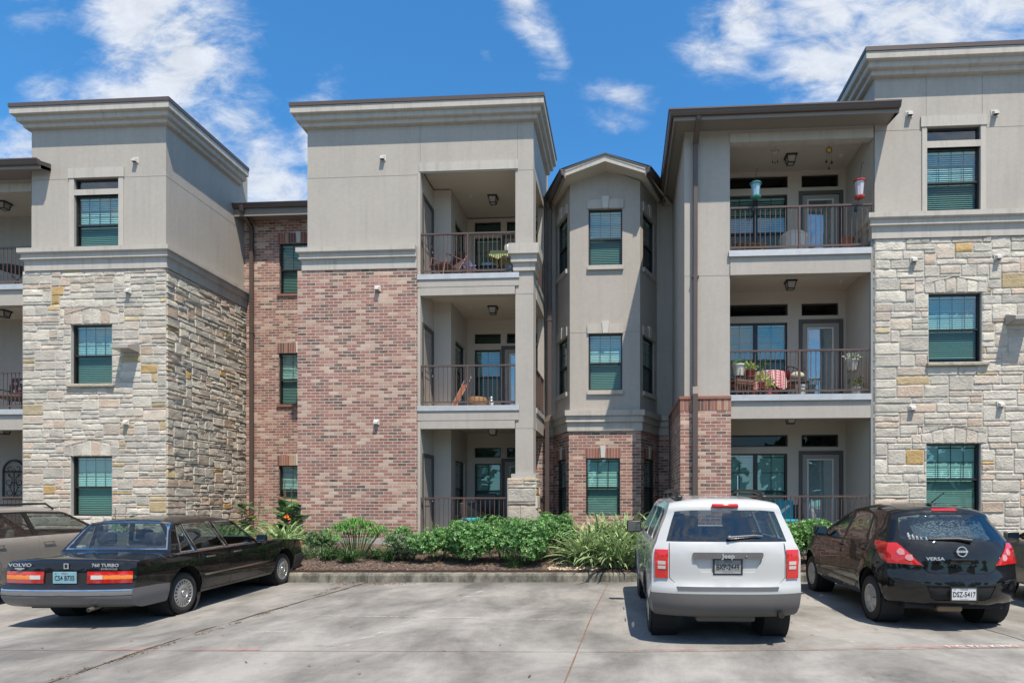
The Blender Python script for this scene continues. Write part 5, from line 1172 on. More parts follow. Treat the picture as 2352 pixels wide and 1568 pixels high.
def bentwood(x, y, z, rz, label, mt):
    e = empty('deck_lounger', (x, y, z), label, 'deck chair', None, rz)
    m = MB()
    for i in range(7): a = i * .13; m.box(-.28, .28, -.45 + a, -.36 + a, .30 + .02 * i, .325 + .02 * i)
    m.build('seat', mt, e); m = MB()
    for i in range(6): m.mesh([(-.28 + i * .095, .42, .42), (-.20 + i * .095, .42, .42), (-.20 + i * .095, .75, .78), (-.28 + i * .095, .75, .78), (-.28 + i * .095, .44, .41), (-.20 + i * .095, .44, .41), (-.20 + i * .095, .77, .77), (-.28 + i * .095, .77, .77)], [(0, 1, 2, 3), (4, 7, 6, 5), (0, 4, 5, 1), (2, 6, 7, 3), (1, 5, 6, 2), (0, 3, 7, 4)])
    m.build('backrest', mt, e)
    for sx, sy in ((-1, -1), (1, -1), (-1, 1), (1, 1)): q = MB(); q.box(sx * .27 - .02, sx * .27 + .02, sy * .35 - .02, sy * .35 + .02, 0, .42); q.build('leg', mt, e)
    return e
bentwood(2.95, 14.65, 7.20, 1.35, 'brown wooden deck chair at the left end of the top right balcony', mat('deck_wood', (.22, .14, .08), .7, var=.2, vscale=10))
m = MB(); flowerpot(m, .15, .30); o = m.build('terracotta_pot', terra, loc=(5.22, 14.5, 7.35), smooth=40); tag(o, 'terracotta pot near the right end of the top right balcony', 'pot')
m = MB(); m.rbox(-.2, .2, -.17, .17, 0, .15, .02); o = m.build('pot_stand', darkcloth, loc=(5.22, 14.5, 7.20)); tag(o, 'low dark box under the terracotta pot', 'plant stand')
def feeder(x, z0, z1, zt, col, roofc, label, lean):
    y = 13.90; e = empty('bird_feeder', (x, y, z1), label, 'bird feeder', 'bird feeders hung over the top right balcony railing')
    h = z0 - z1; m = MB(); m.lathe([(.075, .05), (.105, h - .05)], 8); m.build('reservoir', col, e)
    for nm, zz, r_ in (('base_tray', 0, .12), ('roof', h - .055, .135)):
        m = MB(); m.lathe([(0, zz), (r_ * .7, zz), (r_, zz + .02), (r_, zz + .045), (0, zz + .06)], 8); m.build(nm, roofc, e)
    m = MB(); m.tube([(0, 0, h), (lean, 0, zt - z1 - .06), (lean, 0, zt - z1 - .03), (lean + .025, 0, zt - z1), (lean + .045, 0, zt - z1 - .03)], .006, 5); m.tube([(0, .0, -.0), (-.05, .06, -.17)], .006, 5); m.rbox(-.08, -.02, .04, .10, -.25, -.15, .01); m.build('hanging_hook', blackm, e)
feeder(2.997, 8.713, 8.36, 9.03, mat('aqua_plastic', (.30, .50, .62), .35), mat('teal_plastic', (.07, .28, .25), .4), 'teal green bird feeder hanging at the left of the top right balcony', .01)
feeder(5.27, 8.70, 8.29, 9.1, mat('milky_plastic', (.58, .56, .62), .3), mat('red_plastic', (.50, .07, .06), .4), 'red and white bird feeder hanging at the right of the top right balcony', .05)
def chime(x, y, z, zt, mk, label):
    e = empty('wind_chime', (x, y, z), label, 'wind chime', 'wind chimes on the top right balcony'); mk(e, zt - z)
def sunchime(e, h):
    m = MB(); M_ = Matrix.Rotation(PI / 2, 4, 'X'); m.lathe([(0, -.012), (.045, -.012), (.05, 0), (.045, .012), (0, .012)], 14, M_); m.build('sun_face', mat('yellow_enamel', (.62, .42, .04), .4), e)
    m = MB()
    for i in range(10):
        a = 2 * PI * i / 10; c, s = math.cos(a), math.sin(a); m.mesh([(c * .052 - s * .014, -.004, s * .052 + c * .014), (c * .052 + s * .014, -.004, s * .052 - c * .014), (c * .095, 0, s * .095), (c * .052 - s * .014, .008, s * .052 + c * .014), (c * .052 + s * .014, .008, s * .052 - c * .014)], [(0, 1, 2), (3, 2, 4), (0, 2, 3), (1, 4, 2)])
    m.build('rays', mat('dark_bronze', (.07, .04, .03), .5), e); m = MB(); m.tube([(0, 0, .05), (0, 0, h)], .003, 4)
    for dx, l in ((-.06, .22), (.06, .25), (0, .38)): m.tube([(dx, 0, -.05), (dx, 0, -l)], .0025, 4)
    m.build('string', blackm, e)
    for dx, l in ((-.06, .22), (.06, .25), (0, .38)): q = MB(); q.lathe([(0, -l), (.008, -l), (.02, -l - .03), (.03, -l - .06), (0, -l - .055)], 10, Matrix.Translation((dx, 0, 0))); q.build('bell', mat('dark_bronze'), e)
def angelchime(e, h):
    m = MB(); m.mesh([(-.07, 0, .03), (.07, 0, .03), (.045, 0, -.05), (-.045, 0, -.05), (-.07, .012, .03), (.07, .012, .03), (.045, .012, -.05), (-.045, .012, -.05)], [(0, 1, 2, 3), (4, 7, 6, 5), (0, 4, 5, 1), (2, 6, 7, 3), (1, 5, 6, 2), (0, 3, 7, 4)]); m.build('figure', mat('painted_tin', (.45, .33, .24), .5, var=.3, vscale=30), e)
    m = MB(); m.tube([(-.09, 0, 0), (-.085, 0, .035), (-.06, 0, .045)], .008, 5); m.tube([(.09, 0, 0), (.085, 0, .035), (.06, 0, .045)], .008, 5); m.build('horn', mat('dark_bronze'), e)
    m = MB(); m.tube([(0, 0, .03), (0, 0, h)], .003, 4)
    for dx, l in ((-.055, .2), (0, .22), (.055, .2)): m.tube([(dx, 0, -.05), (dx, 0, -l)], .0025, 4)
    m.build('string', blackm, e)
    for dx, l in ((-.055, .2), (0, .22), (.055, .2)): q = MB(); q.lathe([(0, -l), (.006, -l), (.014, -l - .03), (.018, -l - .05), (0, -l - .045)], 8, Matrix.Translation((dx, 0, 0))); q.build('bell', mat('dark_bronze'), e)
chime(3.52, 14.3, 9.62, 9.88, angelchime, 'pale figure wind chime left of the balcony ceiling light'); chime(4.74, 14.3, 9.62, 9.88, sunchime, 'yellow sun wind chime with small bells right of the ceiling light')
# --- right block, second floor (3.94)
e = empty('round_patio_table', (3.52, 14.95, 3.94), 'round table on the second floor right balcony', 'table'); m = MB(); m.lathe([(0, .68), (.36, .68), (.36, .70), (0, .70)], 24); m.build('table_top', rustm, e); m = MB(); m.tube([(0, 0, 0), (0, 0, .68)], .03, 8); m.lathe([(0, 0), (.2, 0), (.18, .03), (0, .04)], 14); m.build('pedestal', rustm, e)
def gingham():
    m = bpy.data.materials.new('gingham'); m.use_nodes = True; t = m.node_tree; b = t.nodes['Principled BSDF']; uv = N(t, 'ShaderNodeTexCoord'); sp = N(t, 'ShaderNodeSeparateXYZ'); L(t, uv.outputs['Object'], sp.inputs[0])
    def st(o, s): return mth('GREATER_THAN', mth('FRACT', mth('MULTIPLY', o, s, nt=t), nt=t), .5, nt=t)
    k = mth('MULTIPLY', mth('ADD', st(mth('ADD', sp.outputs[0], mth('MULTIPLY', sp.outputs[1], .35, nt=t), nt=t), 16), st(mth('ADD', sp.outputs[2], mth('MULTIPLY', sp.outputs[1], .5, nt=t), nt=t), 16), nt=t), .5, nt=t)
    mx = N(t, 'ShaderNodeMix', data_type='RGBA'); L(t, k, mx.inputs[0]); mx.inputs[6].default_value = (.70, .60, .60, 1); mx.inputs[7].default_value = (.50, .04, .07, 1); L(t, mx.outputs[2], b.inputs['Base Color']); b.inputs['Roughness'].default_value = .85; return m
m = MB(); n = 40; r1 = [(.38 * math.cos(2 * PI * i / n), .38 * math.sin(2 * PI * i / n), .708) for i in range(n)]
r2 = [((.40 + .03 * math.sin(i * 1.7)) * math.cos(2 * PI * i / n), (.40 + .03 * math.sin(i * 1.7)) * math.sin(2 * PI * i / n), .5) for i in range(n)]; r3 = [((.39 + .06 * math.sin(i * 1.7)) * math.cos(2 * PI * i / n), (.39 + .06 * math.sin(i * 1.7)) * math.sin(2 * PI * i / n), .32 + .07 * math.cos(4 * 2 * PI * i / n)) for i in range(n)]
m.mesh(r1 + r2 + r3, [tuple(range(n))] + [(i, (i + 1) % n, n + (i + 1) % n, n + i) for i in range(n)] + [(n + i, n + (i + 1) % n, 2 * n + (i + 1) % n, 2 * n + i) for i in range(n)])
o = m.build('tablecloth', gingham(), loc=(3.52, 14.95, 3.94), smooth=50); tag(o, 'red and white gingham cloth over the round balcony table', 'tablecloth')
potplant('table_plant', 3.42, 15.0, 4.65, .07, .11, mat('blue_glass', (.12, .2, .45), .2), ycols + gcols, 'yellow green plant in a blue pot standing on the gingham cloth', 90, .12, .12, .07, 5)
potplant('potted_plant', 2.66, 14.1, 4.42, .15, .26, creampot, gcols, 'trailing plant in a cream pot hooked to the left end of the railing', 100, .16, .05, .05, 6, 'pots on the second floor right balcony')
potplant('potted_plant', 2.93, 14.22, 4.42, .10, .14, redpot, ycols, 'yellow leaved plant in a red pot beside the cream pot', 150, .15, .10, .07, 7, 'pots on the second floor right balcony')
potplant('potted_plant', 3.20, 14.2, 4.14, .085, .14, redpot, ycols, 'yellow leaved plant in a lower red pot in front of the gingham cloth', 150, .15, .13, .07, 8, 'pots on the second floor right balcony')
potplant('potted_plant', 3.36, 14.25, 4.02, .08, .13, mat('pink_pot', (.55, .12, .22), .4), ycols, 'leafy plant in a pink pot at the foot of the gingham cloth', 120, .14, .12, .07, 9, 'pots on the second floor right balcony')
for (x, y, z0, h, lb) in ((2.66, 14.1, 3.94, .48, 'iron plant stand under the cream pot'), (2.93, 14.22, 3.94, .48, 'iron plant stand under the red pot'), (3.20, 14.2, 3.94, .20, 'low iron plant stand under the lower red pot'), (3.36, 14.25, 3.94, .08, 'lowest iron plant stand under the pink pot')):
    m = MB(); m.lathe([(.09, h - .012), (.11, h - .012), (.11, h), (0, h)], 12)
    for i in range(3): a = 2.09 * i; m.tube([(.10 * math.cos(a), .10 * math.sin(a), h - .01), (.07 * math.cos(a), .07 * math.sin(a), h * .5), (.12 * math.cos(a), .12 * math.sin(a), 0)], .007, 5)
    o = m.build('plant_stand', rustm, loc=(x, y, z0)); tag(o, lb, 'plant stand', 'iron plant stands')
armchair('wicker_armchair', 2.85, 14.9, 3.94, .4, 'brown wicker armchair behind the red pots', wick, wick, group='brown armchairs on the second floor right balcony', back=.62)
armchair('wicker_armchair', 3.98, 15.1, 3.94, -.5, 'armchair with round spoked back right of the gingham table', rustm, wick, group='brown armchairs on the second floor right balcony', rnd_back=True)
m = MB(); m.sphere((0, 0, 0), (.14, .05, .11), 10); o = m.build('throw_pillow', mat('red_cloth', (.5, .03, .04), .8), loc=(3.95, 14.95, 4.60), smooth=80); tag(o, 'red throw pillow on the round backed chair', 'pillow', 'throw pillows')
m = MB(); m.sphere((0, 0, 0), (.16, .06, .09), 10); o = m.build('throw_pillow', mat('floral_cloth', (.50, .48, .34), .8, var=.25, vscale=12), loc=(4.12, 14.62, 4.52), smooth=80); tag(o, 'cream patterned pillow on the iron side table', 'pillow', 'throw pillows')
e = empty('side_table', (4.12, 14.6, 3.94), 'black iron side table between round backed chair and railing post', 'table'); m = MB(); m.rbox(-.22, .22, -.15, .15, .40, .425, .006); m.build('table_top', blackm, e)
for sx in (-1, 1):
    for sy in (-1, 1): q = MB(); q.tube([(sx * .2, sy * .13, 0), (sx * .2, sy * .13, .40)], .012, 5); q.build('leg', blackm, e)
m = MB(); flowerpot(m, .12, .30); o = m.build('mosaic_pot', mat('mosaic', (.45, .5, .5), .3, var=.4, vscale=40), loc=(4.12, 14.35, 3.94), smooth=40); tag(o, 'pale mosaic pot under the iron side table', 'pot')
# hanging pot hooked on the railing with its wire basket
e = empty('hanging_flower_pot', (5.20, 14.12, 4.52), 'cream pot with white flowers hooked high on the right end of the railing', 'potted plant'); m = MB(); flowerpot(m, .13, .24); m.build('pot', creampot, e, smooth=40)
m = MB(); m.lathe([(.11, .02), (.155, .16), (.155, .17)], 16, Matrix.Identity(4)) if 0 else None
for i in range(8): a = PI * i / 4; m.tube([(.10 * math.cos(a), .10 * math.sin(a), -.02), (.15 * math.cos(a), .15 * math.sin(a), .20)], .004, 4)
m.tube([(.11 * math.cos(t * .5236), .11 * math.sin(t * .5236), -.02) for t in range(12)], .005, 4, closed=True); m.tube([(0, -.0, .2), (0, -.14, .46), (0, -.16, .40)], .006, 5); m.build('wire_basket', blackm, e)
f = MB(); foliage(f, 120, .18, .07, .30, ((.62, .64, .60), (.45, .5, .45), (.12, .2, .08)), .06, 12); f.build('foliage', leaf, e)
potplant('potted_plant', 5.32, 14.2, 3.94, .13, .2, mat('silver_pot', (.45, .47, .5), .35, metal=.5), ((.16, .26, .06), (.35, .38, .12), (.08, .14, .05)), 'small bushy plant in a silver pot at the right end of the balcony floor', 170, .17, .13, .06, 13, 'pots on the second floor right balcony')
# --- right block patio (.62)
armchair('patio_chair', 3.95, 14.7, .62, -.2, 'patio chair with teal and white striped back on the right patio', blackm, tealm, back=.86, group='patio chairs')
m = MB(); m.rbox(-.22, .22, -.03, .03, -.25, .25, .02); o = m.build('seat_cushion', tealm, loc=(3.88, 14.92, 1.33)); tag(o, 'square teal cushion propped on the right patio chair', 'cushion')
m = MB(); m.mesh([(-.15, -.032, -.05), (.10, -.032, .15), (.16, -.032, .12), (-.10, -.032, -.10)], [(0, 1, 2, 3)]); m.build('white_stripe', whitem, o)
e = empty('patio_umbrella_stand', (2.72, 14.6, .62), 'slim grey pole standing on the right patio above the white suv roof', 'pole'); m = MB(); m.lathe([(0, 0), (.2, 0), (.2, .05), (.03, .08), (0, .08)], 16); m.build('base', blackm, e); m = MB(); m.tube([(0, 0, .08), (0, 0, 1.55)], .015, 8); m.build('pole', chrome, e)
# --- left wing
armchair('patio_chair', -16.6, 15.7, 3.94, .3, 'chair with brown floral cushions on the far left second floor balcony', blackm, mat('brown_floral', (.10, .05, .05), .8, var=.5, vscale=16), back=.85, group='patio chairs')
m = MB(); m.rbox(-.24, .24, -.05, .05, -.24, .24, .04); o = m.build('seat_cushion', mat('brown_floral'), loc=(-16.6, 15.85, 4.72)); tag(o, 'brown cushion with white flowers leaning on the far left chair', 'cushion')
for i, (a, b) in enumerate(((-.1, .08), (.08, .12), (.02, -.06), (-.12, -.12))):
    q = MB()
    for j in range(5): t = 2 * PI * j / 5; q.sphere((a + .03 * math.cos(t), -.055, b + .03 * math.sin(t)), (.018, .006, .018), 5)
    q.build('flower_print', whitem, o)
e = empty('black_bistro_table', (-16.35, 15.5, 7.20), 'black round table on the far left top balcony', 'table'); m = MB(); m.lathe([(0, .60), (.42, .60), (.42, .63), (0, .63)], 24); m.build('table_top', blackm, e); m = MB(); m.tube([(-.25, 0, 0), (.25, 0, .6)], .014, 6); m.tube([(.25, 0, 0), (-.25, 0, .6)], .014, 6); m.build('crossed_legs', blackm, e)
# wrought iron arched wall ornament
e = MB(); w, h0, h1 = .33, 1.62, 2.42; c0 = -17.62; y = 16.62
e.tube([(c0 - w, y, h0)] + [(c0 + w * math.cos(PI - PI * i / 14), y, h1 + .33 * math.sin(PI * i / 14)) for i in range(15)] + [(c0 + w, y, h0)], .03, 6)
e.tube([(c0 - w, y, h1), (c0 + w, y, h1)], .022, 6); e.tube([(c0 - w, y, h0 + .02), (c0 + w, y, h0 + .02)], .022, 6); e.tube([(c0, y, h0), (c0, y, h1)], .014, 6)
def scroll(cx, cz, r0, a0, dr, turns, sg=1):
    return [(cx + sg * (r0 - dr * i) * math.cos(a0 + .42 * i), y, cz + (r0 - dr * i) * math.sin(a0 + .42 * i)) for i in range(int(turns * 15))]
for sg in (-1, 1):
    for (cx, cz, r0, a0) in ((.15, 1.82, .12, 3.1), (.16, 2.12, .12, 3.1), (.13, 2.33, .07, 4), (.12, 2.52, .11, 3.4), (.15, 1.98, .07, 1)): e.tube(scroll(c0 + sg * cx, cz, r0, a0, .006, .95, sg), .010, 5)
    e.tube([(c0, y, 1.7), (c0 + sg * .12, y, 1.95), (c0 + sg * .05, y, 2.2), (c0 + sg * .2, y, 2.38)], .010, 5)
tag(e.build('wall_ornament', blackm, smooth=50), 'black wrought iron arched scroll ornament on the far left patio wall', 'wall decoration')
# ================================================================== CARS
def paintmat(name, base, rough=.25, metal=.0, coat=1.0, flake=0):
    m = bpy.data.materials.new(name); m.use_nodes = True; t = m.node_tree; b = t.nodes['Principled BSDF']
    b.inputs['Base Color'].default_value = (*base, 1); b.inputs['Roughness'].default_value = rough; b.inputs['Metallic'].default_value = metal; b.inputs['Coat Weight'].default_value = coat; b.inputs['Coat Roughness'].default_value = .02
    co = N(t, 'ShaderNodeTexCoord'); n = N(t, 'ShaderNodeTexNoise', i_Scale=1.6, i_Detail=1.0); L(t, co.outputs['Object'], n.inputs['Vector'])
    bp = N(t, 'ShaderNodeBump', i_Strength=1.0, i_Distance=.0018); L(t, n.outputs['Fac'], bp.inputs['Height']); L(t, bp.outputs[0], b.inputs['Coat Normal'])
    n2 = N(t, 'ShaderNodeTexNoise', i_Scale=6.0, i_Detail=6.0, i_Roughness=.7); L(t, co.outputs['Object'], n2.inputs['Vector'])
    r = N(t, 'ShaderNodeMapRange'); L(t, n2.outputs['Fac'], r.inputs[0]); r.inputs[1].default_value = .3; r.inputs[2].default_value = .75; r.inputs[3].default_value = rough * .8; r.inputs[4].default_value = rough * 1.5; L(t, r.outputs[0], b.inputs['Roughness'])
    MAT[name] = m; return m
blackp = paintmat('black_paint', (.004, .004, .0045), .5); blackp.node_tree.nodes['Principled BSDF'].inputs['Specular IOR Level'].default_value = .1; whitep = paintmat('white_car_paint', (.43, .44, .445), .35); tanp = paintmat('tan_paint', (.29, .27, .245), .35, metal=.25); beigep = paintmat('beige_paint', (.22, .20, .165), .35, metal=.25)
grayp = mat('grey_bumper', (.17, .165, .17), .38, spec=.5, var=.06, vscale=6); pbump = mat('grey_plastic', (.115, .11, .11), .5, var=.06); cdark = mat('car_interior', (.012, .012, .014), .8); rub = mat('tyre_rubber', (.024, .023, .022), .8, var=.15, vscale=14)
rimm = mat('rim_silver', (.50, .50, .50), .35, metal=.6, spec=.5); rimd = mat('rim_dark', (.02, .02, .02), .7); redl = mat('red_lens', (.62, .012, .01), .12, coat=1, var=.08, vscale=40); redd = mat('dark_red_lens', (.36, .010, .008), .15, coat=1); ambl = mat('amber_lens', (.85, .22, .02), .15, coat=1); whl = mat('white_lens', (.60, .56, .52), .18, coat=1, var=.08, vscale=60); pinkl = mat('pink_lens', (.66, .28, .27), .12, coat=1)
seatm = mat('seat_cloth', (.05, .055, .07), .9); seatl = mat('seat_tan', (.20, .18, .155), .9)
plw = mat('plate_white', (.62, .64, .66), .4, var=.08, vscale=30); plg = mat('plate_grey', (.26, .28, .28), .45, var=.1, vscale=30); plb = mat('plate_blue', (.22, .42, .50), .4, var=.15, vscale=14); ink = mat('plate_ink', (.012, .014, .02), .5)
def pip(poly, x, y):
    c = False; j = len(poly) - 1
    for i in range(len(poly)):
        xi, yi = poly[i]; xj, yj = poly[j]
        if (yi > y) != (yj > y) and x < (xj - xi) * (y - yi) / (yj - yi) + xi: c = not c
        j = i
    return c
def grow(poly, d):
    n = len(poly); ar = sum(poly[i][0] * poly[(i + 1) % n][1] - poly[(i + 1) % n][0] * poly[i][1] for i in range(n)); sg = 1 if ar > 0 else -1; out = []
    for i in range(n):
        p0, p, p1 = Vector(poly[i - 1]), Vector(poly[i]), Vector(poly[(i + 1) % n]); a = (p - p0).normalized(); b = (p1 - p).normalized(); na = Vector((a.y, -a.x)) * sg; nb = Vector((b.y, -b.x)) * sg
        m = (na + nb); m = m.normalized() if m.length > 1e-6 else na; out.append(tuple(p + m * d / max(.45, m.dot(na))))
    return out
def rounded(poly, r, k=3):
    out = []; n = len(poly)
    for i in range(n):
        p0, p, p1 = Vector(poly[i - 1]), Vector(poly[i]), Vector(poly[(i + 1) % n]); la, lb = (p0 - p).length, (p1 - p).length; rr = min(r, la * .4, lb * .4)
        A = p + (p0 - p) / la * rr; Bq = p + (p1 - p) / lb * rr
        for j in range(k + 1): t = j / k; out.append(tuple(A * (1 - t) ** 2 + p * 2 * t * (1 - t) + Bq * t * t))
    return out
def lineband(pts, w):
    """thin polygon along a polyline"""
    P = [Vector(p) for p in pts]; l = []; r_ = []
    for i, p in enumerate(P):
        a = (p - P[i - 1]).normalized() if i else (P[1] - p).normalized(); b = (P[i + 1] - p).normalized() if i < len(P) - 1 else a; m = (a + b).normalized(); n = Vector((-m.y, m.x)) * w / 2 / max(.5, m.dot(a)); l.append(tuple(p + n)); r_.append(tuple(p - n))
    return l + r_[::-1]
class Car:
    def __init__(s, prof, Wk, step=.055, p=3.0, taper=None, smooth=2):
        # prof: (y,z,ye,ze); Wk: function half width (y,z)
        C = []; n = len(prof)
        for i in range(n):
            a, b = prof[i], prof[(i + 1) % n]; d = math.dist(a[:2], b[:2]); k = max(1, int(d / step))
            for j in range(k): C.append([a[q] + (b[q] - a[q]) * j / k for q in range(4)])
        for _ in range(smooth):
            C = [[(C[i - 1][q] + 2 * C[i][q] + C[(i + 1) % len(C)][q]) / 4 for q in range(4)] for i in range(len(C))]
        s.C = C; s.n = len(C); s.W = Wk; s.p = p
        s.S = [0]
        for i in range(s.n): s.S.append(s.S[-1] + math.dist(C[i][:2], C[(i + 1) % s.n][:2]))
        s.Lt = s.S[-1]; s.rr = []; s.sr = []; s.cutS = []
    def at(s, t, S_):
        S_ = min(max(S_, 0), s.Lt - 1e-9); lo, hi = 0, s.n
        while hi - lo > 1:
            m = (lo + hi) // 2
            if s.S[m] <= S_: lo = m
            else: hi = m
        a, b = s.C[lo], s.C[(lo + 1) % s.n]; f = (S_ - s.S[lo]) / max(1e-9, s.S[lo + 1] - s.S[lo]); c = [a[q] + (b[q] - a[q]) * f for q in range(4)]
        w = s.W(c[2], c[3]); k = abs(t) ** s.p
        if abs(t) >= 1 - 1e-9: 
            wa, wb = s.W(a[2], a[3]), s.W(b[2], b[3]); w = wa + (wb - wa) * f
        return (t * w, c[0] + (c[2] - c[0]) * k, c[1] + (c[3] - c[1]) * k)
    def inv(s, x, z, s0, s1, axis=2):
        """find (t,S) with given x and z on the monotone stretch s0..s1"""
        lo, hi = s0, s1; rev = None
        def f(S_):
            t = 0
            for _ in range(3):
                c = s.at(1.0, S_)[0]; t = max(-1, min(1, x / c))
            return t, s.at(t, S_)[axis]
        a, b = f(lo)[1], f(hi)[1]
        for _ in range(30):
            m = (lo + hi) / 2; t, v = f(m)
            if (v < z) == (a < b): lo = m
            else: hi = m
        return f((lo + hi) / 2)[0], (lo + hi) / 2
    def Sof(s, i):                                # arc position of original sample nearest to (y,z)
        return min(range(s.n), key=lambda k: math.dist(s.C[k][:2], i))
    def ribbon_poly(s, name, pts, a, b, axis=2):
        """polygon given as (x,z) (or (x,y) with axis=1) on the stretch between centre points a and b"""
        s0, s1 = s.S[s.Sof(a)], s.S[s.Sof(b)]; out = []
        P = []
        for i, p in enumerate(pts):
            q = pts[(i + 1) % len(pts)]; k = max(1, int(math.dist(p, q) / .12))
            for j in range(k): P.append((p[0] + (q[0] - p[0]) * j / k, p[1] + (q[1] - p[1]) * j / k))
        for x, z in P:
            t, S_ = s.inv(x, z, s0, s1, axis); out.append((t * .8, S_))
        s.rr.append((name, out))
    def side_poly(s, name, pts): s.sr.append((name, pts))
    def build(s):
        V = []; F = []
        # ribbon
        n = s.n; TN = 16; bord = [(-.8, s.S[i]) for i in range(n + 1)] + [(.8, s.S[i]) for i in range(n + 1)]
        pts = list(bord); m1 = n + 1; edges = [(i, i + 1) for i in range(n)] + [(m1 + i, m1 + i + 1) for i in range(n)] + [(0, m1), (n, m1 + n)]
        for i in range(n + 1):
            for j in range(1, TN):
                t = -1 + 2 * j / TN; t = math.copysign(abs(t) ** .75, t)
                q = (t * .8, s.S[i])
                pts.append(q)
        for nm, a, b in s.cutS:
            for q in (a, b):
                i = min(range(n + 1), key=lambda k: abs(s.S[k] - q))
                if 0 < i < n: edges.append((i, m1 + i))
        for nm, poly in s.rr:
            k = len(pts); pts += poly; edges += [(k + i, k + (i + 1) % len(poly)) for i in range(len(poly))]
        r = geometry.delaunay_2d_cdt([Vector(q) for q in pts], edges, [], 0, 1e-5)
        vv, ff = r[0], r[2]; base = len(V)
        for q in vv: V.append(s.at(max(-1, min(1, q.x / .8)), q.y))
        for f in ff:
            if len(f) < 3: continue
            cx = sum(vv[i].x for i in f) / len(f); cy = sum(vv[i].y for i in f) / len(f); reg = 'body'
            for nm, poly in s.rr:
                if pip(poly, cx, cy): reg = nm; break
            else:
                for nm, a, b in s.cutS:
                    if s.S[min(range(n + 1), key=lambda k: abs(s.S[k] - a))] <= cy <= s.S[min(range(n + 1), key=lambda k: abs(s.S[k] - b))]: reg = nm; break
            F.append(([base + i for i in f], reg))
        # sides
        E = [(c[2], c[3]) for c in s.C]
        ys = [e[0] for e in E]; zs = [e[1] for e in E]
        for sg in (1, -1):
            pts = list(E); edges = [(i, (i + 1) % n) for i in range(n)]
            y = min(ys) + .04
            while y < max(ys):
                z = min(zs) + .03
                while z < max(zs):
                    if pip(E, y, z) and min(math.dist((y, z), e) for e in E) > .035: pts.append((y, z))
                    z += .055
                y += .07
            for nm, poly in s.sr:
                k = len(pts); P = []
                for i, p in enumerate(poly):
                    q = poly[(i + 1) % len(poly)]; kk = max(1, int(math.dist(p, q) / .1))
                    for j in range(kk): P.append((p[0] + (q[0] - p[0]) * j / kk, p[1] + (q[1] - p[1]) * j / kk))
                pts += P; edges += [(k + i, k + (i + 1) % len(P)) for i in range(len(P))]
            r = geometry.delaunay_2d_cdt([Vector(q) for q in pts], edges, [], 1 if 0 else 0, 1e-5); vv, ff = r[0], r[2]; base = len(V)
            for q in vv: V.append((sg * s.W(q.x, q.y), q.x, q.y))
            for f in ff:
                cx = sum(vv[i].x for i in f) / len(f); cy = sum(vv[i].y for i in f) / len(f)
                if not pip(E, cx, cy): continue
                reg = 'body'
                for nm, poly in s.sr:
                    if pip(poly, cx, cy): reg = nm; break
                F.append(([base + i for i in f], reg))
        bm = bmesh.new(); bv = [bm.verts.new(v) for v in V]; names = []; lay = bm.faces.layers.int.new('r')
        for f, reg in F:
            if reg not in names: names.append(reg)
            try: q = bm.faces.new([bv[i] for i in f])
            except ValueError: continue
            q[lay] = names.index(reg)
        bmesh.ops.remove_doubles(bm, verts=bm.verts, dist=.0008); bmesh.ops.dissolve_degenerate(bm, dist=1e-5, edges=bm.edges)
        bmesh.ops.recalc_face_normals(bm, faces=bm.faces)
        # make sure that normals point out
        vol = sum(f.normal.dot(f.calc_center_median() - Vector((0, 1.3, .7))) * f.calc_area() for f in bm.faces)
        if vol < 0: bmesh.ops.reverse_faces(bm, faces=bm.faces)
        bm.normal_update(); s.bm = bm; s.names = names; s.lay = lay
    def part(s, reg, name, material, parent, off=0, th=.02, keep=None, inner=None, smooth=42):
        """faces of a region (optionally only those passing keep(centre)), offset and thickened inward"""
        if reg not in s.names: return None
        k = s.names.index(reg); s.bm.verts.index_update(); fs = [f for f in s.bm.faces if f[s.lay] == k and (keep is None or keep(f.calc_center_median()))]
        if not fs: return None
        idx = {}; vs = []; fo = []; cnt = {}
        for f in fs:
            for v in f.verts:
                if v.index not in idx: idx[v.index] = len(vs); vs.append((v.co + v.normal * off, v.co + v.normal * (off - th)))
            fo.append(tuple(idx[v.index] for v in f.verts))
            q = [v.index for v in f.verts]
            for a, b in zip(q, q[1:] + q[:1]): cnt[(a, b)] = 1
        nv = len(vs); ver = [a for a, b in vs]; faces = list(fo); mi = [0] * len(fo)
        if th:
            ver += [b for a, b in vs]; faces += [tuple(i + nv for i in reversed(f)) for f in fo]; mi += [1] * len(fo)
            for (a, b) in cnt:
                if (b, a) not in cnt: i, j = idx[a], idx[b]; faces.append((j, i, i + nv, j + nv)); mi.append(0)
        me = bpy.data.meshes.new(name); me.from_pydata([tuple(v) for v in ver], [], faces); me.materials.append(material)
        if inner is not None: me.materials.append(inner); me.polygons.foreach_set('material_index', mi)
        me.polygons.foreach_set('use_smooth', [True] * len(faces)); me.set_sharp_from_angle(angle=math.radians(smooth)); o = bpy.data.objects.new(name, me); COL.objects.link(o); o.parent = parent; return o
def lerpk(tab, z):
    if z <= tab[0][0]: return tab[0][1]
    for (a, b), (c, d) in zip(tab, tab[1:]):
        if z <= c: t = (z - a) / (c - a); t = t * t * (3 - 2 * t) * .4 + t * .6; return b + (d - b) * t
    return tab[-1][1]
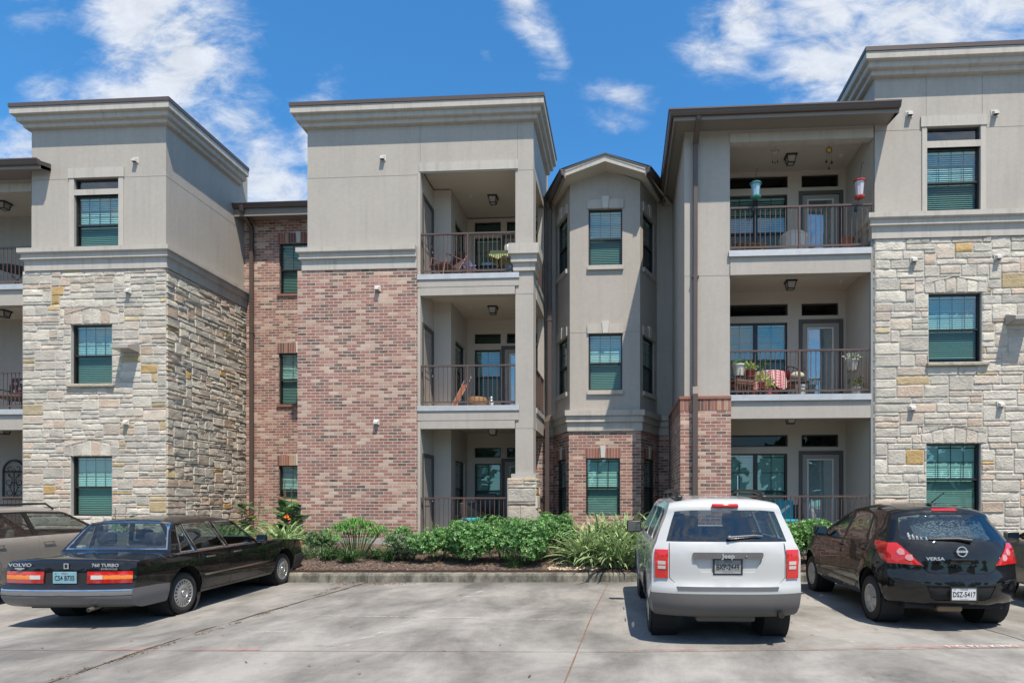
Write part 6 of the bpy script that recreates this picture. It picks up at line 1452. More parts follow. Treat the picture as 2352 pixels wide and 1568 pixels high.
def wheel(parent, x, y, R, w, rim, style, sgn):
    """wheel with its axle along x; sgn=+1 outer face to +x"""
    Mx = Matrix.Translation((x, y, R)) @ Matrix.Rotation(PI / 2 * sgn, 4, 'Y'); h = w / 2; r0 = R
    pr = [(rim, -h * .80), (rim + .012, -h * .92), ((rim + r0) / 2, -h), (r0 - .022, -h * .93), (r0 - .004, -h * .80)]
    g = .006
    for k in range(-2, 3): zz = k * h * .30; pr += [(r0, zz - .013), (r0 - g * 1.6, zz - .004), (r0 - g * 1.6, zz + .004), (r0, zz + .013)] if abs(k) < 3 else []
    pr += [(r0 - .004, h * .80), (r0 - .022, h * .93), ((rim + r0) / 2, h), (rim + .012, h * .92), (rim, h * .80)]
    m = MB(); m.lathe(pr, 48, Mx); o = m.build('wheel', rub, parent, smooth=35)
    m = MB(); q = rim + .002; z = h * .80
    m.lathe([(q, -z), (q - .02, -z * .5), (q - .03, 0)], 32, Mx); m.build('inner_rim', rimd, o)
    if style == 'slots':
        m = MB(); m.lathe([(q, z), (q - .006, z + .008), (q - .02, z + .004), (q - .024, z - .006)], 48, Mx); m.lathe([(q - .07, z - .004), (q - .09, z + .006), (.075, z + .012), (.07, z + .002), (.05, z + .002), (.045, z + .014), (0, z + .016)], 48, Mx)
        for i in range(20):
            a = 2 * PI * i / 20; M2 = Mx @ Matrix.Rotation(a, 4, 'Z'); t = MB(); t.box(q - .075, q - .02, -.0145, .0145, z - .010, z + .003); t.xf(M2); m.mesh(t.v, t.f)
        m.build('hubcap', rimm, o, smooth=40); m = MB(); m.lathe([(q - .005, z - .03), (0, z - .03)], 32, Mx); m.build('hub_shadow', rimd, o)
    else:
        m = MB(); m.lathe([(q, z), (q - .006, z + .01), (q - .022, z + .004), (q - .026, z - .006)], 48, Mx); m.lathe([(.055, z + .022), (.05, z + .026), (0, z + .028)], 24, Mx); m.lathe([(.055, z + .022), (.06, z)], 24, Mx)
        ns = 7 if style == 'seven' else 5
        for i in range(ns):
            M2 = Mx @ Matrix.Rotation(2 * PI * i / ns, 4, 'Z'); a0, a1 = .05, q - .02; w0, w1 = .034, .058 if ns == 7 else .075
            m.mesh([M2 @ Vector(v) for v in [(a0, -w0, z + .018), (a0, w0, z + .018), (a1, w1, z + .0), (a1, -w1, z + .0), (a0, -w0 - .01, z - .015), (a0, w0 + .01, z - .015), (a1, w1 + .008, z - .03), (a1, -w1 - .008, z - .03)]], [(0, 3, 2, 1), (0, 1, 5, 4), (1, 2, 6, 5), (2, 3, 7, 6), (3, 0, 4, 7)])
        m.build('hubcap', rimm, o, smooth=30); m = MB(); m.lathe([(q - .004, z - .045), (0, z - .045)], 32, Mx); m.build('hub_shadow', rimd, o)
    return o
def arch(y, R, n=22, zb=.05): return [(y - R, zb)] + [(y + R * math.cos(PI - PI * i / n), .33 + R * math.sin(PI * i / n)) for i in range(n + 1)] + [(y + R, zb)]
def interior(parent, yr, yf, zb, w, zroof, seats, sm=seatm):
    m = MB(); m.box(-w * .93, w * .93, yr, yf + .35, .30, .34); m.box(-w * .93, w * .93, yr - .05, yr + .30, .34, zb - .06); m.box(-w * .93, w * .93, yf + .05, yf + .55, .55, zb - .05); m.build('cabin_floor', cdark, parent)
    for (x, y, ww) in seats:
        m = MB(); m.rbox(x - ww / 2, x + ww / 2, y - .10, y + .42, .40, .60, .06); m.rbox(x - ww / 2, x + ww / 2, y - .22, y - .06, .50, zb + .12, .06); o = m.build('seat', sm, parent, smooth=50)
        xs = [x] if ww < .8 else [x - .35, x + .35]
        for xx in xs: h = MB(); h.rbox(xx - .13, xx + .13, y - .22, y - .11, zb + .13, zb + .31, .05); h.build('headrest', sm, o, smooth=50)
    m = MB(); M_ = T(-.36, yf - .15, zb - .02) @ Matrix.Rotation(-1.1, 4, 'X'); m.tube([M_ @ Vector((.18 * math.cos(2 * PI * i / 20), .18 * math.sin(2 * PI * i / 20), 0)) for i in range(20)], .014, 6, closed=True); m.tube([M_ @ Vector((-.18, 0, 0)), M_ @ Vector((.18, 0, 0))], .02, 6); m.build('steering_wheel', blackm, parent, smooth=60)
def wells(parent, ys, R, w):
    for y in ys:
        for s in (-1, 1):
            m = MB(); M_ = Matrix.Translation((s * (w - .17), y, .33)) @ Matrix.Rotation(PI / 2, 4, 'Y'); m.lathe([(R + .015, -.15), (R + .015, .15)], 26, M_); m.lathe([(R + .015, -s * .15), (0, -s * .15)], 26, M_); m.build('wheel_well', cdark, parent)
def plate(parent, x, y, z, w, h, base, top, main, bottom, frame=None, tilt=0, ink_=None, mirror=1, fs=.092, bar=None):
    """licence plate facing -y"""
    F_ = Matrix.Translation((x, y, z)) @ Matrix.Rotation(PI / 2 + tilt, 4, 'X')
    m = MB(); m.rbox(-w / 2, w / 2, -h / 2, h / 2, -.004, .004, .012); m.xf(F_); o = m.build('license_plate', base, parent)
    ik = ink_ or ink
    text(main, fs, F_ @ Matrix.Translation((0, -.008, .0065)), ik, 'plate_number', o, sx=.74, font_bold=.0012)
    if top: text(top[0], top[1], F_ @ Matrix.Translation((0, h * .355, .0065)), ik if len(top) < 3 else top[2], 'plate_state', o, sx=1.1)
    if bottom: text(bottom[0], bottom[1], F_ @ Matrix.Translation((0, -h * .385, .0068)), bottom[2] if len(bottom) > 2 else ik, 'plate_motto', o)
    s = MB(); pts = []
    for i in range(10): a = PI / 2 + i * PI / 5; rr_ = .010 if i % 2 == 0 else .0045; pts.append(Vector((-w * .36 + rr_ * math.cos(a), h * .34 + rr_ * math.sin(a), .0065)))
    s.mesh(pts, [tuple(range(10))]); s.xf(F_); s.build('plate_star', ik, o)
    if frame:
        m = MB(); e = .013
        m.box(-w / 2 - e, w / 2 + e, -h / 2 - e, -h / 2 + .004, -.006, .010); m.box(-w / 2 - e, w / 2 + e, h / 2 - .004, h / 2 + e, -.006, .010); m.box(-w / 2 - e, -w / 2 + .004, -h / 2 + .004, h / 2 - .004, -.006, .010); m.box(w / 2 - .004, w / 2 + e, -h / 2 + .004, h / 2 - .004, -.006, .010); m.xf(F_); m.build('plate_frame', frame, o)
    return o
def mirror(parent, x, y, z, mt, s, glass=True, sz=(.10, .06, .075)):
    m = MB(); m.rbox(min(x, x + s * sz[0] * 2), max(x, x + s * sz[0] * 2), y - sz[1], y + sz[1], z - sz[2], z + sz[2], .03); m.tube([(x - s * .06, y + .02, z - .06), (x + s * .03, y, z - .04)], .022, 6); o = m.build('side_mirror', mt, parent, smooth=60)
    g = MB(); cx = x + s * sz[0]; g.box(cx - sz[0] * .85, cx + sz[0] * .85, y - sz[1] - .003, y - sz[1] + .002, z - sz[2] * .8, z + sz[2] * .8); g.build('mirror_glass', mat('mirror_dark', (.25, .27, .28), .05, metal=1), o)
def handle(parent, x, y, z, s, mt, l=.11, w=.018):
    m = MB(); m.rbox(x - (.012 if s < 0 else .0), x + (.0 if s < 0 else .012), y - l, y + l, z - w * .6, z + w * .6, .008); m.xf(Matrix.Translation((s * .012, 0, 0))); m.tube([(x, y - l * .8, z), (x + s * .02, y - l * .8, z)], .008, 5); m.tube([(x, y + l * .8, z), (x + s * .02, y + l * .8, z)], .008, 5); return m.build('door_handle', mt, parent, smooth=50)
# ------------------------------------------------------------------ black sedan
root = empty('black_sedan', (-7.21, 8.46, G(8.46)), 'boxy black older sedan with chrome window trim and grey bumpers parked nose to the kerb', 'car', rz=.058)
tab = [(.20, .80), (.30, .845), (.42, .875), (.70, .875), (.84, .862), (.875, .845), (.895, .79), (1.28, .63), (1.36, .58)]
def Wv(y, z):
    w = lerpk(tab, z)
    if y < -.35: w -= .035 * ((-.35 - y) / .75) ** 2
    if y > 2.9: w -= .05 * ((y - 2.9) / .9) ** 2
    return w
prof = [(-.90, .25, -.84, .26), (-1.05, .31, -.98, .31), (-1.125, .40, -1.03, .40), (-1.135, .47, -1.04, .47), (-1.13, .525, -1.035, .525), (-1.06, .54, -.975, .54), (-1.045, .58, -.965, .58), (-1.035, .74, -.955, .735), (-1.015, .86, -.94, .845), (-.995, .885, -.925, .860),
        (-.90, .90, -.86, .868), (-.30, .935, -.30, .876), (-.22, .945, -.23, .882), (.07, 1.335, .05, 1.285), (.14, 1.365, .13, 1.305), (.6, 1.395, .6, 1.335), (1.1, 1.395, 1.1, 1.335), (1.50, 1.365, 1.47, 1.31), (1.60, 1.34, 1.56, 1.29), (2.14, .955, 2.06, .885), (2.22, .935, 2.16, .878), (2.8, .90, 2.8, .868), (3.53, .85, 3.50, .825), (3.64, .81, 3.58, .79), (3.68, .60, 3.62, .60), (3.70, .55, 3.63, .55), (3.80, .54, 3.70, .53), (3.82, .42, 3.72, .42), (3.74, .30, 3.64, .30), (3.52, .25, 3.47, .25)]
c = Car(prof, Wv, p=3.2, smooth=1)
A, Bq = (-1.045, .56), (-.995, .885)
for sg in (-1, 1):
    a = .30 * sg; b = .80 * sg
    if sg < 0: c.ribbon_poly('lamp_red', [(b, .735), (a, .735), (a, .69), (b, .69)][::1], (-1.05, .565), (-1.0, .88)) if 0 else None
    for nm, x0, x1, z0, z1 in (('lamp_red', .28, .815, .695, .742), ('lamp_amber', .47, .815, .645, .693), ('lamp_white', .325, .468, .645, .693), ('lamp_dark', .28, .323, .645, .693), ('lamp_dark', .28, .815, .585, .643)):
        xs = sorted((x0 * sg, x1 * sg)); c.ribbon_poly(nm, [(xs[0], z0), (xs[1], z0), (xs[1], z1), (xs[0], z1)], (-1.046, .578), (-1.0, .88))
c.ribbon_poly('recess', [(-.275, .585), (.275, .585), (.275, .745), (-.275, .745)], (-1.046, .578), (-1.0, .88))
c.ribbon_poly('seam', lineband([(-.78, .752), (.78, .752)], .008), (-1.046, .578), (-1.0, .88))
for sg in (-1, 1): c.ribbon_poly('seam', lineband([(.70 * sg, .755), (.705 * sg, .862)], .007), (-1.046, .578), (-1.0, .88))
c.ribbon_poly('bumper_strip', lineband([(-.86, .508), (.86, .508)], .016), (-1.136, .44), (-1.13, .525)); c.ribbon_poly('bumper_groove', lineband([(-.86, .44), (.86, .44)], .010), (-1.12, .39), (-1.136, .48))
gl = [(-.70, .965), (.70, .965), (.555, 1.315), (-.555, 1.315)]
c.ribbon_poly('rear_glass', gl, (-.22, .945), (.10, 1.35)); c.ribbon_poly('chrome', grow(gl, .018), (-.24, .94), (.12, 1.357))
wl = [(-.70, .985), (.70, .985), (.565, 1.32), (-.565, 1.32)]
c.ribbon_poly('windshield', wl, (2.14, .955), (1.58, 1.348)); c.ribbon_poly('chrome', grow(wl, .015), (2.18, .945), (1.55, 1.355))
s0 = c.S[c.Sof((3.52, .25))]; c.cutS = [('under', s0, c.Lt + 1), ('under', -1, c.S[c.Sof((-.95, .27))]), ('bumper', 0, c.S[c.Sof((-1.13, .525))] + .015), ('bumper', c.S[c.Sof((3.78, .545))] - .02, s0)]
Q = [[(.0, .905), (.265, .905), (.215, 1.262), (.135, 1.262)], [(.36, .905), (1.06, .905), (.905, 1.285), (.27, 1.275)], [(1.155, .905), (2.02, .905), (1.545, 1.275), (1.01, 1.285)]]
for q in Q: c.side_poly('glass', q)
for q in Q: c.side_poly('chrome', grow(q, .016))
c.side_poly('chrome', lineband([(-.2, .882), (0.0, .880), (2.10, .880)], .014)); c.side_poly('chrome', lineband([(-.10, 1.0), (.10, 1.295), (1.50, 1.306), (1.60, 1.26), (2.05, .95)], .010)) if 0 else None
for y in (0, 2.88): c.side_poly('arch', arch(y, .365))
c.side_poly('bumper', [(-1.2, .2), (-.372, .2), (-.372, .505), (-.6, .52), (-1.2, .53)]); c.side_poly('bumper', [(3.28, .2), (3.9, .2), (3.9, .545), (3.30, .52)])
c.side_poly('molding', [(.42, .505), (2.40, .505), (2.40, .53), (.42, .53)])
for pl in ([(1.10, .30), (1.10, .872)], [(.40, .30), (.37, .55), (.30, .70), (.31, .872)], [(2.12, .30), (2.15, .872)], [(.39, .30), (2.38, .30)]): c.side_poly('seam', lineband(pl, .007))
c.build()
c.part('body', 'body', blackp, root, 0, .02, inner=cdark); c.part('rear_glass', 'rear_window', carclear, root, -.004, 0); c.part('windshield', 'windshield', carclear, root, -.004, 0)
for sg in (-1, 1):
    for q in Q: c.part('glass', 'side_window', carclear, root, -.006, 0, keep=lambda v, q=q, sg=sg: v.x * sg > 0 and pip(grow(q, .004), v.y, v.z))
    c.part('molding', 'side_molding', chrome, root, .010, .014, keep=lambda v, sg=sg: v.x * sg > 0)
    e = None
    def mk(reg, nm, mt, off=.012): return c.part(reg, nm, mt, e or root, off, .02, keep=lambda v, sg=sg: v.x * sg > 0)
    e = mk('lamp_red', 'tail_light', redl); mk('lamp_dark', 'lower_lens', redd, .0115); mk('lamp_amber', 'turn_lens', ambl, .0125); mk('lamp_white', 'reverse_lens', whl, .0125)
c.part('chrome', 'chrome_trim', chrome, root, .005, .012); c.part('recess', 'plate_recess', cdark, root, -.01, .01); c.part('seam', 'panel_gap', cdark, root, -.004, 0)
c.part('bumper_strip', 'bumper_trim', chrome, root, .010, .02); c.part('bumper_groove', 'bumper_groove', cdark, root, .002, .01); c.part('bumper', 'rear_bumper', grayp, root, .006, .02, keep=lambda v: v.y < 1); c.part('bumper', 'front_bumper', mat('dark_bumper', (.05, .05, .053), .5), root, .012, .02, keep=lambda v: v.y > 1)
m = MB(); m.box(-.62, .62, -.85, 3.4, .24, .45); m.build('underbody', cdark, root)
wells(root, (0, 2.88), .365, .86)
for y in (0, 2.88):
    for s in (-1, 1): wheel(root, s * .745, y, .298, .195, .205, 'slots', s)
interior(root, -.30, 1.9, .87, .78, 1.3, [(-.38, 1.05, .5), (.38, 1.05, .5), (0, .25, 1.2)])
m = MB(); m.box(-.75, .75, -.2, .12, .865, .90); m.rbox(-.11, .11, -.16, -.02, .90, .985, .02); m.build('parcel_shelf', seatm, root); m = MB(); m.box(-.085, .085, -.165, -.158, .915, .97); m.build('brake_light', redd, root); m = MB(); m.rbox(-.62, -.54, -.14, -.06, .90, 1.0, .01); m.build('tissue_box', whitem, root)
mirror(root, .83, 1.98, .955, blackp, 1, sz=(.085, .05, .065)); mirror(root, -.83, 1.98, .955, blackp, -1, sz=(.085, .05, .065))
handle(root, .87, .56, .785, 1, chrome); handle(root, .87, 1.28, .795, 1, chrome)
m = MB(); m.box(.83, .862, 3.42, 3.50, .60, .74); m.box(-.862, -.83, 3.42, 3.50, .60, .74); m.build('side_marker', ambl, root) if 0 else None
m = MB(); m.rbox(.79, .835, 3.52, 3.665, .615, .765, .01); m.build('side_marker', ambl, root)
m = MB(); m.tube([(.36, -.95, .275), (.36, -1.13, .265)], .026, 10); o = m.build('exhaust_pipe', mat('exhaust_steel', (.35, .30, .25), .4, metal=.7), root, smooth=50); m = MB(); m.tube([(.36, -1.131, .265), (.36, -1.134, .265)], .021, 10); m.build('tip_opening', cdark, o)
RT_ = lambda x, y, z, t=0: Matrix.Translation((x, y, z)) @ Matrix.Rotation(PI / 2 + t, 4, 'X')
badge = mat('badge_silver', (.62, .64, .68), .3, metal=.5)
text('VOLVO', .062, RT_(-.60, -1.028, .825), badge, 'badge', root, .002, sx=1.45, font_bold=.001); text('DEALER', .035, RT_(-.60, -1.034, .772), badge, 'badge', root, .001) if 0 else None
m = MB(); m.box(-.66, -.54, -1.038, -1.032, .776, .789); m.box(-.63, -.57, -1.038, -1.032, .764, .772); m.build('dealer_badge', badge, root)
text('760 TURBO', .060, RT_(.50, -1.028, .822), badge, 'badge', root, .002, sx=1.15, font_bold=.001); text('INTERCOOLER', .030, RT_(.555, -1.034, .775), badge, 'badge', root, .001, sx=1.05)
m = MB(); m.box(-.03, .03, -1.036, -1.03, .778, .848); o = m.build('trunk_emblem', badge, root); m = MB(); m.box(-.018, .018, -1.038, -1.0355, .79, .838); m.build('emblem_inlay', cdark, o)
plate(root, -.0, -1.056, .668, .305, .152, plb, ('TEXAS', .026, redd), 'CS4 B735', None, None, fs=.088)
text('2.3', .03, Matrix.Translation((.884, 2.28, .62)) @ Matrix.Rotation(PI / 2, 4, 'Z') @ Matrix.Rotation(PI / 2, 4, 'X'), badge, 'badge', root) if 0 else None
# ------------------------------------------------------------------ white suv
root = empty('white_suv', (1.17, 7.78, G(7.78)), 'white boxy suv with black roof rails and grey lower bumper seen from behind', 'car', rz=.022)
tab2 = [(.25, .78), (.38, .845), (.55, .865), (.95, .862), (1.06, .845), (1.12, .805), (1.50, .655), (1.60, .60)]
def Wp(y, z):
    w = lerpk(tab2, z)
    if y < -.25: w -= .022 * ((-.25 - y) / .55) ** 1.7
    if y > 2.8: w -= .07 * ((y - 2.8) / .7) ** 2
    for ya in (0, 2.635):
        d = math.hypot(y - ya, z - .33)
        if z < .98 and z > .33: w += .022 * max(0, 1 - abs(d - .42) / .12)
    return w
prof = [(-.68, .29, -.55, .30), (-.80, .33, -.66, .33), (-.855, .42, -.70, .42), (-.86, .54, -.705, .54), (-.845, .575, -.70, .575), (-.865, .60, -.715, .60), (-.85, .66, -.705, .66), (-.815, .675, -.69, .675), (-.82, .95, -.70, .95), (-.815, 1.05, -.70, 1.05), (-.79, 1.115, -.68, 1.10), (-.775, 1.13, -.665, 1.12), (-.62, 1.49, -.55, 1.46), (-.64, 1.51, -.57, 1.475), (-.60, 1.58, -.54, 1.535),
        (-.50, 1.605, -.46, 1.555), (.3, 1.64, .3, 1.59), (1.2, 1.64, 1.2, 1.59), (1.60, 1.60, 1.56, 1.55), (2.28, 1.16, 2.2, 1.12), (2.36, 1.13, 2.3, 1.10), (3.1, 1.05, 3.1, 1.02), (3.36, .98, 3.26, .96), (3.42, .90, 3.28, .90), (3.45, .6, 3.3, .6), (3.45, .42, 3.3, .42), (3.3, .29, 3.2, .29)]
c = Car(prof, Wp, p=3.4, smooth=1)
ra, rb = (-.815, .675), (-.62, 1.49); lo_, hi_ = (-.80, .33), (-.60, 1.58)
gl = [(-.685, 1.135), (.685, 1.135), (.575, 1.478), (-.575, 1.478)]; c.ribbon_poly('rear_glass', gl, (-.80, 1.09), (-.62, 1.49))
for sg in (-1, 1):
    for nm, z0, z1 in (('lamp_red', .93, 1.045), ('lamp_white', .885, .922), ('lamp_white', .838, .872), ('lamp_red', .735, .828)):
        if nm == 'lamp_white': xs = sorted((.69 * sg, .775 * sg))
        else: xs = sorted((.665 * sg, .805 * sg))
        c.ribbon_poly(nm, [(xs[0], z0), (xs[1], z0), (xs[1], z1), (xs[0], z1)], ra, (-.79, 1.115))
    xs = sorted((.665 * sg, .805 * sg)); c.ribbon_poly('lamp_red', [(xs[0], .735), (xs[1], .735), (xs[1], 1.045), (xs[0], 1.045)], ra, (-.79, 1.115))
    c.ribbon_poly('seam', lineband([(.652 * sg, 1.12), (.652 * sg, .74), (.59 * sg, .683)], .008), (-.815, .68), (-.775, 1.13))
    c.ribbon_poly('seam', lineband([(.60 * sg, 1.49), (.57 * sg, 1.575)], .008), (-.64, 1.485), (-.60, 1.58)) if 0 else None

c.ribbon_poly('handle', rounded([(-.385, .955), (.385, .955), (.395, 1.02), (-.395, 1.02)], .02), ra, (-.79, 1.115))
c.ribbon_poly('recess', rounded([(-.30, .805), (.30, .805), (.38, .93), (.38, .953), (-.38, .953), (-.38, .93)], .02), ra, (-.79, 1.115))
c.ribbon_poly('step', [(-.56, .604), (.56, .604), (.575, .655), (-.575, .655)], (-.866, .598), (-.848, .662))
ws = [(-.68, 1.17), (.68, 1.17), (.57, 1.555), (-.57, 1.555)]; c.ribbon_poly('windshield', ws, (2.28, 1.16), (1.60, 1.60))
s0 = c.S[c.Sof((3.3, .29))]; c.cutS = [('under', s0, c.Lt + 1), ('under', -1, c.S[c.Sof((-.72, .30))]), ('bumper', 0, c.S[c.Sof((-.848, .572))]), ('bumper', c.S[c.Sof((3.45, .55))], s0)]
Q = [rounded([(-.42, 1.13), (.02, 1.13), (.0, 1.475), (-.30, 1.475)], .05), rounded([(.09, 1.13), (.93, 1.13), (.90, 1.50), (.07, 1.49)], .03), rounded([(1.0, 1.13), (1.98, 1.13), (1.50, 1.49), (.98, 1.50)], .03)]
for q in Q: c.side_poly('glass', q)
for y in (0, 2.635): c.side_poly('arch', arch(y, .40))
for y in (0, 2.635): c.side_poly('cladding', arch(y, .435))
c.side_poly('bumper', [(-1.0, .2), (-.42, .2), (-.42, .44), (-.50, .50), (-.62, .57), (-1.0, .572)]); c.side_poly('cladding', [(.42, .2), (2.22, .2), (2.22, .40), (.42, .40)]); c.side_poly('bumper', [(3.0, .2), (3.6, .2), (3.6, .55), (3.05, .5)])
for pl in ([(.98, .42), (.96, 1.12)], [(.12, 1.12), (.14, .95), (.44, .62), (.50, .42)], [(2.06, .42), (2.08, 1.10)]): c.side_poly('seam', lineband(pl, .007))
c.build()
c.part('body', 'body', whitep, root, 0, .02, inner=cdark); c.part('rear_glass', 'rear_window', carglass, root, -.004, 0); c.part('windshield', 'windshield', carclear, root, -.004, 0)
for sg in (-1, 1):
    for q in Q: c.part('glass', 'side_window', carglass, root, -.006, 0, keep=lambda v, q=q, sg=sg: v.x * sg > 0 and pip(grow(q, .004), v.y, v.z))
    k = lambda v, sg=sg: v.x * sg > 0
    e = c.part('lamp_red', 'tail_light', redl, root, .018, .03, keep=k)
    for z0, z1 in ((.88, .93), (.83, .88)): c.part('lamp_white', 'reverse_lens', whl, e, .020, .025, keep=lambda v, sg=sg: v.x * sg > 0 and z0 < v.z) if z0 == .83 else None
    m = MB(); m.rbox(sg * .735 - .012 if sg > 0 else -.735 - .012, sg * .735 + .012 if sg > 0 else -.735 + .012, -.3, .3, 0, .01) if 0 else None
    # roof rail
    x = sg * .50; m = MB(); m.tube([(x, -.42, 1.595), (x, -.30, 1.665), (x, .2, 1.695), (x, 1.0, 1.70), (x, 1.30, 1.675), (x, 1.42, 1.60)], [.012, .026, .021, .021, .024, .012], 8); m.rbox(x - .035, x + .035, -.46, -.20, 1.59, 1.645, .02); m.rbox(x - .03, x + .03, 1.2, 1.42, 1.60, 1.65, .02); m.build('roof_rail', blackm, root, smooth=60)
m = MB(); m.rbox(-.155, .155, -.66, -.56, 1.505, 1.55, .018); m.build('high_brake_light', redl, root, smooth=50); c.part('handle', 'tailgate_handle', pbump, root, .028, .04); c.part('recess', 'plate_recess', whitep, root, -.018, .01, inner=cdark); c.part('step', 'bumper_step', mat('step_grey', (.10, .105, .11), .4), root, .005, .015)
c.part('seam', 'panel_gap', cdark, root, -.005, 0); c.part('bumper', 'rear_bumper', pbump, root, .004, .02, keep=lambda v: v.y < 1); c.part('bumper', 'front_bumper', pbump, root, .004, .02, keep=lambda v: v.y > 1); c.part('cladding', 'lower_cladding', pbump, root, .006, .02)
m = MB(); m.box(-.62, .62, -.60, 3.2, .30, .5); m.build('underbody', cdark, root); m = MB(); m.rbox(-.34, .34, -.70, -.45, .24, .33, .03); m.build('muffler', mat('muffler_steel', (.12, .11, .10), .6, metal=.4), root)
wells(root, (0, 2.635), .40, .84)
for y in (0, 2.635):
    for s in (-1, 1): wheel(root, s * .745, y, .345, .215, .215, 'seven', s)
interior(root, -.35, 2.0, 1.08, .78, 1.5, [(-.38, 1.1, .5), (.38, 1.1, .5), (0, .15, 1.2)])
mirror(root, -.83, 1.88, 1.17, blackm, -1, sz=(.115, .06, .09)); mirror(root, .86, 1.88, 1.16, blackm, 1, sz=(.115, .06, .09))
handle(root, -.868, .25, .99, -1, blackm); handle(root, -.868, 1.08, .99, -1, blackm)
wip = mat('wiper_grey', (.22, .23, .25), .4); m = MB(); m.tube([(.02, -.80, 1.185), (.30, -.775, 1.205), (.40, -.772, 1.20)], [.014, .010, .006], 6); m.sphere((.02, -.80, 1.185), .022, 8); m.build('rear_wiper', wip, root, smooth=60)
m = MB(); m.tube([(.62, -.55, .32), (.60, -.82, .345)], .036, 14); o = m.build('exhaust_pipe', mat('dark_exhaust', (.09, .075, .06), .35, metal=.8), root, smooth=50); m = MB(); m.tube([(.5995, -.821, .3455), (.5994, -.823, .3456)], .029, 14); m.build('tip_opening', cdark, o)
text('Jeep', .072, RT_(.0, -.856, .985), badge, 'badge', root, .002, sx=1.15, font_bold=.0015); m = MB(); m.sphere((.20, -.853, .985), .009, 6); m.build('lock', chrome, root)
plate(root, 0, -.812, .868, .305, .152, plg, ('TEXAS', .027), 'BXP-2449', ('The Lone Star State', .014), frame=blackm, fs=.086)
def lift(root, a, b):
    for ch in list(root.children):
        if ch.type != 'MESH' or ch.name.split('.')[0] == 'wheel': continue
        for q in [ch] + list(ch.children): q.data.transform(Matrix(((1, 0, 0, 0), (0, 1, 0, 0), (0, 0, a, b), (0, 0, 0, 1))))
lift(root, 1.035, .018)
# ------------------------------------------------------------------ black hatchback
root = empty('black_hatchback', (4.22, 8.60, G(8.6)), 'glossy black compact hatchback with large red tail lights parked right of the white suv', 'car', rz=.0)
tab3 = [(.22, .76), (.34, .81), (.55, .845), (.80, .842), (.98, .815), (1.05, .775), (1.40, .61), (1.50, .54)]
def Wh(y, z):
    w = lerpk(tab3, z)
    if y < .1: w -= .10 * ((.1 - y) / .85) ** 2.2
    if y > 2.4: w -= .12 * ((y - 2.4) / .85) ** 2
    for ya in (0, 2.6):
        d = math.hypot(y - ya, z - .32)
        if .32 < z < .9: w += .018 * max(0, 1 - abs(d - .38) / .12)
    return w
prof = [(-.58, .27, -.35, .28), (-.70, .30, -.46, .30), (-.765, .38, -.50, .38), (-.785, .52, -.52, .52), (-.79, .60, -.52, .60), (-.76, .665, -.50, .665), (-.725, .685, -.48, .68), (-.735, .80, -.48, .80), (-.70, .98, -.45, .96), (-.645, 1.075, -.42, 1.04), (-.61, 1.10, -.40, 1.06), (-.30, 1.41, -.16, 1.345), (-.33, 1.425, -.19, 1.36), (-.31, 1.455, -.18, 1.38), (-.18, 1.485, -.08, 1.415),
        (.3, 1.525, .3, 1.455), (.8, 1.53, .8, 1.455), (1.25, 1.48, 1.22, 1.405), (1.5, 1.40, 1.42, 1.33), (2.25, 1.05, 2.1, .99), (2.34, 1.02, 2.2, .97), (2.8, .93, 2.75, .90), (3.05, .84, 2.9, .80), (3.2, .66, 2.95, .66), (3.24, .5, 2.98, .5), (3.2, .32, 2.95, .32), (3.0, .25, 2.8, .25)]
c = Car(prof, Wh, p=2.6, smooth=2)
gl = rounded([(-.63, 1.085), (-.3, 1.065), (.3, 1.065), (.63, 1.085), (.55, 1.355), (.50, 1.39), (-.50, 1.39), (-.55, 1.355)], .04); c.ribbon_poly('rear_glass', gl, (-.70, .98), (-.31, 1.405))
for sg in (-1, 1):
    f = lambda P: P if sg > 0 else [(-a, b) for a, b in P][::-1]
    c.ribbon_poly('lamp_white', f(rounded([(.535, .84), (.58, .825), (.625, .86), (.60, .905), (.55, .90)], .02)), (-.735, .72), (-.645, 1.075))
    c.ribbon_poly('lamp_white', f(rounded([(.615, .90), (.67, .89), (.70, .93), (.66, .98), (.62, .96)], .02)), (-.735, .72), (-.645, 1.075))
    c.ribbon_poly('lamp_red', f([(.44, .785), (.99, .80), (.99, 1.03), (.675, 1.035), (.58, .93), (.50, .84)]), (-.735, .72), (-.62, 1.09))
    c.ribbon_poly('reflector', f(rounded([(.47, .575), (.72, .575), (.72, .605), (.45, .605)], .01)), (-.785, .52), (-.76, .665)) if 0 else None
c.ribbon_poly('brake', rounded([(-.16, 1.43), (.16, 1.43), (.15, 1.452), (-.15, 1.452)], .008), (-.33, 1.42), (-.25, 1.47))
c.ribbon_poly('recess', [(-.36, .395), (-.30, .36), (.30, .36), (.36, .395), (.42, .545), (-.42, .545)], (-.70, .30), (-.79, .60))
c.ribbon_poly('handle', rounded([(-.13, .80), (.13, .80), (.13, .845), (-.13, .845)], .015), (-.735, .72), (-.70, .98))
hs = [(-.66, 1.05), (-.60, .95), (-.46, .76), (-.38, .70), (-.30, .685), (.30, .685), (.38, .70), (.46, .76), (.60, .95), (.66, 1.05)]
c.ribbon_poly('seam', lineband(hs, .009), (-.76, .665), (-.61, 1.10))
ws = [(-.66, 1.06), (.66, 1.06), (.54, 1.36), (-.54, 1.36)]; c.ribbon_poly('windshield', ws, (2.25, 1.05), (1.5, 1.40))
s0 = c.S[c.Sof((3.0, .25))]; c.cutS = [('under', s0, c.Lt + 1), ('under', -1, c.S[c.Sof((-.62, .28))])]
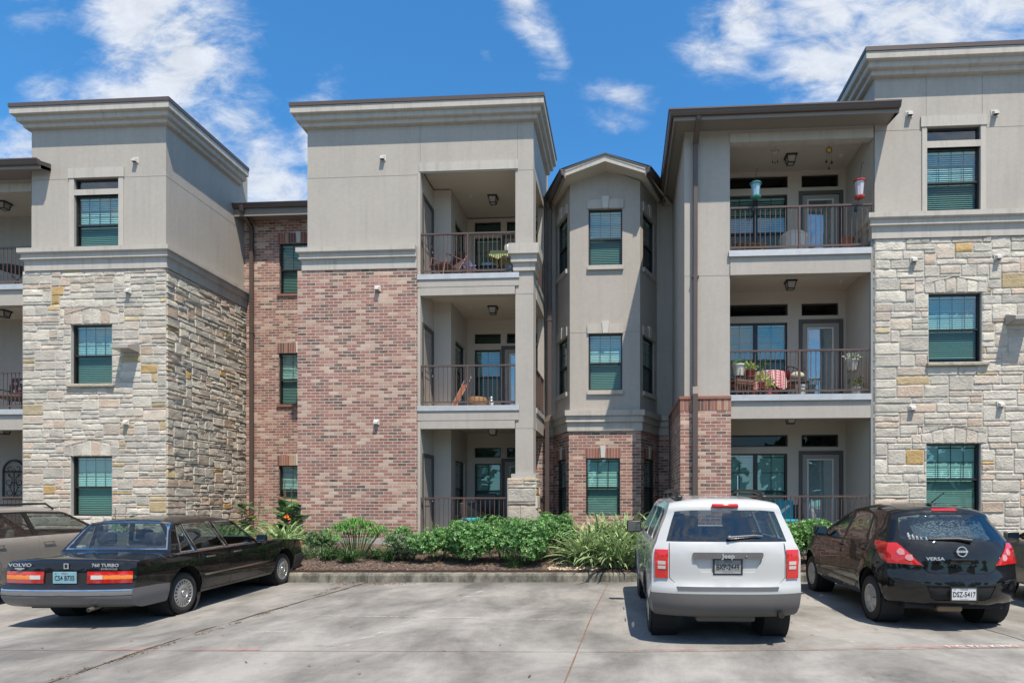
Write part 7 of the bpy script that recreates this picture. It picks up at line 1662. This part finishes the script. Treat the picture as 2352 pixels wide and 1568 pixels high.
# windows: front door, rear door, small rear quarter
Q = [rounded([(1.07, 1.0), (1.98, .985), (1.42, 1.30), (1.15, 1.37)], .03), rounded([(.22, 1.025), (1.0, 1.0), (1.08, 1.385), (.72, 1.405), (.42, 1.37)], .04), rounded([(-.04, 1.06), (.14, 1.03), (.33, 1.33), (.22, 1.29)], .02)]
for q in Q: c.side_poly('glass', q)
c.side_poly('frame', [(-.10, 1.03), (1.0, .975), (2.10, .955), (2.06, .985), (1.45, 1.325), (1.15, 1.395), (.72, 1.42), (.42, 1.395), (.20, 1.33)])
for y in (0, 2.6): c.side_poly('arch', arch(y, .355))
c.side_poly('lamp_red', [(-.6, .79), (-.36, .83), (-.18, .95), (-.06, 1.045), (-.25, 1.045), (-.6, 1.02)])
c.side_poly('molding', [(.42, .405), (2.15, .405), (2.15, .44), (.42, .44)])
for pl in ([(1.03, .36), (1.06, .97)], [(.36, .40), (.40, .60), (.15, .90), (.08, 1.02)], [(2.06, .36), (2.10, .95)], [(.38, .345), (2.2, .345)], [(-.36, .34), (-.40, .68), (-.46, .76)]): c.side_poly('seam', lineband(pl, .007))
c.build()
c.part('body', 'body', blackp, root, 0, .02, inner=cdark); rg = c.part('rear_glass', 'rear_window', carglass, root, -.003, 0); c.part('windshield', 'windshield', carclear, root, -.004, 0); mat('window_trim', (.015, .015, .015), .35)
for sg in (-1, 1):
    c.part('frame', 'window_frame', mat('window_trim'), root, -.001, .02, inner=cdark, keep=lambda v, sg=sg: v.x * sg > 0)
    for q in Q: c.part('glass', 'side_window', carglass, root, -.006, 0, keep=lambda v, q=q, sg=sg: v.x * sg > 0 and pip(grow(q, .004), v.y, v.z))
    k = lambda v, sg=sg: v.x * sg > 0
    e = c.part('lamp_red', 'tail_light', redl, root, .012, .03, keep=k); c.part('lamp_white', 'reverse_lens', pinkl, e, .016, .025, keep=k); c.part('molding', 'side_molding', mat('window_trim'), root, .012, .016, keep=k)
    m = MB(); m.tube([(sg * .78, -.36, .60), (sg * .715, -.58, .60), (sg * .57, -.72, .60), (sg * .50, -.75, .59)], .017, 6); m.build('bumper_strip', blackp, root, smooth=60)
c.part('brake', 'high_brake_light', redl, root, .008, .02); c.part('recess', 'plate_recess', cdark, root, -.012, .01); c.part('handle', 'tailgate_handle', cdark, root, -.008, .01); c.part('seam', 'panel_gap', cdark, root, -.005, 0)
m = MB(); m.tube([(-.14, -.755, .855), (0, -.765, .862), (.14, -.755, .855)], .016, 8); m.build('handle_grip', blackp, root, smooth=60)
m = MB(); m.box(-.60, .60, -.55, 2.9, .24, .45); m.build('underbody', cdark, root); m = MB(); m.rbox(-.22, .10, -.60, -.35, .20, .29, .04); m.build('muffler', mat('rusty_muffler', (.28, .19, .12), .5, metal=.5), root)
wells(root, (0, 2.6), .355, .83)
for y in (0, 2.6):
    for s in (-1, 1): wheel(root, s * .735, y, .308, .185, .195, 'seven', s)
interior(root, -.30, 1.8, 1.0, .74, 1.4, [(-.36, .95, .5), (.36, .95, .5), (0, .05, 1.15)])
mirror(root, -.82, 1.80, 1.06, blackp, -1, sz=(.105, .06, .075)); mirror(root, .82, 1.80, 1.06, blackp, 1, sz=(.105, .06, .075))
handle(root, -.832, .32, .90, -1, blackp, l=.09); handle(root, -.838, 1.16, .90, -1, blackp, l=.09)
m = MB(); m.tube([(.16, -.66, 1.08), (.0, -.64, 1.10), (-.34, -.60, 1.095)], [.024, .018, .007], 8); m.build('rear_wiper', blackm, root, smooth=60)
m = MB(); m.tube([(-.05, -.02, 1.51), (.05, -.22, 1.665)], [.008, .005], 6); m.sphere((-.05, -.02, 1.51), (.03, .04, .02), 6); m.build('roof_antenna', blackm, root, smooth=60)
# sun shade with bright dashes on the inside of the rear glass
m = MB(); rd = random.Random(77); 
P_ = lambda u, v: Vector((-.40 + .92 * u, -.53 + .25 * v + .02 + .13 * abs(2 * u - 1) ** 2.4, 1.095 + .25 * v)); 
m.face([P_(0, 0), P_(1, 0), P_(1, 1), P_(0, 1)]); sh = m.build('rear_sunshade', mat('shade_film', (.03, .06, .10), .5), root)
m = MB()
for i in range(24):
    u = 0
    while u < 1:
        u += rd.uniform(.012, .05); l = rd.uniform(.012, .04); v = (i + rd.uniform(.1, .7)) / 24.5
        if rd.random() < .72 and u + l < 1: q0, q1 = P_(u, v) + Vector((0, -.004, .003)), P_(u + l, v + rd.uniform(-.01, .01)) + Vector((0, -.004, .003)); hgt = Vector((0, .004, .0042)) * rd.uniform(.5, 1.1); m.face([q0 - hgt * .5, q1, q1 + hgt, q0 + hgt])
m.build('shade_dashes', mat('shade_dash', (.36, .50, .62), .4), sh)
m = MB()                                          # small white family stickers at the lower left of the glass
for i, (x, s) in enumerate(((-.575, 1.0), (-.53, .75), (-.485, .55), (-.44, .4), (-.38, .45))):
    z = 1.105 - i * .003; y = -.625 + (x + .57) * -.10
    def st(dx, dz, r, q=None): m.mesh([(x + dx + r * math.cos(a * PI / 3), y + .02 - .004 + (z + dz - 1.1) * .9, z + dz + (q or r) * math.sin(a * PI / 3)) for a in range(6)], [tuple(range(6))])
    st(0, .055 * s, .010 * s + .003); st(0, .028 * s, .010 * s, .02 * s); st(-.008, 0, .004, .014 * s); st(.008, 0, .004, .014 * s); st(-.016 * s, .03 * s, .008 * s, .004); st(.016 * s, .03 * s, .008 * s, .004)
m.xf(Matrix.Translation((0, -.012, 0))); m.build('window_sticker', whitem, rg)
text('VERSA', .052, RT_(-.315, -.728, .865, -.10), badge, 'badge', root, .002, sx=1.5, font_bold=.001)
m = MB(); M_ = RT_(.0, -.738, .955, -.12); m.lathe([(.052, 0), (.052, .008), (.062, .008), (.062, 0)], 28, M_); t = MB(); t.box(-.068, .068, -.013, .013, 0, .010); t.xf(M_); m.mesh(t.v, t.f); e = m.build('tailgate_emblem', badge, root, smooth=40); text('NISSAN', .018, M_ @ Matrix.Translation((0, 0, .0105)), ink, 'emblem_lettering', e, sx=1.3)
plate(root, 0.0, -.788, .455, .305, .152, plw, ('TEXAS', .030), 'DSZ-5417', ('The Lone Star State', .013), frame=mat('window_trim'), fs=.088)
lift(root, 1.04, .022)
# ------------------------------------------------------------------ partly seen cars
def simplecar(name, x, y, rz, paint_, label, wagon, glassm=carclear):
    root = empty(name, (x, y, G(y)), label, 'car', rz=rz)
    tb = [(.22, .78), (.34, .85), (.55, .88), (.82, .875), (.95, .855), (1.0, .80), (1.38, .64), (1.44, .58)]
    def Wf(y, z):
        w = lerpk(tb, z)
        if y < -.3: w -= .06 * ((-.3 - y) / .7) ** 2
        if y > 3.0: w -= .10 * ((y - 3.0) / .8) ** 2
        return w
    if wagon: rear = [(-.85, .27, -.75, .28), (-1.0, .35, -.85, .35), (-1.02, .55, -.87, .55), (-.98, .95, -.84, .95), (-.70, 1.38, -.62, 1.33), (-.6, 1.42, -.55, 1.36), (.3, 1.46, .3, 1.395)]
    else: rear = [(-.85, .27, -.75, .28), (-1.0, .35, -.85, .35), (-1.02, .55, -.87, .55), (-.98, .98, -.84, .95), (-.9, 1.02, -.8, .97), (-.45, 1.05, -.45, .99), (.10, 1.37, .08, 1.32), (.3, 1.43, .3, 1.37)]
    e_ = .4 if wagon else 0; wb = 2.7 + e_
    prof = rear + [(.9, 1.455, .9, 1.39), (1.35 + e_, 1.42, 1.32 + e_, 1.35), (1.5 + e_, 1.37, 1.45 + e_, 1.31), (2.2 + e_, 1.01, 2.1 + e_, .955), (2.3 + e_, .98, 2.2 + e_, .94), (2.9 + e_, .90, 2.85 + e_, .87), (3.3 + e_, .80, 3.2 + e_, .77), (3.45 + e_, .62, 3.3 + e_, .62), (3.5 + e_, .45, 3.32 + e_, .45), (3.4 + e_, .28, 3.25 + e_, .28)]
    c = Car(prof, Wf, p=2.8, smooth=1)
    c.ribbon_poly('windshield', [(-.68, 1.02), (.68, 1.02), (.56, 1.35), (-.56, 1.35)], (2.2 + e_, 1.01), (1.45 + e_, 1.38))
    c.ribbon_poly('rear_glass', [(-.66, 1.0), (.66, 1.0), (.58, 1.32), (-.58, 1.32)] if wagon else [(-.64, 1.08), (.64, 1.08), (.56, 1.34), (-.56, 1.34)], *(((-.98, .95), (-.70, 1.38)) if wagon else ((-.45, 1.05), (.10, 1.37))))
    s0 = c.S[c.Sof((3.4 + e_, .28))]; c.cutS = [('under', s0, c.Lt + 1), ('under', -1, c.S[c.Sof((-.88, .28))])]
    Q = [rounded([(1.12, .985), (2.03 + e_, .985), (1.46 + e_, 1.305), (1.08, 1.335)], .03), rounded([(.18, .985), (1.04, .985), (1.0, 1.335), (.28, 1.325)], .03)]
    if wagon: Q.append(rounded([(-.62, .99), (.10, .985), (.20, 1.325), (-.52, 1.31)], .04))
    for q in Q: c.side_poly('glass', q)
    c.side_poly('frame', grow([(-.64 if wagon else .12, .985), (2.05 + e_, .985), (1.46 + e_, 1.318), (1.06, 1.345), (-.52 if wagon else .28, 1.335)], .012))
    for y_ in (0, wb): c.side_poly('arch', arch(y_, .365))
    c.side_poly('molding', [(.42, .50), (2.28, .50), (2.28, .55), (.42, .55)])
    for pl in ([(1.08, .32), (1.09, .96)], [(.42, .36), (.42, .60), (.14, .80), (.14, .96)], [(2.10, .32), (2.12, .93)], [(.4, .30), (2.25, .30)]): c.side_poly('seam', lineband(pl, .007))
    c.build(); c.part('body', 'body', paint_, root, 0, .02, inner=cdark); c.part('windshield', 'windshield', glassm, root, -.004, 0); c.part('rear_glass', 'rear_window', glassm, root, -.004, 0); 
    for sg in (-1, 1):
        c.part('frame', 'window_frame', mat('window_trim'), root, -.001, .02, inner=cdark, keep=lambda v, sg=sg: v.x * sg > 0)
        for q in Q: c.part('glass', 'side_window', glassm, root, -.006, 0, keep=lambda v, q=q, sg=sg: v.x * sg > 0 and pip(grow(q, .004), v.y, v.z))
        c.part('molding', 'side_molding', paint_, root, .012, .016, keep=lambda v, sg=sg: v.x * sg > 0); mirror(root, sg * .86, 1.86 + e_, 1.03, paint_, sg, sz=(.10, .06, .07)); handle(root, sg * .872, .36, .88, sg, chrome if not wagon else paint_); handle(root, sg * .872, 1.25, .88, sg, chrome if not wagon else paint_)
        m = MB(); xs = sorted((sg * .80, sg * .70)); m.rbox(xs[0], xs[1], -.99, -.88, .72, .92, .01); m.build('tail_light', redl, root)
        if wagon: m = MB(); m.tube([(sg * .55, -.5, 1.385), (sg * .55, -.45, 1.46), (sg * .55, 1.55, 1.475), (sg * .55, 1.70, 1.385)], .016, 6); m.build('roof_rail', blackm, root, smooth=50)
    c.part('seam', 'panel_gap', cdark, root, -.005, 0, keep=lambda v: v.x < 0); c.part('seam', 'panel_gap', cdark, root, -.005, 0, keep=lambda v: v.x >= 0); m = MB(); m.box(-.62, .62, -.8, 3.2, .24, .45); m.build('underbody', cdark, root); wells(root, (0, wb), .365, .86)
    for y_ in (0, wb):
        for s in (-1, 1): wheel(root, s * .76, y_, .318, .195, .20, 'seven', s)
    interior(root, -.3, 1.85 + e_, .98, .78, 1.35, [(-.37, 1.0, .5), (.37, 1.0, .5), (0, .15, 1.2)], sm=seatl); lift(root, 1.06 if wagon else 1.02, .01); return root
simplecar('tan_wagon', -10.55, 8.5, .05, tanp, 'tan station wagon with roof rails parked left of the black sedan', True)
simplecar('beige_sedan', 7.15, 8.3, -.02, beigep, 'beige sedan cut off by the right edge of the photo beside the black hatchback', False)

for o in list(S.objects):
    if o.get('category') == 'car': o.rotation_euler.x = .014; o.rotation_mode = 'XYZ'
